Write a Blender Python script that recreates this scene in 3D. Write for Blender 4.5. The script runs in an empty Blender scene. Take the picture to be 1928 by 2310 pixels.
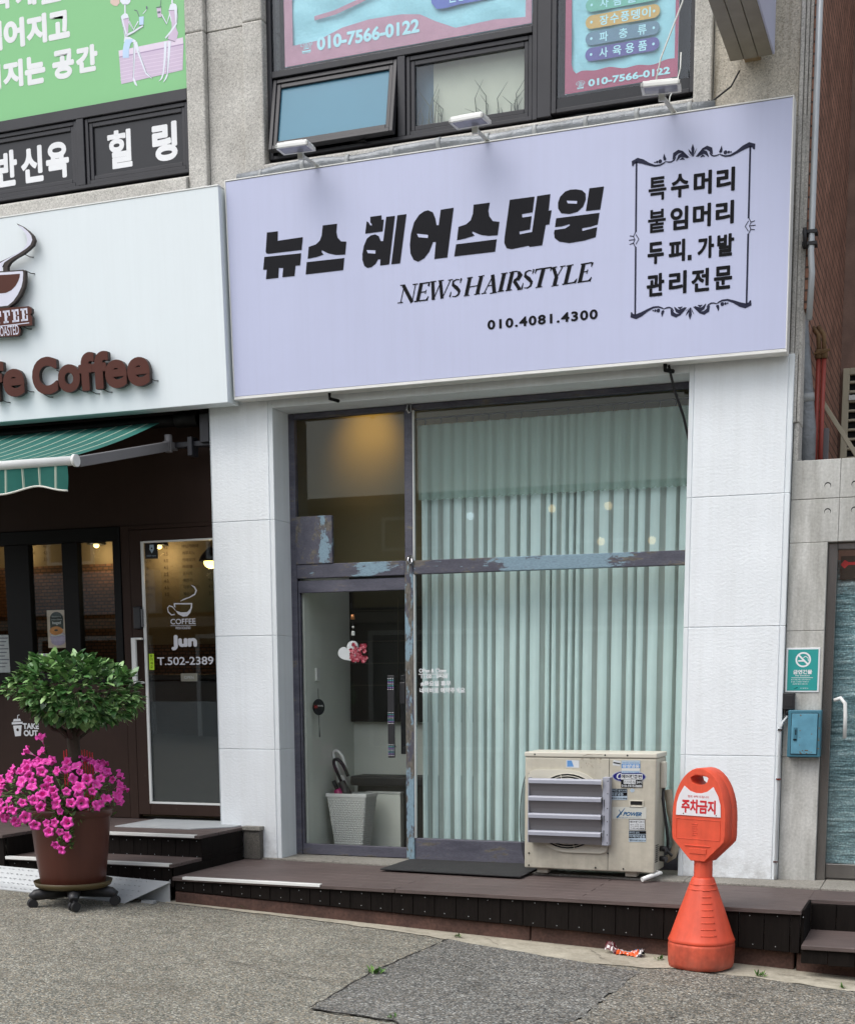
import bpy, math, random
from mathutils import Vector, Matrix
from mathutils.geometry import tessellate_polygon
R = random.Random(7)
SC = bpy.context.scene
COL = SC.collection
rad = math.radians

# ---------------------------------------------------------------- camera
CAM = Vector((3.1, -9.5, 1.33))
ROWS = (Vector((0.9352179, 0.35403841, -0.00492718)),     # right
        Vector((0.05035403, -0.14676232, -0.98788931)),   # down
        Vector((-0.35047388, 0.92364367, -0.15508201)))   # forward
FPX, CX, CY = 3096.885, 964.0, 2029.32
cd = bpy.data.cameras.new("camera"); cam = bpy.data.objects.new("camera", cd); COL.objects.link(cam)
r_, u_, b_ = ROWS[0], -ROWS[1], -ROWS[2]
cam.matrix_world = Matrix(((r_.x, u_.x, b_.x, CAM.x), (r_.y, u_.y, b_.y, CAM.y), (r_.z, u_.z, b_.z, CAM.z), (0, 0, 0, 1)))
cd.sensor_fit = 'VERTICAL'; cd.sensor_height = 24.0; cd.lens = FPX / 2310 * 24
cd.shift_x = 0.0; cd.shift_y = (CY - 1155) / 2310
cd.clip_start = 0.1; cd.clip_end = 500
SC.camera = cam

# ---------------------------------------------------------------- daylight
w = bpy.data.worlds.new("World"); SC.world = w; w.use_nodes = True
nt = w.node_tree; bg = nt.nodes["Background"]
sky = nt.nodes.new("ShaderNodeTexSky"); sky.sky_type = 'NISHITA'; sky.sun_disc = False
SUN_EL, SUN_AZ = 58.0, 214.0
sky.sun_elevation = rad(SUN_EL); sky.sun_rotation = rad(SUN_AZ)
sky.air_density = 1.0; sky.dust_density = 3.0; sky.ozone_density = 1.0
hs = nt.nodes.new("ShaderNodeHueSaturation"); hs.inputs['Saturation'].default_value = 0.42
nt.links.new(sky.outputs[0], hs.inputs['Color']); nt.links.new(hs.outputs[0], bg.inputs[0])
bg.inputs[1].default_value = 0.15
sd = bpy.data.lights.new("sun", 'SUN'); sun = bpy.data.objects.new("sun", sd); COL.objects.link(sun)
sd.energy = 1.1; sd.angle = rad(50); sd.color = (1.0, 0.97, 0.93)
sv = Vector((math.sin(rad(SUN_AZ)) * math.cos(rad(SUN_EL)), math.cos(rad(SUN_AZ)) * math.cos(rad(SUN_EL)), math.sin(rad(SUN_EL))))
sun.rotation_euler = sv.to_track_quat('Z', 'Y').to_euler(); sun.location = (0, -5, 12)
SC.view_settings.view_transform = 'Standard'; SC.view_settings.look = 'None'
SC.view_settings.exposure = 0.6; SC.view_settings.gamma = 1.0

# ---------------------------------------------------------------- measuring helpers (photo pixel -> point on a real plane)
CROP = {'1': (0, 0, 640/1753), '2': (580, 0, 670/1753), '3': (1200, 0, 728/1753), '4': (0, 400, 520/1753), '5': (500, 380, 900/1753),
        '6': (1380, 280, 548/1753), '7': (0, 900, 520/1655), '8': (1500, 780, 428/1728), 'a': (0, 1440, 400/1235), 'b': (480, 880, 520/1753),
        'c': (640, 1280, 360/1112), 'd': (900, 860, 700/1753), 'e': (1140, 1660, 420/1753), 'f': (1460, 1700, 260/1030), 'g': (1700, 1200, 228/460),
        'h': (0, 1840, 700/1753), 'i': (0, 1180, 520/1753), 'j': (1760, 780, 168/1260), 'k': (1700, 1400, 228/1197), 'l': (900, 1480, 260/1753),
        'm': (700, 2060, 1228/1753), 'o': (1340, 1960, 160/1292), 'p': (1300, 1680, 180/1575), 'D': (0, 0, 1.09983), 'N': (0, 0, 1),
        'A': (580, 440, 400/1753), 'B': (980, 400, 400/1753), 'C': (880, 580, 480/1753), 'O': (1420, 310, 300/1753), 'K': (0, 500, 120/900),
        'W': (230, 0, 210/1753), 'Q': (1200, 0, 400/1753), 'S': (1280, 1680, 200/1753)}
def ray(c, x, y):
    a, b, s = CROP[c]; x, y = a + x*s, b + y*s
    return ROWS[0]*((x-CX)/FPX) + ROWS[1]*((y-CY)/FPX) + ROWS[2]
def onY(c, x, y, Y=0.0):
    d = ray(c, x, y); return CAM + d*((Y-CAM.y)/d.y)
def onZ(c, x, y, Z=0.0):
    d = ray(c, x, y); return CAM + d*((Z-CAM.z)/d.z)
G0, GS = -0.2894, -0.0454
def gz(x): return G0 + GS*x
def onG(c, x, y):
    d = ray(c, x, y); t = (gz(CAM.x)-CAM.z)/(d.z - GS*d.x); return CAM + d*t

# ---------------------------------------------------------------- objects, parts, labels
OFF = {}
def thing(name, label, cat, loc=(0, 0, 0), group=None, rot=None):
    o = bpy.data.objects.new(name, None); COL.objects.link(o); o.location = loc
    o.empty_display_size = .1
    o['label'] = label; o['category'] = cat
    if group: o['group'] = group
    if rot: o.rotation_euler = rot; OFF[o] = Vector((0, 0, 0))
    else: OFF[o] = Vector(loc)
    return o
def tag(o, label, cat, group=None):
    o['label'] = label; o['category'] = cat
    if group: o['group'] = group
    return o
def kids(o): return [c for c in bpy.data.objects if c.parent == o]
def copy_tree(o, parent=None):
    c = o.copy(); COL.objects.link(c); OFF[c] = OFF.get(o, Vector((0, 0, 0)))
    if parent: c.parent = parent
    for k in kids(o): copy_tree(k, c)
    return c

class MB:
    def __init__(s): s.v = []; s.f = []; s.m = []; s.s = []
    def add(s, vs, fs, mat=0, smooth=False):
        b = len(s.v); s.v += [Vector(v) for v in vs]
        for f in fs: s.f.append([b+i for i in f]); s.m.append(mat); s.s.append(smooth)
        return s
    def box(s, x0, x1, y0, y1, z0, z1, mat=0):
        return s.add([(x0,y0,z0),(x1,y0,z0),(x1,y1,z0),(x0,y1,z0),(x0,y0,z1),(x1,y0,z1),(x1,y1,z1),(x0,y1,z1)],
                     [(0,3,2,1),(4,5,6,7),(0,1,5,4),(1,2,6,5),(2,3,7,6),(3,0,4,7)], mat)
    def hexa(s, p, mat=0):      # 8 corners: bottom ring then top ring
        return s.add(p, [(0,3,2,1),(4,5,6,7),(0,1,5,4),(1,2,6,5),(2,3,7,6),(3,0,4,7)], mat)
    def obox(s, mtx, dx, dy, dz, mat=0):
        p = [mtx @ Vector((a*dx/2, b*dy/2, c*dz/2)) for c in (-1, 1) for a, b in ((-1,-1),(1,-1),(1,1),(-1,1))]
        return s.hexa(p, mat)
    def bar(s, a, b, wd, hg, mat=0, up=(0, 0, 1)):
        a, b = Vector(a), Vector(b); d = (b-a); L = d.length; d.normalize()
        u = Vector(up); sde = d.cross(u)
        if sde.length < 1e-4: sde = d.cross(Vector((0, 1, 0)))
        sde.normalize(); u = sde.cross(d)
        m = Matrix(((d.x, sde.x, u.x, 0), (d.y, sde.y, u.y, 0), (d.z, sde.z, u.z, 0), (0, 0, 0, 1))); m.translation = (a+b)/2
        return s.obox(m, L, wd, hg, mat)
    def sheet(s, pts, y, mat=0):     # flat polygon in x,z facing -y
        tri = tessellate_polygon([[Vector((p[0], p[1], 0)) for p in pts]])
        fs = []
        for t in tri:
            a, b, c = (Vector(pts[i]) for i in t)
            cr = (b.x-a.x)*(c.y-a.y)-(b.y-a.y)*(c.x-a.x)
            fs.append(t if cr > 0 else (t[0], t[2], t[1]))
        return s.add([(p[0], y, p[1]) for p in pts], fs, mat)
    def prism(s, pts, y0, y1, mat=0, side=None):
        A = sum(pts[i][0]*pts[(i+1) % len(pts)][1]-pts[(i+1) % len(pts)][0]*pts[i][1] for i in range(len(pts)))
        if A < 0: pts = pts[::-1]
        s.sheet(pts, y0, mat); n = len(pts); b = len(s.v)
        s.v += [Vector((p[0], y0, p[1])) for p in pts]+[Vector((p[0], y1, p[1])) for p in pts]
        for i in range(n):
            j = (i+1) % n; s.f.append([b+i, b+n+i, b+n+j, b+j]); s.m.append(mat if side is None else side); s.s.append(False)
        tri = tessellate_polygon([[Vector((p[0], p[1], 0)) for p in pts]])
        s.add([(p[0], y1, p[1]) for p in pts], [t for t in tri], mat if side is None else side)
        return s
    def ribbon(s, pts, ws, y, mat=0):    # flat stroke of varying width in x,z
        n = len(pts)
        if not hasattr(ws, '__len__'): ws = [ws]*n
        L, Rr = [], []
        for i in range(n):
            a = Vector(pts[max(i-1, 0)]); b = Vector(pts[min(i+1, n-1)]); d = (b-a)
            d = d.normalized() if d.length > 1e-9 else Vector((1, 0)); nn = Vector((-d.y, d.x)); p = Vector(pts[i])
            L.append(p+nn*ws[i]/2); Rr.append(p-nn*ws[i]/2)
        vs = [(p.x, y, p.y) for p in L]+[(p.x, y, p.y) for p in Rr]
        return s.add(vs, [(n+i, n+i+1, i+1, i) for i in range(n-1)], mat)
    def disc(s, x, z, rx, y, mat=0, rz=None, n=20, rin=0):
        rz = rz or rx
        p = [(x+rx*math.cos(6.28318*i/n), z+rz*math.sin(6.28318*i/n)) for i in range(n)]
        if not rin: return s.sheet(p, y, mat)
        q = [(x+(rx-rin)*math.cos(6.28318*i/n), z+(rz-rin)*math.sin(6.28318*i/n)) for i in range(n)]
        return s.add([(a, y, b) for a, b in p]+[(a, y, b) for a, b in q], [(i, (i+1) % n, n+(i+1) % n, n+i) for i in range(n)], mat)
    def tube(s, pts, r, n=8, mat=0, caps=True):
        pts = [Vector(p) for p in pts]; m = len(pts)
        rs = r if hasattr(r, '__len__') else [r]*m
        b = len(s.v); ref = None
        for i in range(m):
            d = (pts[min(i+1, m-1)]-pts[max(i-1, 0)]).normalized()
            if ref is None:
                ref = d.cross(Vector((0, 0, 1)))
                if ref.length < .05: ref = d.cross(Vector((0, 1, 0)))
            ref = (ref - d*ref.dot(d)).normalized(); o = d.cross(ref)
            for k in range(n):
                a = 2*math.pi*k/n; s.v.append(pts[i]+(ref*math.cos(a)+o*math.sin(a))*rs[i])
        for i in range(m-1):
            for k in range(n):
                j = (k+1) % n; s.f.append([b+i*n+k, b+i*n+j, b+(i+1)*n+j, b+(i+1)*n+k]); s.m.append(mat); s.s.append(True)
        if caps:
            s.f.append([b+k for k in range(n)][::-1]); s.m.append(mat); s.s.append(False)
            s.f.append([b+(m-1)*n+k for k in range(n)]); s.m.append(mat); s.s.append(False)
        return s
    def lathe(s, prof, c, n=32, mat=0, smooth=True, sq=0.0):
        c = Vector(c); b = len(s.v)
        for r, z in prof:
            for k in range(n):
                a = 2*math.pi*k/n; f = 1.0
                if sq: f = 1+sq*(abs(math.sin(2*a))-.5)
                s.v.append(c+Vector((r*f*math.cos(a), r*f*math.sin(a), z)))
        for i in range(len(prof)-1):
            for k in range(n):
                j = (k+1) % n; s.f.append([b+i*n+k, b+i*n+j, b+(i+1)*n+j, b+(i+1)*n+k]); s.m.append(mat); s.s.append(smooth)
        s.f.append([b+k for k in range(n)][::-1]); s.m.append(mat); s.s.append(False)
        e = b+(len(prof)-1)*n; s.f.append([e+k for k in range(n)]); s.m.append(mat); s.s.append(False)
        return s
    def ball(s, c, r, n=12, mat=0, sc=(1, 1, 1)):
        prof = [(max(r*math.sin(math.pi*i/8), 1e-4), -r*math.cos(math.pi*i/8)) for i in range(9)]
        b = len(s.v); s.lathe(prof, (0, 0, 0), n, mat); c = Vector(c)
        for i in range(b, len(s.v)): v = s.v[i]; s.v[i] = c+Vector((v.x*sc[0], v.y*sc[1], v.z*sc[2]))
        return s
    def build(s, name, mats, parent=None, bevel=0, seg=2, label=None, xf=None):
        off = OFF.get(parent, Vector((0, 0, 0))) if parent else Vector((0, 0, 0))
        me = bpy.data.meshes.new(name)
        vs = [xf @ v for v in s.v] if xf else s.v
        me.from_pydata([tuple(v-off) for v in vs], [], s.f)
        if not isinstance(mats, (list, tuple)): mats = [mats]
        for m in mats: me.materials.append(m)
        me.polygons.foreach_set('material_index', s.m); me.polygons.foreach_set('use_smooth', s.s); me.update()
        o = bpy.data.objects.new(name, me); COL.objects.link(o)
        if parent: o.parent = parent
        OFF[o] = off
        if label: o['label'] = label
        if bevel:
            b = o.modifiers.new('bevel', 'BEVEL'); b.width = bevel; b.segments = seg; b.limit_method = 'ANGLE'; b.angle_limit = rad(50)
        return o

# ---------------------------------------------------------------- writing
_tc = {}
def glyphs(t, off=0.0, shear=0.0, space=1.0):
    k = (t, off, shear, space)
    if k not in _tc:
        c = bpy.data.curves.new('t', 'FONT'); c.body = t; c.size = 1; c.offset = off; c.shear = shear; c.space_character = space; c.resolution_u = 5
        o = bpy.data.objects.new('t', c); COL.objects.link(o)
        dg = bpy.context.evaluated_depsgraph_get()
        me = bpy.data.meshes.new_from_object(o.evaluated_get(dg), depsgraph=dg)
        vs = [(v.co.x, v.co.y) for v in me.vertices]; fs = [tuple(p.vertices) for p in me.polygons]
        bpy.data.objects.remove(o); bpy.data.curves.remove(c); bpy.data.meshes.remove(me)
        xs = [v[0] for v in vs]; ys = [v[1] for v in vs]
        _tc[k] = (vs, fs, min(xs), max(xs), min(ys), max(ys))
    return _tc[k]
def text(mb, t, x0, x1, z0, z1, y, mat=0, off=0.0, shear=0.0, space=1.0, heavy=0, xform=None):
    vs, fs, a, b, c, d = glyphs(t, off, shear, space)
    hv = heavy*(z1-z0)
    steps = [(0, 0)] if not heavy else [(-hv, 0), (hv, 0), (0, hv), (0, -hv), (0, 0)]
    for i, (dx, dz) in enumerate(steps):
        P = []
        for vx, vy in vs:
            X = x0+hv+(vx-a)/(b-a)*(x1-x0-2*hv)+dx; Z = z0+hv+(vy-c)/(d-c)*(z1-z0-2*hv)+dz
            if xform: X, Z = xform(X, Z)
            P.append((X, y-i*0.00015, Z))
        mb.add(P, fs, mat)
    return mb

# ---------------------------------------------------------------- materials
def lin(r, g, b):
    f = lambda c: c/12.92 if c <= .04045 else ((c+.055)/1.055)**2.4
    return (f(r/255), f(g/255), f(b/255), 1)
def nodes(name):
    m = bpy.data.materials.new(name); m.use_nodes = True; n = m.node_tree
    return m, n, n.nodes['Principled BSDF'], n.links.new
def coords(n, kind='Object', scale=(1, 1, 1), rot=(0, 0, 0)):
    t = n.nodes.new('ShaderNodeTexCoord'); mp = n.nodes.new('ShaderNodeMapping')
    mp.inputs['Scale'].default_value = scale; mp.inputs['Rotation'].default_value = rot
    n.links.new(t.outputs[kind], mp.inputs[0]); return mp.outputs[0]
def noise(n, co, scale, detail=4, rough=.55):
    t = n.nodes.new('ShaderNodeTexNoise'); t.inputs['Scale'].default_value = scale; t.inputs['Detail'].default_value = detail
    t.inputs['Roughness'].default_value = rough; n.links.new(co, t.inputs['Vector']); return t.outputs['Fac']
def ramp(n, fac, stops):
    r = n.nodes.new('ShaderNodeValToRGB'); e = r.color_ramp.elements
    while len(e) < len(stops): e.new(.5)
    for i, (p, c) in enumerate(stops): e[i].position = p; e[i].color = c
    n.links.new(fac, r.inputs[0]); return r.outputs[0]
def mix(n, fac, a, b, mode='MIX'):
    m = n.nodes.new('ShaderNodeMix'); m.data_type = 'RGBA'; m.blend_type = mode
    for s, v in ((m.inputs[0], fac), (m.inputs[6], a), (m.inputs[7], b)):
        if isinstance(v, (int, float, tuple)): s.default_value = v
        else: n.links.new(v, s)
    return m.outputs[2]
def bump(n, h, p, strength=.3, dist=.01, prev=None):
    b = n.nodes.new('ShaderNodeBump'); b.inputs['Strength'].default_value = strength; b.inputs['Distance'].default_value = dist
    n.links.new(h, b.inputs['Height']); n.links.new(b.outputs[0], p.inputs['Normal'])
    if prev: n.links.new(prev.outputs[0], b.inputs['Normal'])
    return b
def sc_(c, k): return (min(c[0]*k, 1), min(c[1]*k, 1), min(c[2]*k, 1), 1)
def M(name, rgb, rough=.6, var=.12, scale=6, bmp=0, bscale=80, bdist=.004, metal=0, spec=.5, fine=0, fscale=200, stretch=(1, 1, 1), coat=0, grime=0, foot=None):
    m, n, p, L = nodes(name); c = lin(*rgb); co = coords(n, scale=stretch)
    base = ramp(n, noise(n, co, scale, 5, .6), [(.3, sc_(c, 1-var)), (.7, sc_(c, 1+var))])
    if fine: base = mix(n, 1.0, base, ramp(n, noise(n, co, fscale, 2, .5), [(.3, (1-fine,)*3+(1,)), (.7, (1+fine*.5,)*3+(1,))]), 'MULTIPLY')
    if grime:
        gs = noise(n, coords(n, scale=(9, 9, .35)), 2.2, 6, .7); gb = noise(n, coords(n), 1.7, 6, .65)
        base = mix(n, 1.0, base, ramp(n, gs, [(.42, (1, 1, 1, 1)), (.68, (1-grime, 1-grime*1.05, 1-grime*1.2, 1))]), 'MULTIPLY')
        base = mix(n, 1.0, base, ramp(n, gb, [(.3, (1-grime*.5, 1-grime*.5, 1-grime*.55, 1)), (.6, (1, 1, 1, 1))]), 'MULTIPLY')
        sp = noise(n, coords(n), 26, 3, .6); base = mix(n, ramp(n, sp, [(.70, (0, 0, 0, 1)), (.76, (grime*2.2,)*3+(1,))]), base, lin(96, 88, 76))
    if foot is not None:      # splash dirt near the ground
        tc = n.nodes.new('ShaderNodeTexCoord'); sx = n.nodes.new('ShaderNodeSeparateXYZ'); L(tc.outputs['Object'], sx.inputs[0])
        mr = n.nodes.new('ShaderNodeMapRange'); mr.inputs[1].default_value = foot[0]; mr.inputs[2].default_value = foot[1]; mr.inputs[3].default_value = 1; mr.inputs[4].default_value = 0; L(sx.outputs[2], mr.inputs[0])
        mu = n.nodes.new('ShaderNodeMath'); mu.operation = 'MULTIPLY'; L(mr.outputs[0], mu.inputs[0]); L(ramp(n, noise(n, coords(n), 7, 6, .7), [(.4, (0, 0, 0, 1)), (.7, (.55, .55, .55, 1))]), mu.inputs[1])
        base = mix(n, mu.outputs[0], base, lin(112, 104, 92))
    L(base, p.inputs['Base Color']); p.inputs['Roughness'].default_value = rough; p.inputs['Metallic'].default_value = metal
    p.inputs['Specular IOR Level'].default_value = spec
    if coat: p.inputs['Coat Weight'].default_value = coat
    if bmp: bump(n, noise(n, co, bscale, 4, .6), p, bmp, bdist)
    return m
def emit(name, rgb, st):
    m, n, p, L = nodes(name); p.inputs['Base Color'].default_value = lin(*rgb); p.inputs['Emission Color'].default_value = lin(*rgb)
    p.inputs['Emission Strength'].default_value = st; return m
def glass(name, tint=(1, 1, 1), ior=1.5, rough=0.0, boost=0.0, refl=(1, 1, 1)):
    m = bpy.data.materials.new(name); m.use_nodes = True; n = m.node_tree; n.nodes.remove(n.nodes['Principled BSDF'])
    out = n.nodes['Material Output']; tr = n.nodes.new('ShaderNodeBsdfTransparent'); gl = n.nodes.new('ShaderNodeBsdfGlossy')
    tr.inputs[0].default_value = tint+(1,); gl.inputs['Roughness'].default_value = rough; gl.inputs[0].default_value = refl+(1,)
    lw = n.nodes.new('ShaderNodeLayerWeight'); lw.inputs[0].default_value = .5
    pw = n.nodes.new('ShaderNodeMath'); pw.operation = 'POWER'; pw.inputs[1].default_value = 4.5; n.links.new(lw.outputs['Facing'], pw.inputs[0])
    ad = n.nodes.new('ShaderNodeMath'); ad.operation = 'MULTIPLY_ADD'; ad.use_clamp = True; ad.inputs[1].default_value = .9; ad.inputs[2].default_value = .038+boost
    mx = n.nodes.new('ShaderNodeMixShader'); L = n.links.new
    L(pw.outputs[0], ad.inputs[0]); L(ad.outputs[0], mx.inputs[0]); L(tr.outputs[0], mx.inputs[1]); L(gl.outputs[0], mx.inputs[2]); L(mx.outputs[0], out.inputs[0])
    return m

def m_asphalt(name, dark, light, warm, scale=95, blot=.25):
    m, n, p, L = nodes(name); co = coords(n)
    v = n.nodes.new('ShaderNodeTexVoronoi'); v.inputs['Scale'].default_value = scale; v.inputs['Randomness'].default_value = 1; L(co, v.inputs['Vector'])
    sep = n.nodes.new('ShaderNodeSeparateColor'); L(v.outputs['Color'], sep.inputs[0])
    c = ramp(n, sep.outputs[0], [(0, lin(*dark)), (.45, lin(*[(a+b)/2 for a, b in zip(dark, light)])), (.8, lin(*light)), (1, lin(*[min(255, q*1.35) for q in light]))])
    c = mix(n, ramp(n, sep.outputs[1], [(.7, (0, 0, 0, 1)), (.9, (1, 1, 1, 1))]), c, lin(*warm))
    edge = ramp(n, v.outputs['Distance'], [(.35, (1, 1, 1, 1)), (.85, (.62, .61, .6, 1))])
    c = mix(n, 1.0, c, edge, 'MULTIPLY')
    big = ramp(n, noise(n, co, 1.3, 5, .65), [(.3, (1-blot,)*3+(1,)), (.7, (1+blot*.6,)*3+(1,))]); c = mix(n, 1.0, c, big, 'MULTIPLY')
    big2 = ramp(n, noise(n, co, 9, 4, .6), [(.35, (.86, .85, .83, 1)), (.65, (1.08, 1.07, 1.05, 1))]); c = mix(n, 1.0, c, big2, 'MULTIPLY')
    st2 = noise(n, coords(n, scale=(.6, 2.2, 1)), 1.1, 6, .7); c = mix(n, ramp(n, st2, [(.56, (0, 0, 0, 1)), (.72, (.35, .35, .35, 1))]), c, lin(88, 80, 70))
    ov = n.nodes.new('ShaderNodeTexVoronoi'); ov.inputs['Scale'].default_value = 2.6; L(co, ov.inputs['Vector'])
    c = mix(n, ramp(n, ov.outputs['Distance'], [(.035, (.8, .8, .8, 1)), (.055, (0, 0, 0, 1))]), c, lin(40, 38, 36))
    L(c, p.inputs['Base Color']); p.inputs['Roughness'].default_value = .88; p.inputs['Specular IOR Level'].default_value = .25
    inv = n.nodes.new('ShaderNodeMath'); inv.operation = 'SUBTRACT'; inv.inputs[0].default_value = 1; L(v.outputs['Distance'], inv.inputs[1])
    bump(n, inv.outputs[0], p, .4, .004); return m
def m_granite(name, rgb, streak=0.0):
    m, n, p, L = nodes(name); co = coords(n); c = lin(*rgb)
    v = n.nodes.new('ShaderNodeTexVoronoi'); v.inputs['Scale'].default_value = 130; L(co, v.inputs['Vector'])
    sep = n.nodes.new('ShaderNodeSeparateColor'); L(v.outputs['Color'], sep.inputs[0])
    k = ramp(n, sep.outputs[0], [(0, sc_(c, .68)), (.3, sc_(c, .9)), (.7, sc_(c, 1.04)), (1, sc_(c, 1.22))])
    k = mix(n, 1.0, k, ramp(n, noise(n, co, 2.5, 5, .6), [(.3, (.8, .79, .77, 1)), (.7, (1.08, 1.08, 1.07, 1))]), 'MULTIPLY')
    if streak:
        s2 = coords(n, scale=(7, 7, .5)); f = ramp(n, noise(n, s2, 1.6, 5, .7), [(.52, (0, 0, 0, 1)), (.75, (streak,)*3+(1,))])
        k = mix(n, f, k, lin(104, 88, 62))
    L(k, p.inputs['Base Color']); p.inputs['Roughness'].default_value = .8; p.inputs['Specular IOR Level'].default_value = .3
    bump(n, noise(n, co, 220, 2), p, .25, .003); return m
def m_concrete(name, rgb):
    m, n, p, L = nodes(name); c = lin(*rgb); co = coords(n); sco = coords(n, scale=(5, 5, .6))
    k = ramp(n, noise(n, co, 2.2, 7, .65), [(.25, sc_(c, .72)), (.55, c), (.8, sc_(c, 1.22))])
    k = mix(n, 1.0, k, ramp(n, noise(n, sco, 2.2, 6, .7), [(.35, (.76, .75, .72, 1)), (.62, (1.06, 1.06, 1.05, 1))]), 'MULTIPLY')
    k = mix(n, 1.0, k, ramp(n, noise(n, co, 60, 3, .6), [(.3, (.85,)*3+(1,)), (.7, (1.1,)*3+(1,))]), 'MULTIPLY')
    L(k, p.inputs['Base Color']); p.inputs['Roughness'].default_value = .85
    bump(n, noise(n, co, 40, 6, .65), p, .3, .004); return m
def m_peel(name, t1, t2, stretch=(1, 1, 1), centre=None):     # grey violet paint worn through to old light blue paint and bare wood
    m, n, p, L = nodes(name); co = coords(n, scale=stretch)
    paint = ramp(n, noise(n, co, 9, 5), [(.3, lin(70, 70, 82)), (.7, lin(94, 94, 106))])
    wood = ramp(n, noise(n, co, 40, 5), [(.3, lin(70, 66, 60)), (.7, lin(120, 114, 104))])
    f1 = noise(n, co, 5.5, 9, .72); f2 = noise(n, co, 9, 9, .75)
    if centre:      # one long worn stretch
        tc = n.nodes.new('ShaderNodeTexCoord'); sx = n.nodes.new('ShaderNodeSeparateXYZ'); L(tc.outputs['Object'], sx.inputs[0])
        d1 = n.nodes.new('ShaderNodeMath'); d1.operation = 'SUBTRACT'; d1.inputs[1].default_value = centre[0]; L(sx.outputs[centre[3]], d1.inputs[0])
        d2 = n.nodes.new('ShaderNodeMath'); d2.operation = 'ABSOLUTE'; L(d1.outputs[0], d2.inputs[0])
        mr = n.nodes.new('ShaderNodeMapRange'); mr.inputs[1].default_value = 0; mr.inputs[2].default_value = centre[1]; mr.inputs[3].default_value = centre[2]; mr.inputs[4].default_value = -.04; L(d2.outputs[0], mr.inputs[0])
        a1 = n.nodes.new('ShaderNodeMath'); a1.operation = 'ADD'; L(f1, a1.inputs[0]); L(mr.outputs[0], a1.inputs[1]); f1 = a1.outputs[0]
    k = mix(n, ramp(n, f2, [(t2-.015, (0, 0, 0, 1)), (t2+.015, (1, 1, 1, 1))]), paint, wood)
    k = mix(n, ramp(n, f1, [(t1-.012, (0, 0, 0, 1)), (t1+.012, (1, 1, 1, 1))]), k, lin(126, 152, 166))
    k = mix(n, 1.0, k, ramp(n, noise(n, co, 120, 3), [(.35, (.8,)*3+(1,)), (.6, (1.05,)*3+(1,))]), 'MULTIPLY')
    L(k, p.inputs['Base Color']); p.inputs['Roughness'].default_value = .55
    bump(n, f1, p, .35, .006); return m
def m_wood(name, rgb, axis='X', rough=.6, groove=1.0, spec=.4):   # composite decking: fine grooves along one axis
    m, n, p, L = nodes(name); c = lin(*rgb)
    st = {'X': (1.5, 14, 14), 'Z': (14, 14, 1.5)}[axis]; co = coords(n, scale=st); co1 = coords(n)
    k = ramp(n, noise(n, co, 3, 6, .65), [(.25, sc_(c, .68)), (.5, c), (.78, sc_(c, 1.28))])
    k = mix(n, 1.0, k, ramp(n, noise(n, co1, 2.0, 5, .6), [(.3, (.82,)*3+(1,)), (.7, (1.1,)*3+(1,))]), 'MULTIPLY')
    L(k, p.inputs['Base Color']); p.inputs['Roughness'].default_value = rough; p.inputs['Specular IOR Level'].default_value = spec
    bump(n, noise(n, co, 9, 3), p, .5*groove, .004); return m
def m_brick(name, c1, c2, mortar, scale, axis, w=.5, h=.25, ms=.02):
    m, n, p, L = nodes(name); t = n.nodes.new('ShaderNodeTexCoord'); s = n.nodes.new('ShaderNodeSeparateXYZ'); cb = n.nodes.new('ShaderNodeCombineXYZ')
    L(t.outputs['Object'], s.inputs[0]); L(s.outputs['X' if axis == 'X' else 'Y'], cb.inputs[0]); L(s.outputs['Z'], cb.inputs[1])
    b = n.nodes.new('ShaderNodeTexBrick'); b.inputs['Scale'].default_value = scale; b.inputs['Color1'].default_value = lin(*c1); b.inputs['Color2'].default_value = lin(*c2)
    b.inputs['Mortar'].default_value = lin(*mortar); b.inputs['Mortar Size'].default_value = ms; b.inputs['Brick Width'].default_value = w; b.inputs['Row Height'].default_value = h
    L(cb.outputs[0], b.inputs['Vector']); co = coords(n)
    k = mix(n, 1.0, b.outputs[0], ramp(n, noise(n, co, 3, 6, .65), [(.3, (.66, .64, .62, 1)), (.7, (1.15, 1.15, 1.15, 1))]), 'MULTIPLY')
    k = mix(n, 1.0, k, ramp(n, noise(n, co, 45, 3, .6), [(.3, (.75,)*3+(1,)), (.7, (1.15,)*3+(1,))]), 'MULTIPLY')
    L(k, p.inputs['Base Color']); p.inputs['Roughness'].default_value = .85; bump(n, b.outputs['Fac'], p, -.5, .008); return m
def m_island(name, dark, mid, light, rough=.45, trans=0.0, spec=.5):   # leaves and petals: each its own tone
    m, n, p, L = nodes(name); g = n.nodes.new('ShaderNodeNewGeometry')
    k = ramp(n, g.outputs['Random Per Island'], [(0, lin(*dark)), (.55, lin(*mid)), (1, lin(*light))])
    L(k, p.inputs['Base Color']); p.inputs['Roughness'].default_value = rough; p.inputs['Specular IOR Level'].default_value = spec
    p.inputs['Subsurface Weight'].default_value = 0
    return m
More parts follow.
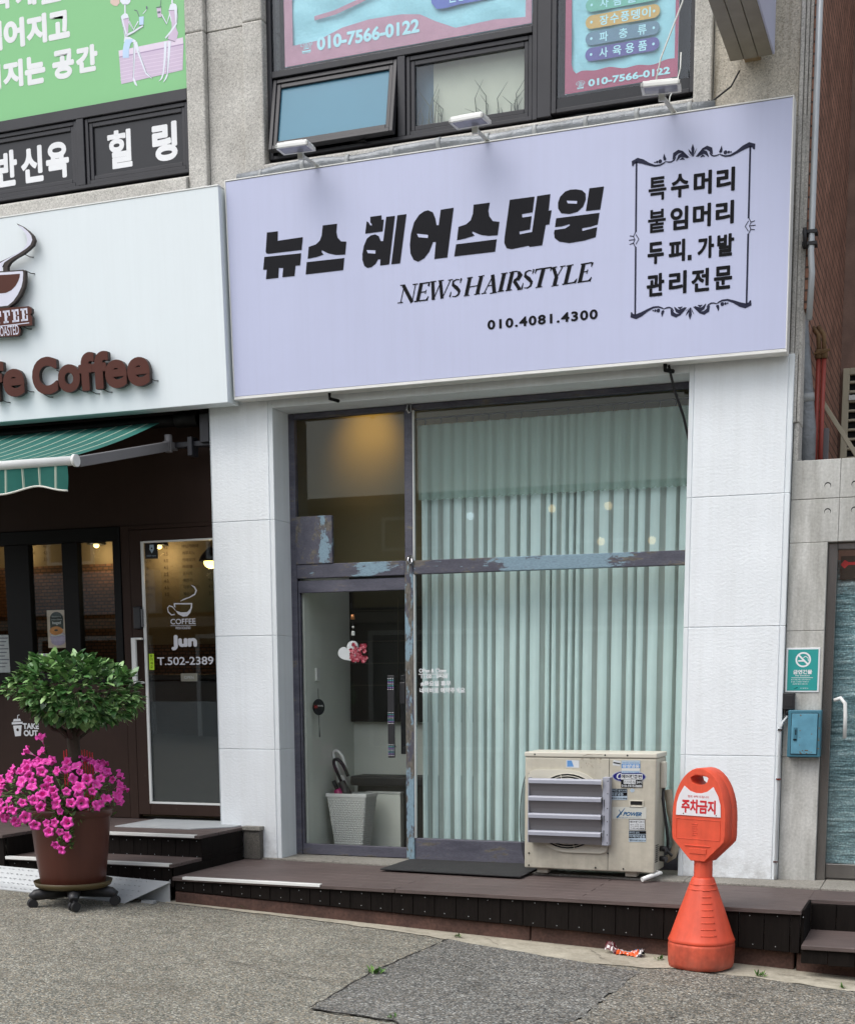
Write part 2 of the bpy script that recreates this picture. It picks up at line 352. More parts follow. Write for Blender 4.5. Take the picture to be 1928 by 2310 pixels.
# ---------------------------------------------------------------- the materials of this street
K = {}
K['road'] = m_asphalt('road', (84, 85, 80), (147, 147, 139), (160, 150, 132), 120, .14)
K['patch'] = m_asphalt('patch', (66, 67, 67), (136, 137, 134), (130, 125, 116), 105, .2)
K['patch2'] = m_asphalt('patch2', (68, 68, 65), (144, 143, 136), (148, 138, 122), 100, .22)
K['strip'] = m_concrete('strip', (178, 172, 156))
K['kerb'] = M('kerb', (84, 60, 52), .85, .3, 5, .6, 30, .01, fine=.3, fscale=60)
K['white_wall'] = M('white_wall', (232, 237, 240), .75, .03, 2.5, .32, 42, .012, stretch=(1, 1, 1.5), grime=.05, foot=(0, .3))
K['white_trim'] = M('white_trim', (224, 230, 233), .7, .04, 3, .2, 60, .006, grime=.06)
K['granite'] = m_granite('granite', (188, 186, 181)); K['granite_stained'] = m_granite('granite_stained', (188, 182, 170), .7)
K['stone_floor'] = m_granite('stone_floor', (140, 137, 130)); K['plinth'] = m_granite('plinth', (96, 93, 88))
K['concrete'] = m_concrete('concrete', (188, 188, 184))
K['brick_side'] = m_brick('brick_side', (168, 124, 104), (142, 102, 84), (78, 60, 52), 4.0, 'Y', .5, .28, .03)
K['brick_rear'] = M('brick_rear', (132, 106, 94), .9, .2, 5, .3, 60, .01, fine=.25)
K['brick_dark'] = m_brick('brick_dark', (84, 48, 34), (66, 38, 28), (40, 32, 28), 5.0, 'X', .5, .22, .02)
K['brick_in'] = m_brick('brick_in', (122, 84, 62), (98, 66, 48), (64, 52, 44), 7.0, 'X', .5, .25, .04)
K['alu_black'] = M('alu_black', (36, 36, 41), .45, .25, 4, .08, 90, .002)
K['alu_dark'] = M('alu_dark', (9, 9, 9), .5, .2, 4, spec=.2)
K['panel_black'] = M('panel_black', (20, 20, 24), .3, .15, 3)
K['cafe_brown'] = M('cafe_brown', (54, 39, 33), .6, .12, 2.0, .12, 60, .003, spec=.2, grime=.08)
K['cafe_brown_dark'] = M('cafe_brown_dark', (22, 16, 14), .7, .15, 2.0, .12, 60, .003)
K['white_metal'] = M('white_metal', (226, 227, 224), .35, .05, 3)
K['white_print'] = M('white_print', (226, 228, 230), .5, .03, 4)
K['off_white'] = M('off_white', (206, 208, 204), .5, .06, 5)
K['sign_purple'] = M('sign_purple', (191, 196, 223), .34, .02, 1.2, .05, 2.5, .02, spec=.4, grime=.022)
K['sign_white'] = M('sign_white', (226, 234, 237), .4, .015, 1.0, .04, 2, .02, spec=.4, grime=.02)
K['sign_edge'] = M('sign_edge', (222, 222, 218), .4, .06, 4)
K['ink'] = M('ink', (24, 24, 29), .6, .06, 12, spec=.15); K['ink_black'] = M('ink_black', (14, 14, 18), .6, .1, 12, spec=.15)
K['ink_hair'] = M('ink_hair', (40, 42, 62), .6, .1, 12, spec=.15)
K['brown_letter'] = M('brown_letter', (84, 48, 40), .5, .06, 6, spec=.2); K['brown_side'] = M('brown_side', (46, 32, 27), .5, .1, 6)
K['logo_white'] = M('logo_white', (214, 214, 228), .4, .03, 6)
K['steel'] = M('steel', (120, 120, 122), .3, .15, 3, metal=.85, stretch=(6, 6, .6)); K['steel_dark'] = M('steel_dark', (132, 129, 126), .25, .2, 2, metal=.75, stretch=(5, 5, .5))
K['chrome'] = M('chrome', (190, 190, 192), .15, .05, 4, metal=1)
K['galv'] = M('galv', (176, 180, 182), .45, .1, 5, metal=.3); K['ramp_plate'] = M('ramp_plate', (186, 190, 192), .5, .08, 4, metal=.35)
K['rubber'] = M('rubber', (28, 28, 30), .6, .15, 8); K['plastic_black'] = M('plastic_black', (34, 34, 37), .45, .12, 8, .1, 120, .002)
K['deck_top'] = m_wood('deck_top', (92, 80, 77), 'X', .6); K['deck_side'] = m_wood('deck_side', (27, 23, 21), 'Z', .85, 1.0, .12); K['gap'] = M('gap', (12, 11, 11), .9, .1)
K['ac_body'] = M('ac_body', (190, 185, 170), .5, .06, 3, fine=.06, fscale=30, grime=.1, foot=(.03, .25)); K['ac_top'] = M('ac_top', (202, 198, 184), .5, .05, 3)
K['ac_grey'] = M('ac_grey', (112, 110, 112), .5, .06, 4); K['ac_lip'] = M('ac_lip', (160, 163, 174), .42, .05, 4)
K['rust'] = M('rust', (112, 88, 60), .9, .4, 20); K['dark_hole'] = M('dark_hole', (9, 9, 10), .8, .1)
K['orange'] = M('orange', (221, 84, 56), .52, .07, 3, .12, 50, .003, fine=.08, fscale=14, grime=.11); K['orange_dirty'] = M('orange_dirty', (200, 84, 58), .65, .2, 7, .2, 50, .004, fine=.2, fscale=22, grime=.2, foot=(0, .12))
K['plate'] = M('plate', (222, 220, 224), .4, .06, 10); K['red_ink'] = M('red_ink', (196, 32, 42), .5, .08, 20)
K['pot'] = M('pot', (84, 44, 34), .42, .1, 2.5, .1, 80, .002, grime=.12); K['saucer'] = M('saucer', (74, 62, 32), .5, .15, 6); K['soil'] = M('soil', (52, 40, 30), .95, .4, 30, .8, 60, .02)
K['bark'] = M('bark', (62, 54, 44), .9, .35, 20, .7, 60, .01, stretch=(1, 1, .3))
K['leaf'] = m_island('leaf', (40, 74, 34), (84, 128, 70), (156, 190, 124), .32); K['leaf_small'] = m_island('leaf_small', (40, 66, 26), (74, 104, 46), (112, 140, 66), .6)
K['petal'] = m_island('petal', (200, 50, 150), (226, 76, 174), (240, 122, 198), .6, spec=.2); K['throat'] = M('throat', (238, 196, 214), .7, .1, 40); K['throat_dark'] = M('throat_dark', (150, 40, 100), .7, .1, 40)
K['weed'] = m_island('weed', (50, 84, 32), (84, 124, 50), (120, 156, 74), .6)
K['awning'] = None
K['valance_trim'] = M('valance_trim', (206, 204, 196), .7, .08, 8)
K['teal_sign'] = M('teal_sign', (40, 150, 146), .45, .04, 6); K['blue_box'] = M('blue_box', (92, 148, 170), .5, .1, 7, fine=.15, fscale=18); K['blue_edge'] = M('blue_edge', (58, 110, 128), .55, .12, 7)
K['red_pipe'] = M('red_pipe', (146, 62, 52), .5, .14, 6); K['lagging'] = M('lagging', (124, 128, 132), .45, .22, 7, .6, 26, .02, metal=.3)
K['louver'] = M('louver', (172, 164, 142), .55, .08, 4); K['tape'] = M('tape', (146, 149, 150), .5, .1, 8)
K['green_film'] = M('green_film', (128, 192, 132), .5, .02, 2); K['cyan_film'] = M('cyan_film', (156, 212, 222), .5, .06, 4, .4, 5, .03); K['maroon_film'] = M('maroon_film', (190, 140, 158), .5, .1, 5, .3, 6, .02)
K['pink'] = M('pink', (202, 184, 208), .5, .04, 5); K['pink_light'] = M('pink_light', (222, 208, 226), .5, .03, 5); K['mauve'] = M('mauve', (166, 146, 178), .5, .03, 5)
K['skin_print'] = M('skin_print', (222, 228, 238), .5, .02, 5); K['blue_print'] = M('blue_print', (186, 212, 240), .5, .03, 5); K['peach_print'] = M('peach_print', (214, 188, 176), .5, .04, 5); K['line_print'] = M('line_print', (98, 100, 116), .5, .05, 5)
K['pill_purple'] = M('pill_purple', (88, 82, 152), .5, .1, 5); K['pill_grey'] = M('pill_grey', (100, 134, 156), .5, .08, 5); K['pill_orange'] = M('pill_orange', (206, 168, 92), .5, .08, 5); K['pill_green'] = M('pill_green', (110, 184, 164), .5, .08, 5); K['pill_blue'] = M('pill_blue', (84, 104, 186), .5, .08, 5)
K['cyan_text'] = M('cyan_text', (186, 232, 240), .5, .05, 5)
K['teal_sky_pane'] = M('teal_sky_pane', (66, 122, 146), .35, .05, 1.5, spec=.35); K['blind_in'] = M('blind_in', (196, 196, 176), .7, .08, 3); K['blind_blue'] = M('blind_blue', (84, 108, 122), .6, .1, 3)
K['curtain'] = M('curtain', (208, 231, 230), .8, .05, 3, .1, 200, .002); K['fold_grey'] = M('fold_grey', (186, 197, 193), .85, .08, 3)
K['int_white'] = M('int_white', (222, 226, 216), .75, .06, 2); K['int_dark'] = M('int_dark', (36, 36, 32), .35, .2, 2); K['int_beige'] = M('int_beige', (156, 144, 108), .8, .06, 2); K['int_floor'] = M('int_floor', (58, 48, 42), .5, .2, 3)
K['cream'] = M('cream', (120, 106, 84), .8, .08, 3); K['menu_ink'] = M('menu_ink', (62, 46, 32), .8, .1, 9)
K['poster'] = M('poster', (212, 196, 180), .6, .04, 5); K['poster_dark'] = M('poster_dark', (52, 66, 66), .6, .06, 5); K['bun'] = M('bun', (208, 146, 88), .7, .2, 14); K['lilac'] = M('lilac', (180, 170, 196), .6, .15, 14)
K['lime'] = M('lime', (182, 220, 40), .5, .05, 8); K['mat_grey'] = M('mat_grey', (172, 176, 178), .85, .08, 6, .5, 160, .004); K['mat_dark'] = M('mat_dark', (42, 42, 43), .9, .2, 10, .6, 160, .005)
K['navy'] = M('navy', (24, 26, 110), .4, .08, 8); K['sticker_blue'] = M('sticker_blue', (92, 142, 196), .5, .1, 10); K['sticker_pale'] = M('sticker_pale', (168, 186, 200), .5, .1, 14); K['xp_blue'] = M('xp_blue', (38, 96, 140), .4, .1, 6); K['sticker_white'] = M('sticker_white', (204, 208, 210), .5, .1, 14)
K['glass_shop'] = glass('glass_shop', (.975, .985, .98), 1.5, refl=(.5, .5, .46)); K['glass_cafe'] = glass('glass_cafe', (.93, .94, .93), 1.5); K['glass_up'] = glass('glass_up', (.95, .975, .985), 1.5, 0, .0); K['glass_side'] = glass('glass_side', (.95, .98, .98), 1.5)
K['bulb'] = emit('bulb', (255, 224, 130), 3.0)
K['red_flower'] = m_island('red_flower', (120, 16, 40), (176, 36, 66), (228, 150, 160), .6)
K['magenta'] = M('magenta', (150, 30, 92), .5, .1, 8)

# awning canvas: green with thin pale stripes running down the slope
m, n, p, L = nodes('awning_canvas'); t = n.nodes.new('ShaderNodeTexCoord'); s = n.nodes.new('ShaderNodeSeparateXYZ'); L(t.outputs['Object'], s.inputs[0])
a = n.nodes.new('ShaderNodeMath'); a.operation = 'MULTIPLY_ADD'; a.inputs[1].default_value = 1/.139; a.inputs[2].default_value = .72; L(s.outputs[0], a.inputs[0])
f = n.nodes.new('ShaderNodeMath'); f.operation = 'FRACT'; L(a.outputs[0], f.inputs[0])
st = ramp(n, f.outputs[0], [(.0, (0, 0, 0, 1)), (.42, (0, 0, 0, 1)), (.44, (1, 1, 1, 1)), (.49, (1, 1, 1, 1)), (.51, (0, 0, 0, 1)), (.53, (.0, .0, .0, 1)), (.55, (1, 1, 1, 1)), (.57, (0, 0, 0, 1))])
base = ramp(n, noise(n, coords(n), 4, 4), [(.3, lin(12, 80, 72)), (.7, lin(18, 96, 86))])
L(mix(n, st, base, lin(168, 176, 160)), p.inputs['Base Color']); p.inputs['Roughness'].default_value = .85; K['awning'] = m
# foil bubble sheet behind the side door
m, n, p, L = nodes('bubble_foil'); co = coords(n); v = n.nodes.new('ShaderNodeTexVoronoi'); v.inputs['Scale'].default_value = 70; L(co, v.inputs['Vector'])
wr = noise(n, coords(n, scale=(2, 2, 22)), 1.6, 6, .7)
k = ramp(n, wr, [(.3, lin(74, 98, 104)), (.5, lin(140, 168, 174)), (.68, lin(222, 236, 238))])
k = mix(n, 1.0, k, ramp(n, v.outputs['Distance'], [(.2, (1.15, 1.15, 1.15, 1)), (.6, (.7, .7, .7, 1))]), 'MULTIPLY'); L(k, p.inputs['Base Color'])
p.inputs['Metallic'].default_value = .35; p.inputs['Roughness'].default_value = .35
b1 = n.nodes.new('ShaderNodeBump'); b1.inputs['Strength'].default_value = .8; b1.inputs['Distance'].default_value = .03; L(wr, b1.inputs['Height'])
bump(n, v.outputs['Distance'], p, .5, .004, b1); K['foil'] = m
K['peel_low'] = m_peel('peel_low', .50, .47, (1.5, 1.5, .5)); K['peel_mid'] = m_peel('peel_mid', .555, .52, (.45, 1, 1.6)); K['peel_light'] = m_peel('peel_light', .72, .6, (.4, 1, 1.6)); K['peel_panel'] = m_peel('peel_panel', .6, .54, (1.2, 1, .8), (-1.44, .14, .1, 0)); K['peel_long'] = m_peel('peel_long', .56, .53, (.45, 1, 1.6), (.40, .75, .17, 0)); K['peel_door'] = m_peel('peel_door', .56, .53, (.45, 1, 1.6), (-1.05, .3, .12, 0))
# sheer upper curtain: lets the drape behind show through
m = bpy.data.materials.new('valance'); m.use_nodes = True; n = m.node_tree; p = n.nodes['Principled BSDF']; p.inputs['Base Color'].default_value = lin(150, 178, 168); p.inputs['Roughness'].default_value = .9; p.inputs['Alpha'].default_value = .55; K['valance'] = m
# ================================================================ THE SETTING
def struct(mb, name, mat, label, cat='ground', **k):
    o = mb.build(name, mat, None, **k); o['kind'] = 'structure'; o['label'] = label; o['category'] = cat; return o
def gsheet(pts, dz): return [(x, y, gz(x)+dz) for x, y in pts]
def poly_xy(mb, pts, dz, mat=0, thick=.0):
    tri = tessellate_polygon([[Vector((p[0], p[1], 0)) for p in pts]]); fs = []
    for t in tri:
        a, b, c = (pts[i] for i in t); cr = (b[0]-a[0])*(c[1]-a[1])-(b[1]-a[1])*(c[0]-a[0]); fs.append(t if cr > 0 else (t[0], t[2], t[1]))
    mb.add(gsheet(pts, dz), fs, mat)
def rough_line(pts, amp, step=.06):
    out = []
    for (a, b) in zip(pts[:-1], pts[1:]):
        L = math.dist(a, b); k = max(1, int(L/step))
        for i in range(k):
            t = i/k; out.append((a[0]+(b[0]-a[0])*t+R.uniform(-amp, amp), a[1]+(b[1]-a[1])*t+R.uniform(-amp, amp)))
    out.append(pts[-1]); return out
mb = MB(); poly_xy(mb, [(-60, -60), (60, -60), (60, 40), (-60, 40)], 0)
struct(mb, 'road', K['road'], 'pale worn asphalt road with exposed aggregate sloping past the shops', 'road')
mb = MB()
far = rough_line([(-2.05, -1.16), (-.89, -1.2), (-.2, -1.27), (.15, -1.36), (.62, -1.47), (1.08, -1.57), (1.46, -1.52), (1.6, -1.45), (2.1, -1.45), (2.66, -1.53), (5, -1.72)], .014)
poly_xy(mb, [(5, -1.0), (-2.05, -1.0)]+far, .005)
struct(mb, 'pavement_strip', K['strip'], 'cracked pale concrete strip between the kerb and the asphalt', 'pavement')
mb = MB()
e1 = rough_line([(.15, -1.36), (.6, -1.475), (1.08, -1.575), (1.45, -1.66)], .014); e2 = rough_line([(1.45, -1.66), (1.42, -2.9), (1.1, -3.9)], .02); e3 = rough_line([(1.1, -3.9), (.6, -3.38), (.14, -3.375)], .016); e4 = rough_line([(.14, -3.375), (.1, -2.45), (.15, -1.36)], .014)
poly_xy(mb, e1[:-1]+e2[:-1]+e3[:-1]+e4[:-1], .009)
struct(mb, 'road_patch', K['patch'], 'dark newer asphalt patch with a straight cut edge in the road', 'road patch')
mb = MB()
e1 = rough_line([(1.46, -1.66), (1.6, -1.50), (2.1, -1.47), (2.66, -1.55), (6, -1.8)], .012); e3 = rough_line([(6, -7), (1.3, -7), (1.1, -3.9), (1.42, -2.9), (1.46, -1.66)], .012)
poly_xy(mb, e1[:-1]+e3[:-1], .007)
struct(mb, 'road_patch', K['patch2'], 'coarse mid grey asphalt patch in the lower right corner of the road', 'road patch')
mb = MB()    # tar seams along the patch edges, cracks
for pts in ([(.15, -1.36), (.1, -2.45), (.14, -3.375)], [(.14, -3.375), (.6, -3.39), (1.1, -3.9)]):
    l = rough_line(pts, .008, .05); q = [(a-.011+R.uniform(-.005, .005), b) for a, b in l] if pts[0][1] > -2 else [(a, b-.016+R.uniform(-.006, .006)) for a, b in l]
    mb.add(gsheet(l, .0115)+gsheet(q, .0115), [(i, i+1, len(l)+i+1, len(l)+i) if pts[0][1] < -2 else (i, len(l)+i, len(l)+i+1, i+1) for i in range(len(l)-1)])
for pts, wd in (([(-.75, -2.62), (-.35, -2.75), (.0, -2.8)], .007), ([(1.05, -1.2), (1.18, -1.42), (1.3, -1.56)], .006), ([(1.32, -1.28), (1.35, -1.5)], .005), ([(.35, -1.2), (.5, -1.38)], .005), ([(2.2, -1.3), (2.5, -1.36), (2.75, -1.33)], .006), ([(-.5, -1.15), (-.3, -1.22), (0, -1.25)], .005), ([(-2.2, -3.3), (-1.6, -3.0), (-1.25, -2.95)], .006), ([(-1.9, -2.0), (-1.5, -1.75), (-1.2, -1.5)], .006), ([(.3, -1.9), (.7, -2.2), (.8, -2.7)], .004), ([(1.7, -1.9), (2.1, -2.0), (2.3, -2.3)], .006), ([(-.1, -2.1), (-.4, -2.3), (-.5, -2.6)], .004)):
    l = rough_line(pts, .012, .04); q = [(a, b-wd*R.uniform(.3, 1.3)) for a, b in l]
    mb.add(gsheet(l, .0125)+gsheet(q, .0125), [(i, len(l)+i, len(l)+i+1, i+1) for i in range(len(l)-1)])
struct(mb, 'road_crack', M('tar', (40, 37, 34), .95, .3, 30), 'dark seam and cracks along the cut edge of the asphalt patch', 'road crack')

# kerb: brown painted concrete under the deck, following the slope
mb = MB()
def kerb_top(x): return -.116+(x+2.01)*(-.0378)
for x0, x1, dy in ((-2.005, .62, 0), (.626, 2.28, .004), (2.296, 3.1, -.02), (3.11, 5.2, -.012)):
    y0 = -1.108+dy; mb.hexa([(x0, y0, gz(x0)-.1), (x1, y0, gz(x1)-.1), (x1, -.6, gz(x1)-.1), (x0, -.6, gz(x0)-.1), (x0, y0, kerb_top(x0)), (x1, y0, kerb_top(x1)), (x1, -.6, kerb_top(x1)), (x0, -.6, kerb_top(x0))])
struct(mb, 'kerb', K['kerb'], 'brown painted concrete kerb under the long deck, split at a crack', 'kerb', bevel=.01)
# stone floor at the salon door
mb = MB()
def sf(x): return -.02-(x+2.0)*.0655
edges = [-2.0, -1.25, -.35, .55, 1.45, 2.35, 5.2]
for a, b in zip(edges[:-1], edges[1:]):
    mb.hexa([(a+.002, sf(a), -.1), (b-.002, sf(b), -.1), (b-.002, .32, -.1), (a+.002, .32, -.1), (a+.002, sf(a), 0), (b-.002, sf(b), 0), (b-.002, .32, 0), (a+.002, .32, 0)])
struct(mb, 'stone_floor', K['stone_floor'], 'grey granite threshold slabs at the foot of the salon front', 'floor', bevel=.003)

# ================================================================ DECK (brown composite boards)
dk = thing('wooden_deck', 'long brown composite deck with pale screws running below the salon window', 'deck', (0, -1.1, -.2))
DZ = -.012
def deck_front(x): return -1.115-(x+2.01)*.014
mb = MB(); rows = 8
for i in range(rows):
    t0, t1 = i/rows, (i+1)/rows
    for x0, x1 in (((-2.005, .95), (.954, 2.32)) if i % 2 else ((-2.005, -.3), (-.296, 2.32))):
        g = .0022
        def yy(x, t): return deck_front(x)-.02+(sf(x)-deck_front(x)+.02)*t
        p = [(x0, yy(x0, t0)+g), (x1, yy(x1, t0)+g), (x1, yy(x1, t1)-g), (x0, yy(x0, t1)-g)]
        mb.hexa([(a, b, DZ-.026) for a, b in p]+[(a, b, DZ) for a, b in p])
p = [(2.32, -.72), (5.2, -.74), (5.2, sf(5.2)), (2.32, sf(2.32))]; mb.hexa([(a, b, DZ-.026) for a, b in p]+[(a, b, DZ) for a, b in p])
mb.build('deck_boards', K['deck_top'], dk, .002, 1)
mb = MB(); x = -2.0; i = 0
while x < 2.3:
    x1 = min(x+.152, 2.315); y = deck_front(x)+.004; zb0, zb1 = kerb_top(x)+.006, kerb_top(x1)+.006
    mb.hexa([(x+.002, y, zb0), (x1-.002, deck_front(x1)+.004, zb1), (x1-.002, y+.02, zb1), (x+.002, y+.02, zb0), (x+.002, y, DZ-.027), (x1-.002, deck_front(x1)+.004, DZ-.027), (x1-.002, y+.02, DZ-.027), (x+.002, y+.02, DZ-.027)]); x = x1; i += 1
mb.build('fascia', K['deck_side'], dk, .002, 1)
mb = MB(); x = -2.0
while x < 2.3:
    for q in (0, 1):
        z = (DZ-.045) if q == 0 else kerb_top(x+.07)+.03
        if q == 0 or DZ-.045-z > .03: mb.ball((x+.076+R.uniform(-.012, .012), deck_front(x)+.003, z+R.uniform(-.004, .004)), (.0032), 6, 0, (1, .5, 1))
    x += .152
mb.build('screw', K['galv'], dk)
mb = MB(); mb.hexa([(2.316, -1.15, kerb_top(2.3)+.01), (2.334, -1.15, kerb_top(2.3)+.01), (2.334, -.73, kerb_top(2.3)+.01), (2.316, -.73, kerb_top(2.3)+.01), (2.316, -1.15, DZ-.001), (2.334, -1.15, DZ-.001), (2.334, -.73, DZ-.001), (2.316, -.73, DZ-.001)])
x = 2.336
while x < 5:
    mb.box(x, x+.15, -.73, -.712, -.3, DZ-.028); x += .153
mb.build('side_board', K['deck_side'], dk, .002, 1)
mb = MB(); mb.box(2.336, 5.2, -1.3, -.732, -.226, -.2); mb.build('lower_tread', K['deck_top'], dk, .003, 1)
mb = MB(); x = 2.336
while x < 5: mb.box(x, x+.15, -1.28, -1.262, kerb_top(x)-.03, -.227); x += .153
mb.build('riser', K['deck_side'], dk, .002, 1)
mb = MB(); a, b = -1.92, -.845
for dx in (a,): mb.hexa([(a, deck_front(a)-.022, DZ+.0005), (b, deck_front(b)-.022, DZ+.0005), (b, deck_front(b)+.018, DZ+.0005), (a, deck_front(a)+.018, DZ+.0005), (a, deck_front(a)-.022, DZ+.005), (b, deck_front(b)-.022, DZ+.005), (b, deck_front(b)+.018, DZ+.005), (a, deck_front(a)+.018, DZ+.005)])
mb.hexa([(a, deck_front(a)-.0245, DZ-.014), (b, deck_front(b)-.0245, DZ-.014), (b, deck_front(b)-.022, DZ-.014), (a, deck_front(a)-.022, DZ-.014), (a, deck_front(a)-.0245, DZ+.005), (b, deck_front(b)-.0245, DZ+.005), (b, deck_front(b)-.022, DZ+.005), (a, deck_front(a)-.022, DZ+.005)])
mb.build('nosing', K['white_metal'], dk, .001, 1, label='pale metal nosing on the deck edge')
mt = MB(); q = [onZ('D', 838, 1785), onZ('D', 893, 1768), onZ('D', 1085, 1770), onZ('D', 1100, 1800)]
q = [(-.72, -.40), (-.72, .20), (.36, .20), (.36, -.46)]
mt.hexa([(a, b, .001) for a, b in ((q[0][0], q[0][1]), (q[3][0], q[3][1]), (q[2][0], q[2][1]), (q[1][0], q[1][1]))]+[(a, b, .011) for a, b in ((q[0][0], q[0][1]), (q[3][0], q[3][1]), (q[2][0], q[2][1]), (q[1][0], q[1][1]))])
tag(mt.build('door_mat', K['mat_dark'], None, .003), 'dark charcoal mat on the stone floor below the curtained window', 'mat')

# ================================================================ STEPS TO THE CAFE
st = thing('entrance_steps', 'dark brown plank steps with white metal nosings up to the cafe', 'steps', (-2.7, -1.1, -.2))
mb = MB()
for (x0, x1, y0, y1, z) in ((-3.43, -2.012, -.73, .29, .238), (-3.43, -2.012, -1.125, -.70, .075), (-6.2, -3.434, -1.15, .29, .24)):
    k = max(1, round((y1-y0)/.14))
    for i in range(k):
        a, b = y0+(y1-y0)*i/k, y0+(y1-y0)*(i+1)/k; mb.box(x0, x1, a+.002, b-.002, z-.024, z)
mb.build('tread', K['deck_top'], st, .002, 1)
mb = MB()
def boards(mb, x0, x1, y, z0, z1, wd=.12):
    x = x0
    while x < x1-.005: e = min(x+wd, x1); mb.box(x+.0015, e-.0015, y, y+.018, z0, z1); x = e
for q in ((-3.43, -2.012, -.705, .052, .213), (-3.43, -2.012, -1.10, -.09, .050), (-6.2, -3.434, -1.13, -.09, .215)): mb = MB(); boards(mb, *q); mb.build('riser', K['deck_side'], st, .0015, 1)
mb = MB(); mb.box(-2.03, -2.0105, -.70, -.07, .09, .212); mb.box(-2.03, -2.0105, -1.10, -.07, -.03, .049); mb.box(-2.03, -2.0105, -.70, -.07, .051, .088)
mb.build('side_board', K['deck_side'], st, .002, 1); MB().box(-3.44, -3.432, -1.1, -.3, -.09, .213).build('side_board', K['deck_side'], st, .002, 1)
mb = MB()
for x0, x1, y, z in ((-3.4, -2.05, -.73, .238), (-3.43, -2.03, -1.125, .075)):
    mb = MB(); mb.box(x0, x1, y-.004, y+.04, z+.0005, z+.005); mb.box(x0, x1, y-.007, y-.004, z-.016, z+.005); mb.build('nosing', K['white_metal'], st, .001, 1)
mb = MB()
for yy_, zz in ((-.7075, .19), (-.7075, .08), (-1.1025, .03), (-1.1025, -.04)):
    x = -3.37
    while x < -2.03: mb.ball((x, yy_+.001, zz+R.uniform(-.006, .006)), .003, 6, 0, (1, .5, 1)); x += .12
mb.build('screw', K['galv'], st)
rp = thing('metal_ramp', 'pale aluminium checker plate ramp leaning on the bottom cafe step', 'ramp', (-3, -1.25, -.18))
A, B, Cc, D_ = (-2.02, -1.135, -.045), (-6.0, -1.135, .1), (-6.0, -1.33, gz(-6)+.006), (-2.28, -1.33, gz(-2.28)+.006)
mb = MB(); mb.hexa([(p[0], p[1], p[2]-.006) for p in (B, Cc, D_, A)]+[B, Cc, D_, A]); mb.build('plate', K['ramp_plate'], rp)
mb = MB(); va, vb = Vector(A), Vector(D_)
for i in range(90):       # raised checker bars
    for j in range(5):
        t = (j+.5)/5; x = -2.2-i*.042-(j % 2)*.021-.05*t; z0 = A[2]+(x-A[0])*(B[2]-A[2])/(B[0]-A[0]); y = -1.135-.195*t
        z = z0+((gz(x)+.006)-z0)*t+.001; s = 1 if (i+j) % 2 else -1
        mb.bar((x-.011, y-.006*s, z+.003*s), (x+.011, y+.006*s, z-.003*s), .004, .003)
mb.build('tread_pattern', K['ramp_plate'], rp)
mb = MB(); mb.hexa([(-2.024, -1.14, -.06), (-2.02, -1.14, -.06), (-2.02, -1.135, -.06), (-2.024, -1.135, -.06), (-2.024, -1.14, -.03), (-2.02, -1.14, -.03), (-2.02, -1.135, -.03), (-2.024, -1.135, -.03)])
mb.box(-6, -2.03, -1.131, -1.127, gz(-2), -.05); mb.box(-2.2, -2.1, -1.24, -1.2, gz(-2.1)+.001, gz(-2.1)+.02); mb.build('support', K['galv'], rp)
mt = MB(); q = [onZ('h', x, y, .243) for x, y in ((630, 54), (1085, 60), (1268, 44), (1262, 14), (900, 5))]
q = [(-2.98, -.36), (-2.30, -.36), (-2.06, -.12), (-2.06, .24), (-2.98, .24)]
mt.add([(a, b, .2385) for a, b in q]+[(a, b, .247) for a, b in q], [(5, 6, 7, 8, 9), (0, 1, 6, 5), (1, 2, 7, 6), (2, 3, 8, 7), (3, 4, 9, 8), (4, 0, 5, 9)])
tag(mt.build('door_mat', K['mat_grey'], None, .002), 'light grey mat lying in front of the glass cafe door', 'mat')
pl = thing('stone_plinth', 'short grey granite block between the cafe steps and the white pillar', 'plinth', (-1.94, -.03, -.01))
MB().box(-2.008, -1.868, -.062, -.001, -.008, .215).build('block', K['plinth'], pl, .003)
MB().box(-2.016, -1.858, -.078, -.001, .2155, .245).build('cap', K['stone_floor'], pl, .003)
# ================================================================ THE SHOP BUILDING
bd = thing('shop_building', 'grey granite building with white pillars, dark upper windows and two shops below', 'building', (0, 1, 0))
# --- white pillars: stacked slabs with hairline joints and edge trims
def pillar(x0, x1, fx0, fx1, zb, y1, joints=(.838, 1.70, 2.552), top=3.42):
    root = MB(); zs = [zb]+list(joints)+[top]
    root.box(x0+.006, x1-.006, .008, y1-.002, zb, top)
    for a, b in zip(zs[:-1], zs[1:]):
        root.box(fx0, fx1, 0, .1, a+.002, b-.002)
    o = root.build('pillar', K['white_wall'], bd, .003, 1)
    for a, b in ((x0, fx0-.004), (fx1+.004, x1)):
        t = MB()
        for c, d in zip(zs[:-1], zs[1:]): t.box(a, b, .0015, y1, c+.001, d-.001)
        t.build('edge_trim', K['white_trim'], o, .003, 1)
    return o
pillar(-2.243, -1.712, -2.235, -1.752, -.01, .34)
pillar(1.362, 2.035, 1.398, 2.000, -.003, .34)
# --- lintel over the salon opening, soffit, reveal
mb = MB(); mb.box(-1.712, 1.362, .0, .2, 3.352, 3.42); mb.box(-1.712, 1.362, .2, .36, 3.355, 3.6); mb.build('lintel', K['white_trim'], bd, .004, 1)
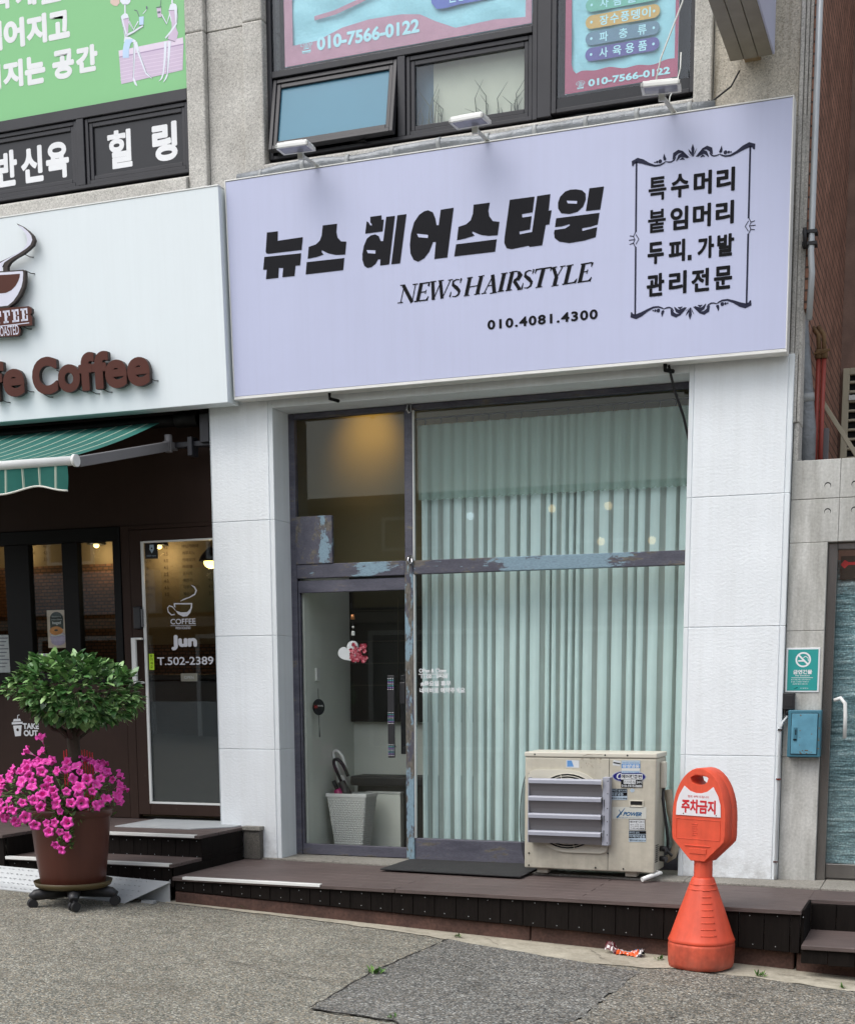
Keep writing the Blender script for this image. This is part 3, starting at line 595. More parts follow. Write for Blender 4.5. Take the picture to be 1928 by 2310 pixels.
# --- upper granite wall
mb = MB()
W0 = .05
mb.box(-6, 2.06, W0+.12, .5, 3.42, 5.09); mb.box(-6, 2.06, W0, W0+.12, 3.42, 4.86)
for (x0, x1) in ((-2.2, -1.892), (1.462, 2.0)):
    for z0, z1 in ((4.861, 6.0), (6.006, 8.2)): mb.box(x0, x1, W0, .5, z0, z1)
mb.build('upper_wall', K['granite'], bd, .004, 1)
mb = MB(); mb.box(1.466, 1.998, W0-.0015, W0+.02, 4.861, 5.998); mb.build('wall_panel', K['granite_stained'], bd, .003, 1, label='granite panel with brown rust streaks under the projecting sign')
for x0, x1 in ((-2.355, -2.203), (-1.889, -1.73), (1.342, 1.459)):
    mb = MB()
    for z0, z1 in ((4.87, 6.0), (6.0005, 8.2)): mb.box(x0, x1, .0, .3, z0, z1)
    mb.build('window_surround', K['granite'], bd, .012, 2)
for x0, x1 in ((-6, -2.36), (-1.727, 1.34)):
    mb = MB(); mb.hexa([(x0, -.03, 4.80), (x1, -.03, 4.80), (x1, .3, 4.80), (x0, .3, 4.80), (x0, -.03, 5.02), (x1, -.03, 5.02), (x1, .12, 5.085), (x0, .12, 5.085)])
    mb.build('sill', K['granite'], bd, .006, 2)
mb = MB()
for x0, x1, y0 in ((2.003, 2.028, .02), (2.031, 2.052, .035), (2.055, 2.075, .05)): mb.box(x0, x1, y0, .4, 3.0, 8.2)
mb.box(2.04, 2.072, .06, .3, 2.7, 3.0)
mb.build('corner_trim', K['granite'], bd, .004, 1)
MB().box(1.9, 2.076, .42, 3.1, -.3, 8.2).build('side_wall', K['brick_side'], bd)
# --- upper windows
def frame(mb, x0, x1, z0, z1, y0, y1, t, mat=0):
    mb.box(x0, x0+t, y0, y1, z0, z1, mat); mb.box(x1-t, x1, y0, y1, z0, z1, mat); mb.box(x0+t, x1-t, y0+.0005, y1, z1-t, z1, mat); mb.box(x0+t, x1-t, y0+.0005, y1, z0, z0+t, mat)
AL, BK = K['alu_black'], K['alu_dark']
def upper(x0, x1, ztr0, ztr1, zb, mull, label):
    wn = MB(); wn.box(x0, x0+.035, .07, .15, zb, 8); wn.box(x1-.035, x1, .07, .15, zb, 8)
    wn.box(x0+.035, x1-.035, .0705, .15, zb, zb+.025)
    if ztr0: wn.box(x0+.035, x1-.035, .068, .15, ztr0, ztr1)
    for a, b in mull: wn.box(a, b, .0715, .15, zb+.025, ztr0)
    o = wn.build('window', AL, bd, .003, 1, label=label)
    return o
wl = upper(-6.0, -2.357, 5.588, 5.668, 5.09, ((-3.361, -3.296), (-4.47, -4.405)), 'upper window with green film over two black hopper lights')
wc = upper(-1.729, .283, 5.629, 5.673, 5.085, ((-.726, -.669),), 'upper window with one hopper light tilted open')
wr = upper(.380, 1.341, None, None, 5.105, (), 'narrow upper window with a poster')
MB().box(.2835, .3795, .066, .15, 5.09, 8).build('mullion', AL, bd, .003, 1)
MB().box(-2.36, 1.345, .151, .5, 5.085, 5.09).build('sill_backing', BK, bd)
def hopper(par, x0, x1, z0, z1, paneM, rot=0.0, inset=.06):
    xf = None
    piv = Vector((0, .085, z1))
    if rot: xf = Matrix.Translation(piv) @ Matrix.Rotation(-rot, 4, 'X') @ Matrix.Translation(-piv)
    mb = MB(); frame(mb, x0, x1, z0, z1, .085, .135, .028); frame(mb, x0+.030, x1-.030, z0+.030, z1-.030, .095, .130, .03)
    s = mb.build('sash', AL, par, .003, 1, xf=xf)
    MB().box(x0+.06, x1-.06, .112, .118, z0+.06, z1-.06).build('pane', paneM, s, xf=xf)
    return s
hopper(wl, -3.29, -2.395, 5.118, 5.583, K['panel_black']); hopper(wl, -4.40, -3.365, 5.118, 5.583, K['panel_black'])
hopper(wc, -1.69, -.73, 5.112, 5.622, K['teal_sky_pane'], rot=.2); s2 = hopper(wc, -.665, .245, 5.112, 5.622, K['glass_up'])  # tilted pane is opaque: teal tint and mirrored sky mixed into one colour
mb = MB(); mb.box(-.63, -.50, .19, .2, 5.14, 5.6, 1); mb.box(-.499, .22, .185, .2, 5.14, 5.6, 0); mb.build('roller_blind', [K['blind_in'], K['blind_blue']], wc)
mb = MB()
for i in range(26):
    x = R.choice((-.58, -.5, -.42, -.15, .0, .08, .14))+R.uniform(-.05, .05); z = 5.15; h = R.uniform(.08, .3)
    mb.tube([(x, .165, z), (x+R.uniform(-.02, .02), .165, z+h*.6), (x+R.uniform(-.09, .09), .165, z+h)], [.004, .003, .0008], 4)
mb.build('window_plant', M('dry_plant', (92, 98, 78), .9, .2, 30), wc)
mb = MB(); mb.box(-1.62, -.78, .14, .16, 5.10, 5.13); mb.tube([(-1.1, .1, 5.13), (-.95, .02, 5.10)], .008, 6); mb.build('latch', K['alu_dark'], wc)
for nm, o, x0, x1, z0 in (('pane', wc, -1.69, .246, 5.674), ('pane', wr, .416, 1.305, 5.2)): MB().box(x0, x1, .088, .094, z0, 8).build(nm, K['glass_up'], o)
mb = MB(); mb.box(.416, 1.305, .085, .1, 5.131, 5.2); mb.build('bottom_rail', K['panel_black'], wr)
mb = MB(); text(mb, '반려곤충 체험 분양', .62, 1.05, 5.148, 5.164, .0845, 0); mb.build('lettering', K['alu_black'], wr)
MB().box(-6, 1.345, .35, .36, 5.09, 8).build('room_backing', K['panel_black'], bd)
# lettering on the black hopper panels
mb = MB(); text(mb, '힐', -3.112, -2.898, 5.208, 5.478, .1105, 0, .025, heavy=.014); text(mb, '링', -2.722, -2.506, 5.208, 5.478, .1105, 0, .025, heavy=.02)
for t, a, b in (('욕', -3.672, -3.462), ('신', -3.905, -3.70), ('반', -4.14, -3.94)): text(mb, t, a, b, 5.205, 5.468, .1105, 0, .025, heavy=.02)
mb.build('lettering', K['white_print'], wl)

# --- salon shopfront: old painted frame
sf_ = MB()
Y0, Y1 = .26, .318
sf_.box(-1.716, -1.664, Y0, Y1, .0, 3.352); sf_.box(1.336, 1.366, Y0, Y1, 0, 3.352); sf_.box(-1.664, -.768, Y0+.002, Y1, 3.312, 3.352); sf_.box(-.703, 1.336, Y0+.002, Y1, 3.312, 3.352)
front = sf_.build('shopfront', K['peel_light'], bd, .004, 1, label='old grey violet shopfront frame of the salon')
MB().box(-.767, -.704, Y0-.008, Y1, 2.24, 3.352).build('mullion', K['peel_light'], front, .004, 1)
MB().box(-.769, -.703, Y0-.012, Y1, -.002, 2.238).build('mullion', K['peel_low'], front, .004, 1, label='lower mullion with its paint peeled to light blue')
MB().box(-1.664, -.770, Y0-.004, Y1, 2.135, 2.24).build('transom', K['peel_door'], front, .004, 1)
MB().box(-.7025, 1.336, Y0-.004, Y1, 2.138, 2.238).build('transom', K['peel_long'], front, .004, 1, label='wide transom with a long patch of bare light blue paint')
MB().box(-1.663, -1.357, Y0-.012, Y0+.02, 2.241, 2.595).build('patch_board', K['peel_panel'], front, .003, 1, label='square board of peeling paint')
mb = MB(); mb.box(-.7025, 1.336, Y0, Y1, .0, .162); mb.build('bottom_rail', K['peel_light'], front, .004, 1)
mb = MB()
for z in (3.32, 2.245): mb.tube([(-.73, Y0-.016, z+.03), (-.735, Y0-.03, z-.01), (-.72, Y0-.03, z-.035), (-.705, Y0-.018, z-.02), (-.715, Y0-.016, z+.03)], .009, 6)
mb.build('hook', K['chrome'], front)
def pane(x0, x1, z0, z1, m, par, y=.288): return MB().box(x0, x1, y, y+.006, z0, z1).build('pane', m, par)
pane(-1.662, -.769, 2.241, 3.311, K['glass_shop'], front); pane(-.702, 1.335, 2.24, 3.311, K['glass_shop'], front); wp = pane(-.702, 1.335, .163, 2.137, K['glass_shop'], front)
mb = MB()
for (a, b, c, d) in ((-.703, -.696, 2.24, 3.31), (-.703, -.696, .164, 2.136)): mb.box(a, b, Y0-.003, Y0+.03, c, d)
mb.build('bead', K['white_metal'], front)
mb = MB()
text(mb, 'OPen & Close', -.672, -.455, 1.415, 1.445, .2865, 0, .022); mb.box(-.677, -.438, .2865, .2875, 1.401, 1.406)
text(mb, '11:00 - 09:00', -.655, -.443, 1.372, 1.397, .2865, 0, .025); text(mb, '#화요일 휴무', -.66, -.418, 1.314, 1.354, .2865, 0, .03); text(mb, '네이버로 예약주세요', -.668, -.307, 1.262, 1.304, .2865, 0, .03)
mb.build('lettering', K['white_print'], wp)
# door
dr = MB(); dr.box(-1.661, -.771, Y0+.01, Y1-.004, 2.028, 2.118); dr.box(-1.661, -.771, Y0+.01, Y1-.004, .004, .086)
dr.box(-1.661, -1.648, Y0+.012, Y1-.004, .086, 2.028); door = dr.build('door', K['peel_light'], bd, .003, 1, label='framed glass salon door')
MB().box(-1.6475, -.771, .289, .295, .0865, 2.0275).build('pane', K['glass_shop'], door)
mb = MB(); mb.box(-.898, -.843, .205, .219, .778, 1.396); mb.tube([(-.87, .21, 1.30), (-.87, .287, 1.30)], .008, 8); mb.tube([(-.87, .21, .86), (-.87, .287, .86)], .008, 8)
hd = mb.build('handle', K['plastic_black'], door, .004, 2)
mb = MB()
for z0 in (1.29, 1.035, .793):
    for i in range(7):
        for j in range(4): mb.ball((-.891+.0135*j, .2035, z0+.0135*i), .0045, 6, (i+j*3) % 3, (1, .5, 1))
mb.build('rhinestones', [K['chrome'], M('gem_lilac', (150, 120, 190), .15, .2, 40, metal=.7), M('gem_teal', (90, 170, 170), .15, .2, 40, metal=.7)], hd)
MB().box(-.838, -.80, .32, .36, .80, 1.40).build('inner_handle', K['plastic_black'], door, .004, 2)
MB().box(-.822, -.775, .255, .287, 1.18, 1.345).build('lock', K['plastic_black'], door, .006, 2)

# --- salon room
rm = MB()
rm.box(-1.70, -1.64, .33, 5.0, -.05, 2.27, 0); rm.box(-2.21, -2.15, .35, 1.3, 2.2705, 3.62, 1)
rm.box(-2.15, 1.4, 1.25, 1.30, 2.27, 3.62, 1); rm.box(-2.2, -1.7, .35, 1.3, 2.2, 2.269, 1)                    # beam wall behind the transom light
rm.box(-2.2, 1.5, .36, 5, 3.6, 3.66, 1)
rm.box(1.37, 1.42, .34, 5, -.05, 3.62, 0); rm.box(-1.66, 1.4, 3.4, 3.45, -.05, 3.62, 0)
room = rm.build('interior_wall', [K['int_white'], K['int_beige']], bd)
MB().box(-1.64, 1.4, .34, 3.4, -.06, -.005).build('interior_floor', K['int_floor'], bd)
# --- cafe front
cf = MB(); CB = .31
cf.box(-6, -2.243, CB, CB+.05, 2.60, 3.5); cf.box(-6, -3.262, CB, CB+.05, .238, 1.27)
cf.box(-3.256, -3.176, CB-.012, CB+.05, .238, 2.60); cf.box(-3.176, -2.243, CB-.01, CB+.05, 2.568, 2.60)
cafe = cf.build('cafe_front', K['cafe_brown'], bd, .003, 1)
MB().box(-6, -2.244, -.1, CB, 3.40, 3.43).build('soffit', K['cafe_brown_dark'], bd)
mb = MB(); mb.box(-6, -3.262, CB-.045, CB+.05, 1.272, 1.352); mb.build('window_sill', K['cafe_brown'], cafe, .004, 1)
fw = MB(); fw.box(-6, -3.262, CB-.02, CB+.05, 2.49, 2.598); fw.box(-6, -3.262, CB-.02, CB+.05, 1.354, 1.44)
for a, b in ((-3.33, -3.262), (-3.82, -3.668), (-4.39, -4.146), (-4.95, -4.71)): fw.box(a, b, CB-.02, CB+.05, 1.44, 2.49)
cw = fw.build('window', BK, bd, .004, 1, label='black framed folding cafe window')
for a, b in ((-3.668, -3.33), (-4.146, -3.82), (-4.71, -4.39), (-6, -4.95)): MB().box(a, b, CB+.01, CB+.016, 1.44, 2.49).build('pane', K['glass_cafe'], cw)
cdm = MB(); cdm.box(-3.173, -3.062, CB-.015, CB+.03, .272, 2.565); cdm.box(-3.062, -2.243, CB-.015, CB+.03, 2.468, 2.565); cdm.box(-3.062, -2.243, CB-.015, CB+.03, .272, .377)
cdoor = cdm.build('door', K['cafe_brown'], bd, .004, 1, label='brown cafe door with one tall glass pane')
MB().box(-3.062, -2.243, CB+.002, CB+.008, .377, 2.468).build('pane', K['glass_cafe'], cdoor)
mb = MB(); mb.box(-3.066, -3.044, CB-.018, CB+.001, .365, 2.472); mb.box(-3.044, -2.243, CB-.018, CB+.001, 2.46, 2.474); mb.box(-3.044, -2.243, CB-.018, CB+.001, .365, .382); mb.build('bead', K['white_metal'], cdoor, .002, 1)
mb = MB(); mb.box(-3.152, -3.112, CB-.075, CB-.05, 1.345, 1.712); mb.box(-3.112, -3.058, CB-.075, CB-.05, 1.345, 1.362); mb.box(-3.112, -3.058, CB-.075, CB-.05, 1.695, 1.712); mb.box(-3.09, -3.07, CB-.055, CB-.015, 1.346, 1.361); mb.box(-3.09, -3.07, CB-.055, CB-.015, 1.696, 1.711)
mb.build('handle', K['white_metal'], cdoor, .003, 1)
mb = MB(); mb.box(-3.138, -3.072, CB-.05, CB-.015, 1.783, 1.96); mb.build('lock', K['plastic_black'], cdoor, .008, 2); MB().box(-3.068, -3.058, CB-.045, CB-.018, 1.80, 1.94).build('lock_plate', K['steel'], cdoor, .002, 1)
# glass lettering of the cafe door
YG = CB+.0005
def W2(c, pts, Y): return [((q := onY(c, x, y, Y)).x, q.z) for x, y in pts]
mb = MB()
mb.ribbon(W2('7', [(1372, 1335), (1398, 1352), (1410, 1375), (1400, 1402), (1360, 1425), (1318, 1440), (1296, 1452)], YG), [.002, .012, .014, .012, .008, .010, .003], YG)
mb.sheet(W2('7', [(1248, 1465), (1382, 1465), (1380, 1500), (1368, 1535), (1345, 1560), (1315, 1563), (1280, 1545), (1262, 1520), (1300, 1532), (1345, 1530), (1368, 1505), (1372, 1475), (1258, 1475), (1262, 1500), (1250, 1490)], YG), YG)
mb.ribbon(W2('7', [(1262, 1520), (1240, 1492), (1218, 1485), (1204, 1500), (1210, 1530), (1232, 1550), (1256, 1548), (1250, 1535)], YG), [.004, .008, .009, .009, .009, .009, .008, .003], YG)
text(mb, 'COFFEE', -2.822, -2.592, 1.815, 1.858, YG, 0, .012); mb.box(-2.825, -2.59, YG, YG+.0005, 1.803, 1.806); text(mb, 'FRESH ROASTED', -2.775, -2.64, 1.775, 1.795, YG, 0, .006)
text(mb, 'Jun', -2.822, -2.584, 1.609, 1.73, YG, 0, .02, heavy=.05); text(mb, 'T.502-2389', -2.958, -2.440, 1.492, 1.556, YG, 0, .012)
mb.build('lettering', M('frost_print', (206, 206, 212), .5, .04, 5), cdoor)
mb = MB(); mb.box(-3.036, -2.918, YG, YG+.001, 2.336, 2.458, 0); q = [(-2.99, 2.445), (-2.953, 2.445), (-2.95, 2.41), (-2.972, 2.378), (-2.994, 2.41)]; mb.sheet(q, YG-.001, 1); mb.disc(-2.972, 2.417, .007, YG-.0018, 0); text(mb, 'GiGA eyes', -3.02, -2.935, 2.352, 2.366, YG-.001, 1)
mb.build('sticker', [K['panel_black'], K['sticker_pale']], cdoor, label='small dark security sticker with a pale shield')
mb = MB(); mb.box(-3.034, -2.988, YG, YG+.001, 1.455, 1.584, 0)
for i, ch in enumerate('당기세요'): text(mb, ch, -3.022, -3.0, 1.556-i*.029, 1.578-i*.029, YG-.001, 1, .01)
mb.build('sticker', [K['lime'], K['ink_black']], cdoor, label='lime green strip sticker')
mb = MB(); mb.box(-2.754, -2.603, CB+.02, CB+.026, 1.361, 1.425, 0); text(mb, 'OPEN', -2.722, -2.636, 1.382, 1.404, CB+.0195, 1); mb.tube([(-2.73, CB+.022, 1.425), (-2.68, CB+.022, 1.60), (-2.63, CB+.022, 1.425)], .003, 5, 2)
mb.build('hanging_plate', [M('open_plate', (150, 146, 136), .6, .05, 8), K['sticker_white'], K['rubber']], cdoor)
mb = MB(); mb.box(-3.045, -2.243, CB+.0095, CB+.0105, .385, 1.20); mb.build('frosted_film', M('frost_film', (52, 58, 62), .55, .1, 2), cdoor)
# take out sign on the brown panel
mb = MB(); YT = CB-.001
mb.sheet([(-4.40, .996), (-4.312, 1.0), (-4.325, .91), (-4.385, .905)], YT); mb.sheet([(-4.412, 1.006), (-4.30, 1.012), (-4.30, 1.03), (-4.412, 1.024)], YT); mb.sheet([(-4.40, 1.03), (-4.315, 1.035), (-4.325, 1.056), (-4.39, 1.052)], YT)
mb.ribbon([(-4.352, 1.05), (-4.348, 1.082), (-4.33, 1.088)], .007, YT); mb.disc(-4.355, .962, .013, YT-.001, 1)
text(mb, 'TAKE', -4.301, -4.137, .968, 1.018, YT, 0, .02, heavy=.04); text(mb, 'OUT', -4.295, -4.15, .908, .96, YT, 0, .02, heavy=.04)
mb.build('take_out_mark', [K['white_print'], K['cafe_brown']], cafe)
# --- cafe room
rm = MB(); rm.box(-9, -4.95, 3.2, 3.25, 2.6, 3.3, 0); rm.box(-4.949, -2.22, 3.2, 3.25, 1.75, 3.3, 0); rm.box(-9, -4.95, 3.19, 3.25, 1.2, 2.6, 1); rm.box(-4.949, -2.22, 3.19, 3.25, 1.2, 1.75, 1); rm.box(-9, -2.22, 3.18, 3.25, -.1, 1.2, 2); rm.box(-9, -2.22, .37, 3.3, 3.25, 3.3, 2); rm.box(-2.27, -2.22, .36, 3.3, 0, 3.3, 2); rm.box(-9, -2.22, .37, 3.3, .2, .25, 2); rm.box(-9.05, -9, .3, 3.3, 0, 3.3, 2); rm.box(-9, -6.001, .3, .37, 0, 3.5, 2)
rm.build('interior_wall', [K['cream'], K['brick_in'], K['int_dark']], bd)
mb = MB(); names = ['아메리카노', '카페라떼', '바닐라라떼', '카푸치노', '카페모카', '카라멜', '유자차', '레몬차', '자몽에이드', '복숭아티']
for cx in (-6.4, -4.92, -4.4, -3.8):
    for i, t in enumerate(names):
        z = 2.86-.068*i
        if z < (2.62 if cx < -5 else 2.0): break
        text(mb, t, cx, cx+.07*len(t)*.55, z, z+.036, 3.195, 0); text(mb, ('3.5', '4.0', '4.5')[i % 3], cx+.30, cx+.35, z, z+.035, 3.195, 0)
mb.build('menu_lettering', K['menu_ink'], bd)
ct = thing('cafe_counter', 'dim grey counter inside the cafe behind the folding window', 'counter', (-4.2, 2.2, .25))
MB().box(-6, -2.9, 2.0, 2.6, .25, 1.38).build('body', M('counter_grey', (84, 82, 80), .5, .1, 3), ct, .01); MB().box(-6, -2.86, 1.95, 2.65, 1.381, 1.43).build('top', K['int_dark'], ct, .006)

# ================================================================ CURTAIN
def curtain(x0, x1, z0, z1, name, label, n, seed, group):
    r = random.Random(seed); mb = MB(); x = x0; segs = []
    pw = (x1-x0)/n
    while x < x1-.01:
        wdt = pw*r.uniform(.72, 1.3)*(.55 if abs(x-.36) < .13 else 1); segs.append((x, min(x+wdt, x1))); x += wdt
    rowsz = [z0+(z1-z0)*i/14 for i in range(15)]
    def strip(xa, xb, ya, yb, ma, arch, drift):
        vs = []; cols = 7
        for i, z in enumerate(rowsz):
            t = i/14; sp = 1+.10*(1-t)*math.sin(3*t+drift)
            for k in range(cols):
                u = k/(cols-1); xc = (xa+xb)/2; X = xc+(xb-xa)*(u-.5)*sp; Yv = ya+(yb-ya)*u-arch*math.sin(math.pi*u)*(.6+.6*(1-t)); vs.append((X, Yv+.004*math.sin(5*t+drift), z))
        fs = [(i*cols+k, i*cols+k+1, (i+1)*cols+k+1, (i+1)*cols+k) for i in range(14) for k in range(cols-1)]
        mb.add(vs, fs, ma, True)
    for j, (a, b) in enumerate(segs):
        w_ = b-a; f = r.uniform(.62, .74); d = r.uniform(0, 6); m_ = a+w_*f
        strip(a, m_, .52, .50, 0, .018, d)                        # opaque band of the drape
        strip(m_, b, .50, .538, 1, -.008, d); strip(b-.004, b+.010, .538, .52, 1, 0, d)   # darker grey band in the fold gaps, folding back
    return mb.build('drape', [K['curtain'], K['fold_grey']], t_, 0)
for x0, x1, lab, nn, sd_ in ((-.735, .36, 'pale mint pleated curtain hanging behind the salon glass, the half beside the mullion', 12, 3), (.36, 1.345, 'pale mint pleated curtain hanging behind the salon glass, the half above the outdoor unit', 11, 5)):
    t_ = thing('curtain', lab, 'curtain', ((x0+x1)/2, .5, 3.25), 'salon window curtains'); curtain(x0, x1, .1, 3.24, 'curtain', lab, nn, sd_, None)
    mb = MB(); n_ = 90; vs = []
    for i, z in enumerate((2.695, 3.0, 3.235)):
        for k in range(n_+1):
            X = x0+(x1-x0)*k/n_; vs.append((X, .455+.010*math.sin(k*2*math.pi*(12 if x0 < 0 else 11)/n_+sd_)+.004*math.sin(k*.9), z+(.006*math.sin(k*1.7) if i == 0 else 0)))
    mb.add(vs, [(i*(n_+1)+k, i*(n_+1)+k+1, (i+1)*(n_+1)+k+1, (i+1)*(n_+1)+k) for i in range(2) for k in range(n_)], 0, True)
    mb.build('valance', K['valance'], t_)
    mb = MB()
    for k in range(9):
        X = x0+.05+(x1-x0-.1)*k/8; mb.tube([(X, .47, 3.235), (X+.008, .47, 3.262), (X, .47, 3.28)], .004, 5)
    mb.build('hook', K['alu_dark'], t_)
rod = thing('curtain_rail', 'thin dark curtain rail above the mint curtains', 'curtain rail', (.3, .47, 3.285)); MB().tube([(-.76, .47, 3.285), (1.36, .47, 3.285)], .008, 8).build('rail', K['alu_dark'], rod)
# ================================================================ SIGNS
TILT = math.atan2(.06, 1.475)
def sign_frame(root):
    n_ = Vector((0, -math.cos(TILT), -math.sin(TILT))); up = Vector((0, -math.sin(TILT), math.cos(TILT))); o = Vector(root)
    def f(c, x, y, d=0.0):
        q = ray(c, x, y); t = (o+n_*d-CAM).dot(n_)/q.dot(n_); P = CAM+q*t; return (P.x-o.x, (P-o).dot(up))
    return f
# --- lavender salon sign
ps = thing('shop_sign', 'lavender salon signboard with black lettering leaning out above the curtained window', 'sign', (0, -.15, 3.41), rot=(TILT, 0, 0))
sg = sign_frame((0, -.15, 3.41)); H = 1.478
MB().box(-1.938, 1.996, .0, .012, .012, H-.012).build('face', K['sign_purple'], ps)
mb = MB(); frame(mb, -1.945, 2.003, 0, H, -.004, .13, .0085); mb.box(-1.945, 2.003, -.006, .13, -.012, .0); mb.build('edge_frame', K['sign_edge'], ps, .002, 1)
mb = MB(); mb.box(-1.93, 1.99, .012, .02, .01, H-.01); mb.build('back_panel', K['galv'], ps)
def S(c, pts, d=.002): return [sg(c, x, y, d) for x, y in pts]
mb = MB(); y1, y2 = -.0022, -.0040
title = [('A', [(97,370),(205,358),(203,452),(452,415),(440,542),(115,580),(92,576),(85,560)]),
 ('A', [(72,612),(435,575),(425,695),(380,698),(370,800),(250,812),(258,720),(215,720),(210,818),(88,832),(95,738),(60,738)]),
 ('A', [(648,300),(790,283),(783,365),(795,420),(830,458),(882,460),(870,588),(780,592),(700,575),(640,545),(636,562),(658,588),(590,612),(500,630),(510,512),(580,488),(620,450),(638,400)]),
 ('A', [(490,663),(862,622),(850,742),(480,785)]),
 ('A', [(1118,215),(1228,200),(1230,245),(1252,240),(1240,358),(1068,382),(1082,260),(1100,268),(1115,298),(1134,300),(1132,284),(1118,272)]),
 ('A', [(1165,388),(1200,405),(1222,455),(1245,455),(1275,215),(1362,205),(1305,685),(1215,697),(1218,635),(1195,635),(1170,680),(1130,712),(1090,720),(1058,700),(1040,640),(1040,580),(1055,500),(1085,430),(1120,400)]),
 ('A', [(1385,200),(1475,188),(1412,675),(1325,685)]),
 ('A', [(1690,150),(1735,170),(1760,230),(1772,298),(1793,298),(1813,145),(1941,125),(1878,617),(1750,632),(1765,463),(1738,463),(1700,560),(1650,625),(1590,660),(1545,640),(1515,580),(1508,490),(1520,380),(1550,270),(1600,195),(1650,160)]),
 ('B', [(385,270),(545,250),(530,330),(540,385),(575,432),(640,440),(622,572),(530,578),(460,570),(375,535),(370,550),(395,575),(300,605),(220,622),(235,490),(310,465),(355,425),(378,360)]),
 ('B', [(212,662),(613,612),(597,735),(193,782)]),
 ('B', [(742,222),(987,190),(967,345),(862,363),(866,398),(958,384),(942,515),(836,535),(840,563),(962,540),(1012,185),(1143,165),(1125,330),(1155,325),(1132,465),(1097,470),(1062,672),(935,688),(930,675),(760,710),(710,700),(688,650),(690,600)]),
 ('B', [(1400,118),(1455,128),(1490,160),(1492,220),(1465,290),(1410,340),(1330,362),(1250,355),(1220,310),(1218,250),(1240,190),(1290,140),(1340,122)]),
 ('B', [(1528,108),(1672,90),(1635,318),(1493,333)]),
 ('B', [(1200,405),(1628,350),(1610,465),(1540,488),(1455,502),(1458,530),(1605,492),(1590,590),(1480,625),(1330,650),(1230,635),(1185,600),(1178,550),(1185,520),(1290,505),(1335,475),(1332,462),(1250,485),(1188,492)])]
for c, p in title: mb.sheet(S(c, p), y1, 0)
for c, p in (('A', [(1082,545),(1170,548),(1170,580),(1095,575)]), ('A', [(1580,383),(1690,395),(1687,425),(1595,418)]), ('B', [(1305,232),(1408,235),(1405,262),(1315,258)])): mb.sheet(S(c, p), y2, 1)
mb.build('title_lettering', [K['ink'], K['sign_purple']], ps)
mb = MB()
TH, TN = .0255, .0062
def st_(p, w, c='C'): mb.ribbon(S(c, p), w, y1-.0002*(len(mb.f) % 5), 0)
k = TH
for p, w in (([(115,235),(85,375)],TN),([(108,232),(180,372)],k),([(208,225),(180,370)],TN),([(60,378),(105,372)],TN),([(185,226),(228,220)],TN),([(82,233),(120,228)],TN),
 ([(255,220),(225,360)],k),([(240,219),(325,208)],TN*1.3),([(325,206),(314,238)],[.006,.016]),([(248,290),(292,284)],TN),([(297,268),(287,302)],TN),([(197,366),(300,352)],TN*1.3),([(298,356),(314,322)],[.016,.005]),
 ([(350,200),(354,352)],k*.9),([(354,352),(412,215)],TN),([(412,192),(426,342)],k*.9),([(426,342),(495,190)],TN),([(328,205),(378,198)],TN),([(395,196),(440,190)],TN),([(475,190),(516,184)],TN),
 ([(572,186),(545,184),(518,200),(516,228),(545,252),(568,280),(560,308),(535,325),(508,324)],[.005,.008,.013,.021,.026,.021,.013,.008,.005]),([(586,174),(575,212)],[.012,.005]),([(500,285),(490,328)],[.005,.012]),
 ([(655,170),(625,315)],k),([(645,247),(720,234)],TN),([(750,158),(715,302)],k),([(632,173),(678,165)],TN),([(605,320),(652,312)],TN),([(725,161),(774,152)],TN),([(690,308),(738,300)],TN),
 ([(850,142),(772,297)],TN),([(842,145),(856,290)],k),([(805,237),(850,229)],TN),([(750,301),(792,294)],TN),([(820,299),(878,289)],TN),
 ([(938,133),(905,280)],k),([(912,138),(966,129)],TN),([(882,285),(936,276)],TN),
 ([(1005,123),(970,272)],k),([(1000,121),(1040,117),(1060,122)],TN*1.2),([(1055,122),(1070,145),(1052,178),(1015,194)],[.02,.034,.026,.008]),([(1018,194),(1064,264)],k*.9),([(978,128),(1012,122)],TN),([(948,277),(1000,269)],TN),([(1045,270),(1088,260)],TN),
 ([(1165,112),(1140,110),(1113,126),(1110,154),(1140,178),(1162,206),(1154,236),(1128,254),(1100,253)],[.005,.008,.013,.021,.026,.021,.013,.008,.005]),([(1182,100),(1170,138)],[.012,.005]),([(1094,212),(1082,258)],[.005,.012]),
 ([(1200,102),(1328,84)],TN*1.4),([(1204,100),(1190,135)],[.014,.004]),([(1326,84),(1318,116)],[.014,.004]),([(1262,92),(1222,246)],k),([(1195,251),(1250,242)],TN),
 ([(1342,84),(1368,166)],k*.9),([(1420,75),(1370,166)],TN),([(1368,160),(1350,232)],k),([(1320,90),(1372,80)],TN),([(1398,79),(1442,71)],TN),([(1325,239),(1384,229)],TN),
 ([(1478,68),(1442,218)],k),([(1448,74),(1508,62)],TN),([(1415,224),(1520,207)],TN*1.3),([(1516,212),(1537,176)],[.018,.004]),
 ([(1592,55),(1560,203)],k),([(1568,60),(1662,44)],TN*1.3),([(1664,42),(1655,80)],[.016,.005]),([(1582,124),(1620,117)],TN),([(1626,101),(1615,136)],TN),([(1540,208),(1640,193)],TN*1.3),([(1636,198),(1657,163)],[.018,.004])): st_(p, w)
L_, R_ = sg('C', 800, 565, .002), sg('C', 1707, 468, .002); T_, B_ = sg('C', 1675, 430, .002), sg('C', 1675, 512, .002)
text(mb, '010.4081.4300', L_[0], R_[0], B_[1], T_[1], y1, 0, .02, space=1.18, heavy=.025)
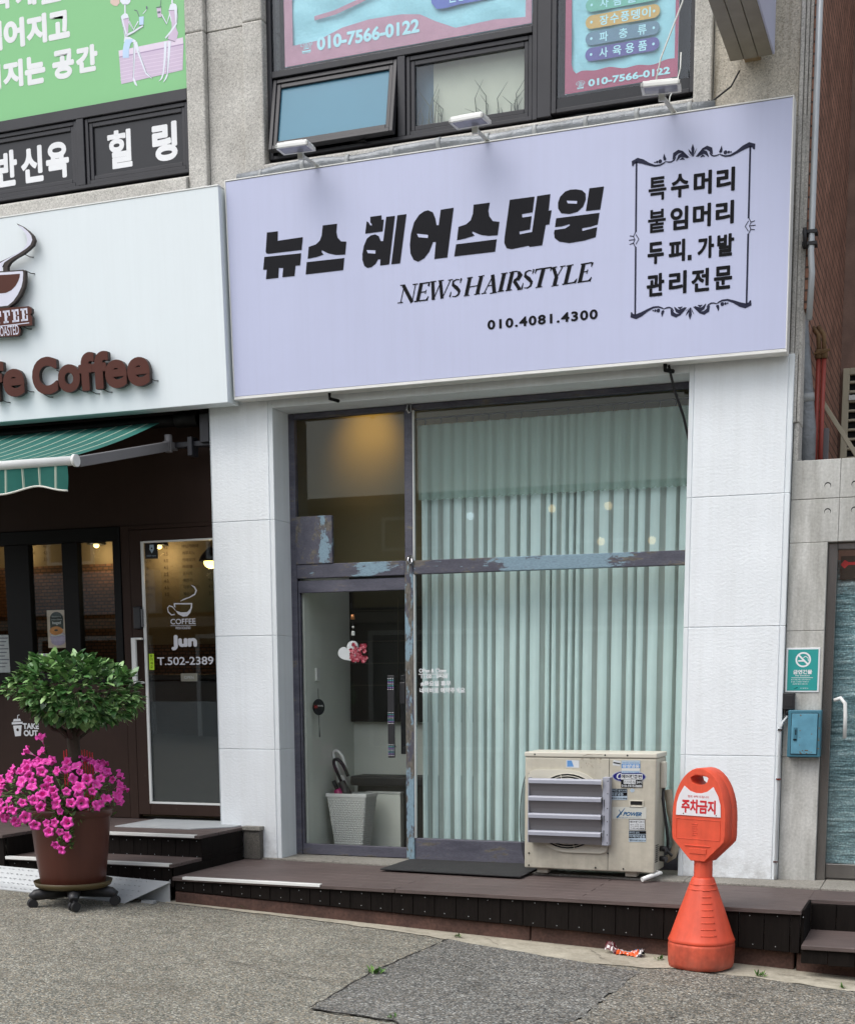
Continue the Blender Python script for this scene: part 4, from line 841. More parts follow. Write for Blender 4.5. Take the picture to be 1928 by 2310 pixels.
lines = [('특수머리', (262, 470), (885, 395), (830, 312), (870, 480)), ('붙임머리', (258, 715), (878, 630), (850, 548), (850, 718)), ('두피.가발', (255, 935), (885, 865), (840, 788), (840, 950)), ('관리전문', (248, 1165), (865, 1100), (830, 1020), (830, 1188))]
for t, l, r_2, tp, bt in lines:
    x0, x1, zt, zb = sg('6', *l, .002)[0], sg('6', *r_2, .002)[0], sg('6', *tp, .002)[1], sg('6', *bt, .002)[1]
    ch = list(t); nn = len([c for c in ch if c != '.']); W_ = (x1-x0)
    cw_ = .21*W_
    if '.' not in ch:
        for i, c in enumerate(ch): a = x0+i*(W_-cw_)/3; text(mb, c, a, a+cw_, zb, zt, y1, 0, .012 if c in '특붙' else .02, heavy=.012 if c in '특붙' else .018)
    else:
        for c, u in (('두', 0), ('피', .245), ('가', .575), ('발', .80)): text(mb, c, x0+u*W_, x0+u*W_+.19*W_, zb, zt, y1, 0, .022, heavy=.018)
        mb.box(x0+.465*W_, x0+.51*W_, y1, y1+.0003, zb+.0, zb+.032)
mb.build('lettering', [K['ink_black']], ps)
mb = MB(); cu = sg('O', 825, 200, .002)[0]
vt = sg('O', 830, 250, .002)[1]; fl_b = sg('6', 555, 1325, .002)[1]; v0 = (vt+fl_b)/2
left = [([(36,378),(42,330),(100,302),(170,318),(250,352),(330,374),(400,364),(450,335),(470,318)], [.008,.026,.03,.026,.016,.012,.010,.008,.004]),
        ([(470,318),(510,325),(545,322),(580,300),(602,262)], [.004,.008,.008,.008,.006]), ([(566,292),(590,222),(640,186),(690,190),(740,232),(778,266)], [.006,.026,.022,.012,.008,.004]),
        ([(612,312),(650,250),(688,228),(725,246),(762,270)], [.004,.02,.026,.018,.006]), ([(660,295),(690,275),(720,290)], [.004,.014,.004])]
leaf = [[(448,212),(436,268),(442,300),(470,304),(480,284)], [(828,82),(806,150),(820,252),(838,252),(850,150)], [(768,150),(778,190),(814,246),(812,196)], [(758,205),(782,232),(812,250)], [(886,135),(868,180),(842,244),(852,190)], [(896,190),(870,222),(846,250)]]
dots = [(398,315,.012),(357,323,.008),(328,330,.005)]
def both(fn, pts):
    P = S('O', pts); fn(P); fn([(p[0], 2*v0-p[1]) for p in P])
for pts, ws in left:
    for mirror in (0, 1):
        P = [(2*cu-p[0] if mirror else p[0], p[1]) for p in S('O', pts)]
        mb.ribbon(P, ws, y1); mb.ribbon([(p[0], 2*v0-p[1]) for p in P], ws, y1)
for i, lp in enumerate(leaf):
    P = S('O', lp)
    for Q in ([P] if i else [P, [(2*cu-a, b) for a, b in P]]): mb.sheet(Q, y1); mb.sheet([(a, 2*v0-b) for a, b in Q], y1)
for x, y, r in dots:
    a, b = sg('O', x, y, .002)
    for X in (a, 2*cu-a): mb.disc(X, b, r, y1, n=10); mb.disc(X, 2*v0-b, r, y1, n=10)
ul = sg('O', 86, 360, .002); 
for X in (ul[0], 2*cu-ul[0]):
    for sgn in (-1, 1): mb.ribbon([(X, v0+sgn*.045), (X, v0+sgn*(ul[1]-v0+.02))], .011, y1)
    s_ = 1 if X < cu else -1
    for P in ([(0, .05), (-.016, .02), (-.006, 0), (-.016, -.02), (0, -.05)], [(0, .03), (.02, .0), (0, -.03)], [(-.012, .02), (-.04, .026)], [(-.01, 0), (-.045, 0)], [(-.012, -.02), (-.04, -.026)]): mb.ribbon([(X+s_*a, v0+b) for a, b in P], .005, y1)
mb.build('ornament_border', K['ink_hair'], ps)
mb = MB(); mb.tube([(-1.2, .05, -.012), (-1.2, .05, -.05), (-1.16, .12, -.06)], .012, 6); mb.tube([(1.22, .05, -.012), (1.22, .05, -.05), (1.26, .12, -.05)], .014, 6); mb.build('bracket', K['alu_dark'], ps)
# --- white coffee sign
cs = thing('shop_sign', 'white cafe signboard with raised brown letters and a steaming cup emblem', 'sign', (0, -.21, 3.372), rot=(TILT, 0, 0)); cg = sign_frame((0, -.21, 3.372)); HC = 1.465
MB().box(-6, -1.965, 0, .17, .0, HC).build('box', K['sign_white'], cs, .004, 2)
MB().box(-6, -1.9625, -.004, .17, HC-.0, HC+.010).build('top_trim', K['white_metal'], cs, .002, 1)
DL = .065
def Cc_(c, pts, d=DL): return [cg(c, x, y, d) for x, y in pts]
mb = MB()
steam = [(285,28),(380,75),(480,150),(560,230),(590,310),(565,395),(500,460),(400,540),(260,620),(170,690),(130,760),(135,835),(60,840),(55,780),(90,725),(0,760),(-40,700),(120,625),(300,530),(400,465),(455,390),(472,300),(440,205),(380,130),(310,60)]
P = Cc_('K', steam); mb.prism(P, -DL, -DL+.03, 0, 1)
cup = [(-420,870),(-200,850),(140,832),(400,812),(432,835),(432,1000),(410,1120),(350,1250),(260,1370),(150,1450),(20,1460),(-120,1440),(-260,1330),(-350,1180)]
mb.prism(Cc_('K', cup), -DL, -DL+.03, 0, 1)
mb.prism(Cc_('K', [(-330,1480),(0,1465),(490,1430),(540,1470),(540,1550),(515,1565),(550,1620),(550,1755),(320,1770),(355,1830),(340,1910),(300,1935),(0,1950),(-330,1975)]), -DL, -DL+.03, 2, 1)
yy1 = -DL-.001
mb.sheet(Cc_('K', [(310,55),(390,90),(480,165),(535,235),(552,310),(520,390),(455,450),(330,535),(200,610),(80,690),(45,760),(45,830),(0,840),(-60,740),(40,680),(300,530),(400,465),(455,390),(472,300),(440,205),(380,130)]), yy1, 3)
mb.sheet(Cc_('K', [(-400,890),(0,862),(390,835),(398,870),(392,1000),(370,1100),(310,1230),(230,1345),(140,1420),(20,1435),(-120,1420),(-240,1320),(-330,1170)]), yy1, 3)
mb.sheet(Cc_('K', [(-350,930),(0,905),(345,882),(340,935),(315,1010),(270,1090),(200,1160),(110,1205),(20,1215),(-80,1200),(-200,1120),(-290,1020)]), yy1-.001, 2)
a0, a1 = cg('K', 60, 1600, DL), cg('K', 495, 1580, DL); tt, bb = cg('K', 430, 1460, DL), cg('K', 430, 1680, DL); wq = (a1[0]-a0[0])/3
for i, ch in enumerate('COFFEE'):
    i -= 1; x_ = a0[0]+(i-2)*wq*1.03; z1_, z0_ = tt[1]-.002, bb[1]
    if ch == 'C': mb.ribbon([(x_+wq*.42+wq*.36*math.cos(t*.09), (z0_+z1_)/2+(z1_-z0_)*.43*math.sin(t*.09)) for t in range(9, 62)], .018, yy1, 3)
    elif ch == 'O': mb.disc(x_+wq*.42, (z0_+z1_)/2, wq*.42, yy1, 3, (z1_-z0_)/2, 20, .018)
    else:
        mb.box(x_+.012, x_+.034, yy1, yy1+.0004, z0_, z1_, 3); mb.box(x_, x_+wq*.8, yy1, yy1+.0004, z1_-.014, z1_, 3); mb.box(x_+wq*.8-.012, x_+wq*.8, yy1-.0003, yy1+.0004, z1_-.04, z1_, 3)
        mb.box(x_+.03, x_+wq*.5, yy1, yy1+.0004, (z0_+z1_)/2-.007, (z0_+z1_)/2+.007, 3); mb.box(x_, x_+(wq*.8 if ch == 'E' else .046), yy1, yy1+.0004, z0_, z0_+.014, 3)
        if ch == 'E': mb.box(x_+wq*.8-.012, x_+wq*.8, yy1-.0003, yy1+.0004, z0_, z0_+.04, 3)
a, b = cg('K', -320, 1760, DL), cg('K', 500, 1712, DL); mb.ribbon([(a[0], b[1]), (b[0], b[1])], .006, yy1, 3)
a, b = cg('K', 320, 1800, DL), cg('K', 300, 1910, DL); text(mb, 'FRESH ROASTED', a[0]-.34, a[0], b[1], b[1]+.07, yy1, 3, .004)
mb.build('cup_emblem', [K['brown_side'], K['brown_side'], K['brown_letter'], K['logo_white']], cs)
mb = MB(); dd = .06
xl, xr = cg('4', 245, 1500, dd)[0], cg('4', 1140, 1470, dd)[0]; zc_t, zc_b = cg('4', 340, 1365, dd)[1], cg('4', 340, 1655, dd)[1]
def thick_text(mb, t, x0, x1, z0, z1, y0, y1_, off, heavy):
    vs, fs, a, b, c, d = glyphs(t, off)
    hv = heavy*(z1-z0)
    for i, (dx, dz) in enumerate([(-hv, 0), (hv, 0), (0, hv), (0, -hv), (-hv*.7, hv*.7), (hv*.7, hv*.7), (hv*.7, -hv*.7), (-hv*.7, -hv*.7)]):
        X = lambda v: x0+hv+(v-a)/(b-a)*(x1-x0-2*hv)+dx
        Z = lambda v: z0+hv+(v-c)/(d-c)*(z1-z0-2*hv)+dz
        e = {}
        for f in fs:
            for k in range(len(f)):
                q = (round(vs[f[k]][0], 5), round(vs[f[k]][1], 5)), (round(vs[f[(k+1) % len(f)]][0], 5), round(vs[f[(k+1) % len(f)]][1], 5)); e[q] = e.get(q, 0)+1
        mb.add([(X(v[0]), y0-i*.0003, Z(v[1])) for v in vs], fs, 0)
        for (p, q) in e:
            if (q, p) not in e: mb.add([(X(p[0]), y0-i*.0003, Z(p[1])), (X(q[0]), y0-i*.0003, Z(q[1])), (X(q[0]), y1_, Z(q[1])), (X(p[0]), y1_, Z(p[1]))], [(0, 3, 2, 1)], 1)
for ch, x0, x1, zt, zb in (('C', 245, 440, 1365, 1655), ('o', 442, 612, 1420, 1637), ('f', 598, 722, 1330, 1625), ('f', 700, 830, 1322, 1612), ('e', 800, 968, 1385, 1605), ('e', 968, 1142, 1365, 1590), ('e', 25, 190, 1455, 1670), ('f', -80, 38, 1400, 1705)):
    xa, xb = cg('4', x0, (zt+zb)/2, dd)[0], cg('4', x1, (zt+zb)/2, dd)[0]; za, zz = cg('4', (x0+x1)/2, zb, dd)[1], cg('4', (x0+x1)/2, zt, dd)[1]
    thick_text(mb, ch, xa, xb, za, zz, -dd, -dd+.035, .022, .038)
mb.build('raised_lettering', [K['brown_letter'], K['brown_side']], cs)
mb = MB()
for c, x, y in (('K', 410, 545), ('K', 430, 825), ('K', 380, 1765), ('4', 430, 1465), ('4', 600, 1610), ('4', 690, 1625), ('4', 785, 1612), ('4', 1135, 1525), ('4', 190, 1610), ('4', 10, 1690), ('4', 335, 1650)):
    a = cg(c, x, y, .05); mb.tube([(a[0], -.05, a[1]), (a[0]+.03, -.02, a[1]-.018), (a[0]+.05, -.001, a[1]-.018)], .0035, 5)
mb.build('standoff_wire', K['rubber'], cs)

# ================================================================ WINDOW FILMS AND POSTERS
gf = thing('window_film', 'green window film with white slogan and drawing of two women on a bench', 'window film', (-3.5, .086, 5.7))
YF = .086
MB().box(-5.96, -2.393, YF, YF+.006, 5.669, 8).build('film', K['green_film'], gf)
def F(c, pts): return [((q := onY(c, x, y, YF)).x, q.z) for x, y in pts]
mb = MB(); y_ = YF-.0012
def ft(ch, l, r_3, t, b, c='1'):
    a, bq, cq, dq = onY(c, *l, YF), onY(c, *r_3, YF), onY(c, *t, YF), onY(c, *b, YF); text(mb, ch, a.x, bq.x, dq.z, cq.z, y_, 0, .03, heavy=.03)
ft('고', (300, 170), (432, 150), (400, 62), (420, 232)); ft('지', (165, 190), (292, 170), (260, 82), (285, 262)); ft('어', (25, 215), (155, 195), (120, 108), (145, 288)); ft('젊', (-110, 235), (15, 215), (-10, 130), (10, 312))
ft('간', (470, 360), (605, 345), (545, 278), (545, 446)); ft('공', (325, 400), (460, 385), (400, 305), (400, 487)); ft('는', (155, 430), (282, 420), (220, 345), (220, 522)); ft('지', (20, 460), (145, 445), (80, 372), (140, 532)); ft('해', (-120, 490), (8, 475), (-40, 400), (0, 560))
ft('로', (255, -60), (380, -70), (320, -120), (320, 18)); ft('게', (95, -40), (225, -60), (160, -110), (170, 38)); ft('작', (-50, -20), (75, -35), (20, -90), (40, 55))
mb.build('lettering', K['white_print'], gf)
mb = MB()
def sh(pts, m_, dy=0): mb.sheet(F('W', pts), y_-dy, m_)
def rb(pts, w_, m_, dy=0):
    s_ = .0009; mb.ribbon(F('W', pts), [v*s_*.42 for v in w_] if hasattr(w_, '__len__') else w_*s_*.42, y_-dy, m_)
sh([(318,955),(1530,705),(1540,830),(330,1080)], 1, 0); sh([(330,1080),(1540,830),(1525,1320),(370,1585)], 0, .0002)
rb([(330,1078),(1540,832)], 22, 4, .0004)
for i in range(6): rb([(350,1160+70*i),(700,1085+70*i),(1100,1020+70*i),(1520,930+70*i)], 9, 1, .0004)
sh([(160,-60),(330,-60),(340,60),(290,115),(220,105),(165,60)], 6, .0004); sh([(340,-60),(560,-60),(540,40),(500,85),(430,90),(390,80),(350,30)], 2, .0006)
rb([(440,80),(440,260)], [30,34], 2, .0006); sh([(440,240),(490,270),(515,340),(500,600),(480,690),(430,690),(390,420),(360,320),(380,290)], 2, .0004); sh([(405,360),(510,335),(500,520),(490,690),(450,680)], 0, .0006)
rb([(375,310),(410,480),(470,665)], [50,44,36], 2, .0008); rb([(470,665),(600,600),(720,520),(780,490)], [36,34,30,34], 2, .0008); rb([(515,400),(600,565),(690,400)], [36,28,24], 2, .0008)
sh([(705,320),(795,310),(790,470),(712,475)], 5, .001); rb([(615,190),(665,205),(710,320)], 14, 7, .001); sh([(765,270),(850,170),(840,200),(790,260)], 2, .001); rb([(845,120),(855,175)], 30, 7, .001)
sh([(430,690),(530,700),(640,760),(650,800),(420,790)], 2, .0006); sh([(455,740),(600,740),(545,830),(515,940),(515,1090),(398,1095),(400,940),(420,820)], 5, .001)
rb([(625,800),(610,1100),(600,1480)], [60,44,26], 2, .0012); rb([(640,800),(700,1000),(830,1370)], [70,56,30], 2, .0014); rb([(600,1480),(640,1580),(670,1620)], [40,44,12], 2, .0014); rb([(830,1370),(880,1410),(950,1480)], [40,40,10], 2, .0014)
rb([(1330,-40),(1325,60)], [30,36], 2, .0006); sh([(1290,90),(1330,55),(1400,80),(1415,150),(1400,420),(1310,420),(1260,200)], 2, .0006); sh([(1262,195),(1370,195),(1390,420),(1400,520),(1440,620),(1420,720),(1380,785),(1240,740),(1320,520),(1310,330)], 0, .0008)
rb([(1395,110),(1415,300),(1405,450),(1300,600),(1200,720)], [46,40,38,34,30], 2, .001); rb([(1285,260),(1225,450),(1130,270)], [30,26,26], 2, .001); sh([(1035,160),(1120,150),(1125,320),(1060,335)], 0, .0012); rb([(1025,145),(1130,125)], 14, 7, .0014); rb([(1105,120),(1120,0)], 10, 7, .0014); sh([(1050,220),(1110,210),(1112,250),(1055,260)], 7, .0014)
rb([(1205,790),(1190,1100),(1160,1400)], [60,48,26], 2, .0012); rb([(1280,780),(1265,1050),(1235,1420)], [62,48,26], 2, .0012); rb([(1160,1390),(1130,1480),(1080,1535)], [40,34,8], 2, .0014); rb([(1235,1410),(1210,1480),(1160,1555)], [40,34,8], 2, .0014)
for pts in ([(360,320),(400,480),(450,680)], [(500,690),(640,610),(790,500)], [(520,400),(600,580)], [(610,830),(605,1100),(590,1470)], [(700,960),(850,1370),(960,1480)], [(1250,200),(1370,195)], [(1240,740),(1380,785)], [(1130,300),(1220,465)], [(1240,1100),(1225,1400)], [(700,480),(790,470)], [(410,365),(515,340)], [(1425,150),(1415,430)]): rb(pts, 7, 7, .0018)
mb.build('drawing', [K['pink'], K['pink_light'], K['skin_print'], K['pink'], K['mauve'], K['blue_print'], K['peach_print'], K['line_print']], gf)

YB = .10
def G_(c, pts): return [((q := onY(c, x, y, YB)).x, q.z) for x, y in pts]
def crumple(name, root, x0, x1, z0, z1, mats, fn, seed, nx=44, nz=44):
    r = random.Random(seed); ph = [r.uniform(0, 6) for _ in range(8)]; mb = MB(); vs = []
    for j in range(nz+1):
        for i in range(nx+1):
            u, v = i/nx, j/nz; X = x0+(x1-x0)*u; Z = z0+(z1-z0)*v
            d = .003*math.sin(17*u+9*v+ph[0])+.003*math.sin(11*u-19*v+ph[1])+.002*math.sin(31*u+27*v+ph[2])
            vs.append((X, YB+.012+d, Z))
    for j in range(nz):
        for i in range(nx):
            a = j*(nx+1)+i; mb.add([vs[a], vs[a+1], vs[a+nx+2], vs[a+nx+1]], [(0, 1, 2, 3)], fn(x0+(x1-x0)*(i+.5)/nx, z0+(z1-z0)*(j+.5)/nz), True)
    return mb.build(name, mats, root)
b1 = thing('window_poster', 'wrinkled cyan poster with a maroon wave and phone number in the centre window', 'poster', (-.6, .11, 5.69))
wave = G_('2', [(185,-10),(230,268),(360,240),(500,165),(660,115),(850,85),(960,85),(1050,125),(1170,165),(1400,115),(1690,92)])
def wz(X):
    for (a, b) in zip(wave[1:-1], wave[2:]):
        if a[0] <= X <= b[0]: return a[1]+(b[1]-a[1])*(X-a[0])/(b[0]-a[0])
    return wave[1][1] if X < wave[1][0] else wave[-1][1]
crumple('sheet', b1, -1.60, .235, 5.700, 6.55, [K['cyan_film'], K['maroon_film']], lambda X, Z: 0, 1, 60, 40)
mb = MB(); yb = YB-.004
xs9 = [-1.535+.0145*i for i in range(120)]; mb.sheet([(-1.60, 5.70), (.235, 5.70), (.235, 6.5), (.205, 6.5)]+[(x, max(5.715, wz(x))) for x in xs9[::-1]]+[(-1.535, 6.5), (-1.60, 6.5)], yb+.002, 1)
a, b, cc_, dd_ = onY('2', 355, 300, YB), onY('2', 958, 150, YB), onY('2', 935, 112, YB), onY('2', 945, 195, YB); text(mb, '010-7566-0122', a.x, b.x, dd_.z, cc_.z, yb, 0, .02, heavy=.03); text(mb, '☎', a.x-.13, a.x-.035, dd_.z-.0, cc_.z-.005, yb, 0)
mb.ribbon(G_('2', [(340, 110), (460, 75), (600, 10), (760, -70)]), [.028, .03, .03, .02], yb, 1); mb.sheet(G_('2', [(1020, -60), (1030, 20), (1060, 55), (1110, 50), (1200, 25), (1400, -10), (1420, -80)]), yb, 2)
text(mb, '곤충', onY('2', 1130, 0, YB).x, onY('2', 1230, 0, YB).x, onY('2', 1200, 8, YB).z, onY('2', 1200, 8, YB).z+.07, yb-.001, 0, .02)
mb.build('lettering', [K['cyan_text'], K['maroon_film'], K['pill_blue']], b1)
b2 = thing('window_poster', 'narrow wrinkled poster with coloured pill shaped labels and a maroon phone band', 'poster', (.85, .11, 5.22))
crumple('sheet', b2, .468, 1.222, 5.222, 6.55, [K['cyan_film'], K['maroon_film']], lambda X, Z: 0, 2, 40, 50)
mb = MB(); mb.sheet([(.468, 5.222), (1.222, 5.222), (1.222, 6.5), (1.2, 6.5), (1.2, 5.36)]+[(1.2-.0152*i, 5.335-.012*math.sin(i*.13)+.006*math.sin(i*.5)) for i in range(42)]+[(.545, 5.34), (.525, 5.36), (.512, 5.40), (.508, 6.5), (.468, 6.5)], yb+.002, 5)
for zc, m_, t, xs in ((5.441, 1, '사육용품', (.70, .79, .875, .96)), (5.538, 2, '파충류', (.70, .83, .955)), (5.638, 3, '장수풍뎅이', (.70, .77, .84, .91, .98)), (5.742, 4, '사슴벌레', (.70, .79, .88, .97))):
    xa, xb, h = .605, 1.10, .041
    pts = [(xa+h+h*math.cos(a), zc+h*math.sin(a)) for a in [math.pi/2+math.pi*i/8 for i in range(9)]]+[(xb-h+h*math.cos(a), zc+h*math.sin(a)) for a in [-math.pi/2+math.pi*i/8 for i in range(9)]]
    mb.sheet(pts, yb, m_); mb.disc(xa+.04, zc, .009, yb-.001, 0, n=8); mb.disc(xb-.04, zc, .009, yb-.001, 0, n=8)
    for ch, x in zip(t, xs): text(mb, ch, x, x+.058, zc-.03, zc+.03, yb-.001, 0, .02)
text(mb, '010-7566-0122', .628, 1.173, 5.245, 5.29, yb, 0, .02, heavy=.03); text(mb, '☎', .545, .605, 5.24, 5.29, yb, 0)
mb.build('lettering', [K['cyan_text'], K['pill_purple'], K['pill_grey'], K['pill_orange'], K['pill_green'], M('maroon_deep', (168, 74, 104), .5, .1, 5)], b2)

# ================================================================ FLOODLIGHTS ON THE SIGN
def flood(loc, hc, rz, label):
    t = thing('floodlight', label, 'floodlight', loc, 'floodlights above the lavender sign')
    M4 = Matrix.Translation(Vector(hc)) @ Matrix.Rotation(rz, 4, 'Z') @ Matrix.Rotation(rad(2), 4, 'X')
    b = MB(); w2, d2 = .22, .13
    for a in ((-w2/2, 0, .022, d2), (w2/2, 0, .022, d2)): b.obox(M4 @ Matrix.Translation((a[0], 0, -.004)), .02, d2+.02, .024)
    for a in (-d2/2, d2/2): b.obox(M4 @ Matrix.Translation((0, a, -.004)), w2+.02, .02, .024)
    b.obox(M4 @ Matrix.Translation((0, 0, .012)), w2, d2, .018)
    h = b.build('lamp_head', K['white_metal'], t, .004, 2)
    MB().obox(M4 @ Matrix.Translation((0, 0, -.012)), w2-.02, d2-.02, .006).build('lens', M('lamp_lens', (128, 130, 146), .2, .1, 20), h)
    f = MB(); f.obox(M4 @ Matrix.Translation((0, 0, .026)), w2-.08, d2-.05, .012); f.build('back_cover', K['off_white'], h, .004, 1)
    a = MB(); a.bar(loc, M4 @ Vector((0, .085, -.02)), .03, .008, 0); a.bar(M4 @ Vector((0, .09, -.05)), M4 @ Vector((0, .09, .01)), .04, .02, 0); a.build('arm', K['off_white'], t, .001, 1)
    return t
flood((-1.205, -.19, 4.888), (-1.275, -.43, 4.945), rad(3), 'white floodlight on a bent arm below the tilted open window')
flood((.03, -.19, 4.888), (-.02, -.43, 4.94), rad(-3), 'white floodlight on a bent arm below the closed window with plants')
flood((1.268, -.19, 4.89), (1.225, -.43, 4.962), rad(8), 'white floodlight on a bent arm below the narrow poster, trailing loose wires')
ip = thing('lagged_pipe', 'grey tape wrapped pipe lying along the top edge of the lavender sign', 'pipe', (-.2, -.08, 4.93))
P = [(-1.9+.17*i, -.085+.012*math.sin(i*1.3), 4.948+.008*math.sin(i*.9)-.02*(i < 2)) for i in range(21)]
mb = MB(); mb.tube(P, [.036+.004*math.sin(i*2.1) for i in range(21)], 10); mb.build('lagging', K['lagging'], ip)
mb = MB()
for i in range(1, 20, 2): a, b = Vector(P[i]), Vector(P[i])+Vector((.03, 0, .002)); mb.tube([a, b], .0415, 10)
mb.build('tape_band', K['tape'], ip)
def cable(name, label, pts, r, mat):
    o = MB().tube(pts, r, 6).build(name, mat); tag(o, label, 'cable'); return o
cable('cable', 'pale wire slanting from the projecting sign down to the floodlight', [(1.42, -.35, 5.75), (1.33, -.36, 5.45), (1.21, -.38, 5.15), (1.18, -.40, 4.99)], .005, K['off_white'])
cable('cable', 'dark cable sagging from the projecting sign to the sign top', [(1.63, .03, 5.17), (1.58, .02, 5.08), (1.48, -.02, 5.0), (1.40, -.06, 4.96), (1.25, -.1, 4.93)], .006, K['rubber'])
cable('cable', 'thin twisted wire hanging beside the narrow poster window', [(1.27, -.05, 5.3), (1.272, -.07, 5.2), (1.255, -.1, 5.1), (1.235, -.2, 4.99), (1.225, -.2, 4.92)], .004, K['off_white'])
mb = MB(); mb.tube([(1.43+.02*math.cos(a), .0+.004*a, 4.99+.035*math.sin(a)) for a in [i*.7 for i in range(20)]], .005, 5); tag(mb.build('cable_coil', K['rubber']), 'small black coil of cable tied up above the sign end', 'cable')
cable('cable', 'black cable drooping from under the sign across the window corner', [(1.235, -.06, 3.40), (1.25, -.04, 3.33), (1.27, .0, 3.24), (1.31, .1, 3.1), (1.345, .22, 2.9), (1.35, .25, 2.85)], .009, K['rubber'])
cable('cable', 'black cable running down the edge of the right white pillar by the window', [(1.352, .245, 2.86), (1.349, .25, 2.2), (1.351, .25, 1.5), (1.345, .24, 1.3), (1.35, .25, 1.1), (1.346, .22, .75)], .006, K['rubber'])
hg = thing('projecting_sign', 'grey sheet metal underside of a sign projecting from the wall, white faced', 'sign', (1.71, .0, 5.2))
mb = MB()
for i in range(3): mb.box(1.582+.088*i+.002, 1.582+.088*(i+1)-.002, -1.3, -.06, 5.195, 5.24)
mb.build('underside', M('sign_grey', (140, 134, 122), .6, .14, 5, metal=.2), hg, .003, 1)
MB().box(1.585, 1.842, -1.3, -.06, 5.24, 6.2).build('casing', K['off_white'], hg); MB().box(1.8425, 1.856, -1.31, -.055, 5.2, 6.2).build('face', K['sign_purple'], hg, .002, 1)
mb = MB(); mb.box(1.66, 1.76, -.06, .05, 5.22, 5.3); mb.build('bracket', M('tan_bracket', (150, 128, 96), .7, .2, 8), hg)
# ================================================================ RIGHT SIDE: PIPES, CONCRETE FRONT, DOOR
dp = thing('downpipe', 'thin pale metal pipe running down the building corner beside the lavender sign', 'pipe', (2.12, .0, 3.6))
MB().tube([(2.115, -.01, 8), (2.115, -.01, 4.02), (2.125, .0, 3.9), (2.115, .02, 3.62)], .02, 12).build('pipe', K['galv'], dp)
mb = MB(); mb.box(2.06, 2.15, -.035, .05, 4.06, 4.08); mb.box(2.06, 2.15, -.035, .05, 4.13, 4.15); mb.tube([(2.08, -.03, 4.05), (2.075, -.05, 4.16)], .012, 6); mb.build('clamp', K['rubber'], dp)
bs = thing('brown_strip', 'narrow brown timber strip fixed along the granite corner', 'trim', (2.09, .08, 5)); MB().box(2.0775, 2.10, .055, .2, 3.7, 8.2).build('board', K['brick_side'], bs)
ld = thing('lagged_pipe', 'grey wrapped pipe bending down from the sign end behind the concrete wall', 'pipe', (2.08, .3, 2.7))
mb = MB(); mb.tube([(2.035, .2, 3.8), (2.05, .24, 3.6), (2.085, .3, 3.2), (2.10, .32, 3.0), (2.105, .33, 2.6)], [.04, .045, .05, .055, .055], 12); mb.build('lagging', K['lagging'], ld); mb = MB(); mb.tube([(2.083, .297, 3.22), (2.088, .303, 3.17)], .056, 12); mb.build('tape_band', K['tape'], ld)
for x, lab in ((2.128, 'red brown pipe standing nearer the white pillar of the pair'), (2.163, 'red brown pipe standing nearer the beige louvre of the pair')):
    t = thing('gas_pipe', lab, 'pipe', (x, .6, 2.6), 'red brown pipes above the concrete wall'); MB().tube([(x, .6, 2.5), (x, .6, 3.5)], .0165, 10).build('pipe', K['red_pipe'], t)
    mb = MB(); mb.tube([(x, .6, 3.5), (x, .6, 3.56)], .024, 8); mb.bar((x-.03, .58, 3.53), (x+.04, .57, 3.55), .014, .014); mb.tube([(x, .6, 3.56), (x-.01, .62, 3.66), (x-.05, .66, 3.72)], .016, 8); mb.build('valve', K['rust'], t)
cb = thing('concrete_building', 'bare concrete entrance front with tie holes beside the white pillar', 'building', (3, .2, 0))
mb = MB()
for x0, x1, z0, z1 in ((2.039, 2.3445, 2.512, 2.757), (2.3475, 5.0, 2.512, 2.757), (2.039, 2.3445, 2.235, 2.509), (2.3475, 5.0, 2.235, 2.509), (2.039, 2.282, 1.667, 2.2335), (2.039, 2.282, .833, 1.6655), (2.039, 2.282, -.03, .8315)): mb.box(x0, x1, .05, .35, z0, z1)
mb.box(2.041, 2.280, .06, .34, .0, 2.2); mb.box(2.041, 4.9, .06, .34, 2.237, 2.75)
wallc = mb.build('wall', K['concrete'], cb, .004, 2)
mb = MB()
for x, z in ((2.268, 2.592), (2.273, 2.428), (2.436, 2.592), (2.44, 2.43), (2.75, 2.592), (2.75, 2.43)): mb.disc(x, z, .021, .0492, 0, n=18); mb.disc(x, z-.0045, .0175, .0486, 1, n=18)
mb.build('tie_hole', [K['dark_hole'], K['concrete']], wallc)
mb = MB(); mb.box(2.284, 2.343, .10, .2, .0, 2.232); mb.box(2.343, 5, .101, .2, 2.19, 2.232); mb.box(2.343, 5, .13, .17, .012, .108); cdr = mb.build('door', K['steel_dark'], cb, .003, 1, label='stainless framed glass door lined with bubble foil')
MB().box(2.343, 5, .14, .146, .108, 2.19).build('pane', K['glass_side'], cdr)
mb = MB(); n_ = 30; vs = []
for j in range(n_+1):
    for i in range(5): vs.append((2.343+2.6*i/4, .19+.01*math.sin(j*1.1+i), .108+2.02*j/n_))
mb.add(vs, [(j*5+i, j*5+i+1, (j+1)*5+i+1, (j+1)*5+i) for j in range(n_) for i in range(4)], 0, True); mb.build('bubble_lining', K['foil'], cdr)
mb = MB(); mb.box(2.36, 4.9, .165, .17, 2.0, 2.15, 0); mb.sheet([(2.36, 2.095), (2.385, 2.125), (2.41, 2.11), (2.95, 2.12), (2.95, 2.085), (2.41, 2.092), (2.385, 2.07)], .1635, 1); mb.build('header_label', [K['int_dark'], K['red_ink']], cdr)
mb = MB(); mb.tube([(2.36, .10, 1.21), (2.40, .085, 1.225), (2.43, .08, 1.19), (2.436, .08, 1.1), (2.436, .085, .96)], .013, 8); mb.build('handle', K['white_metal'], cdr)
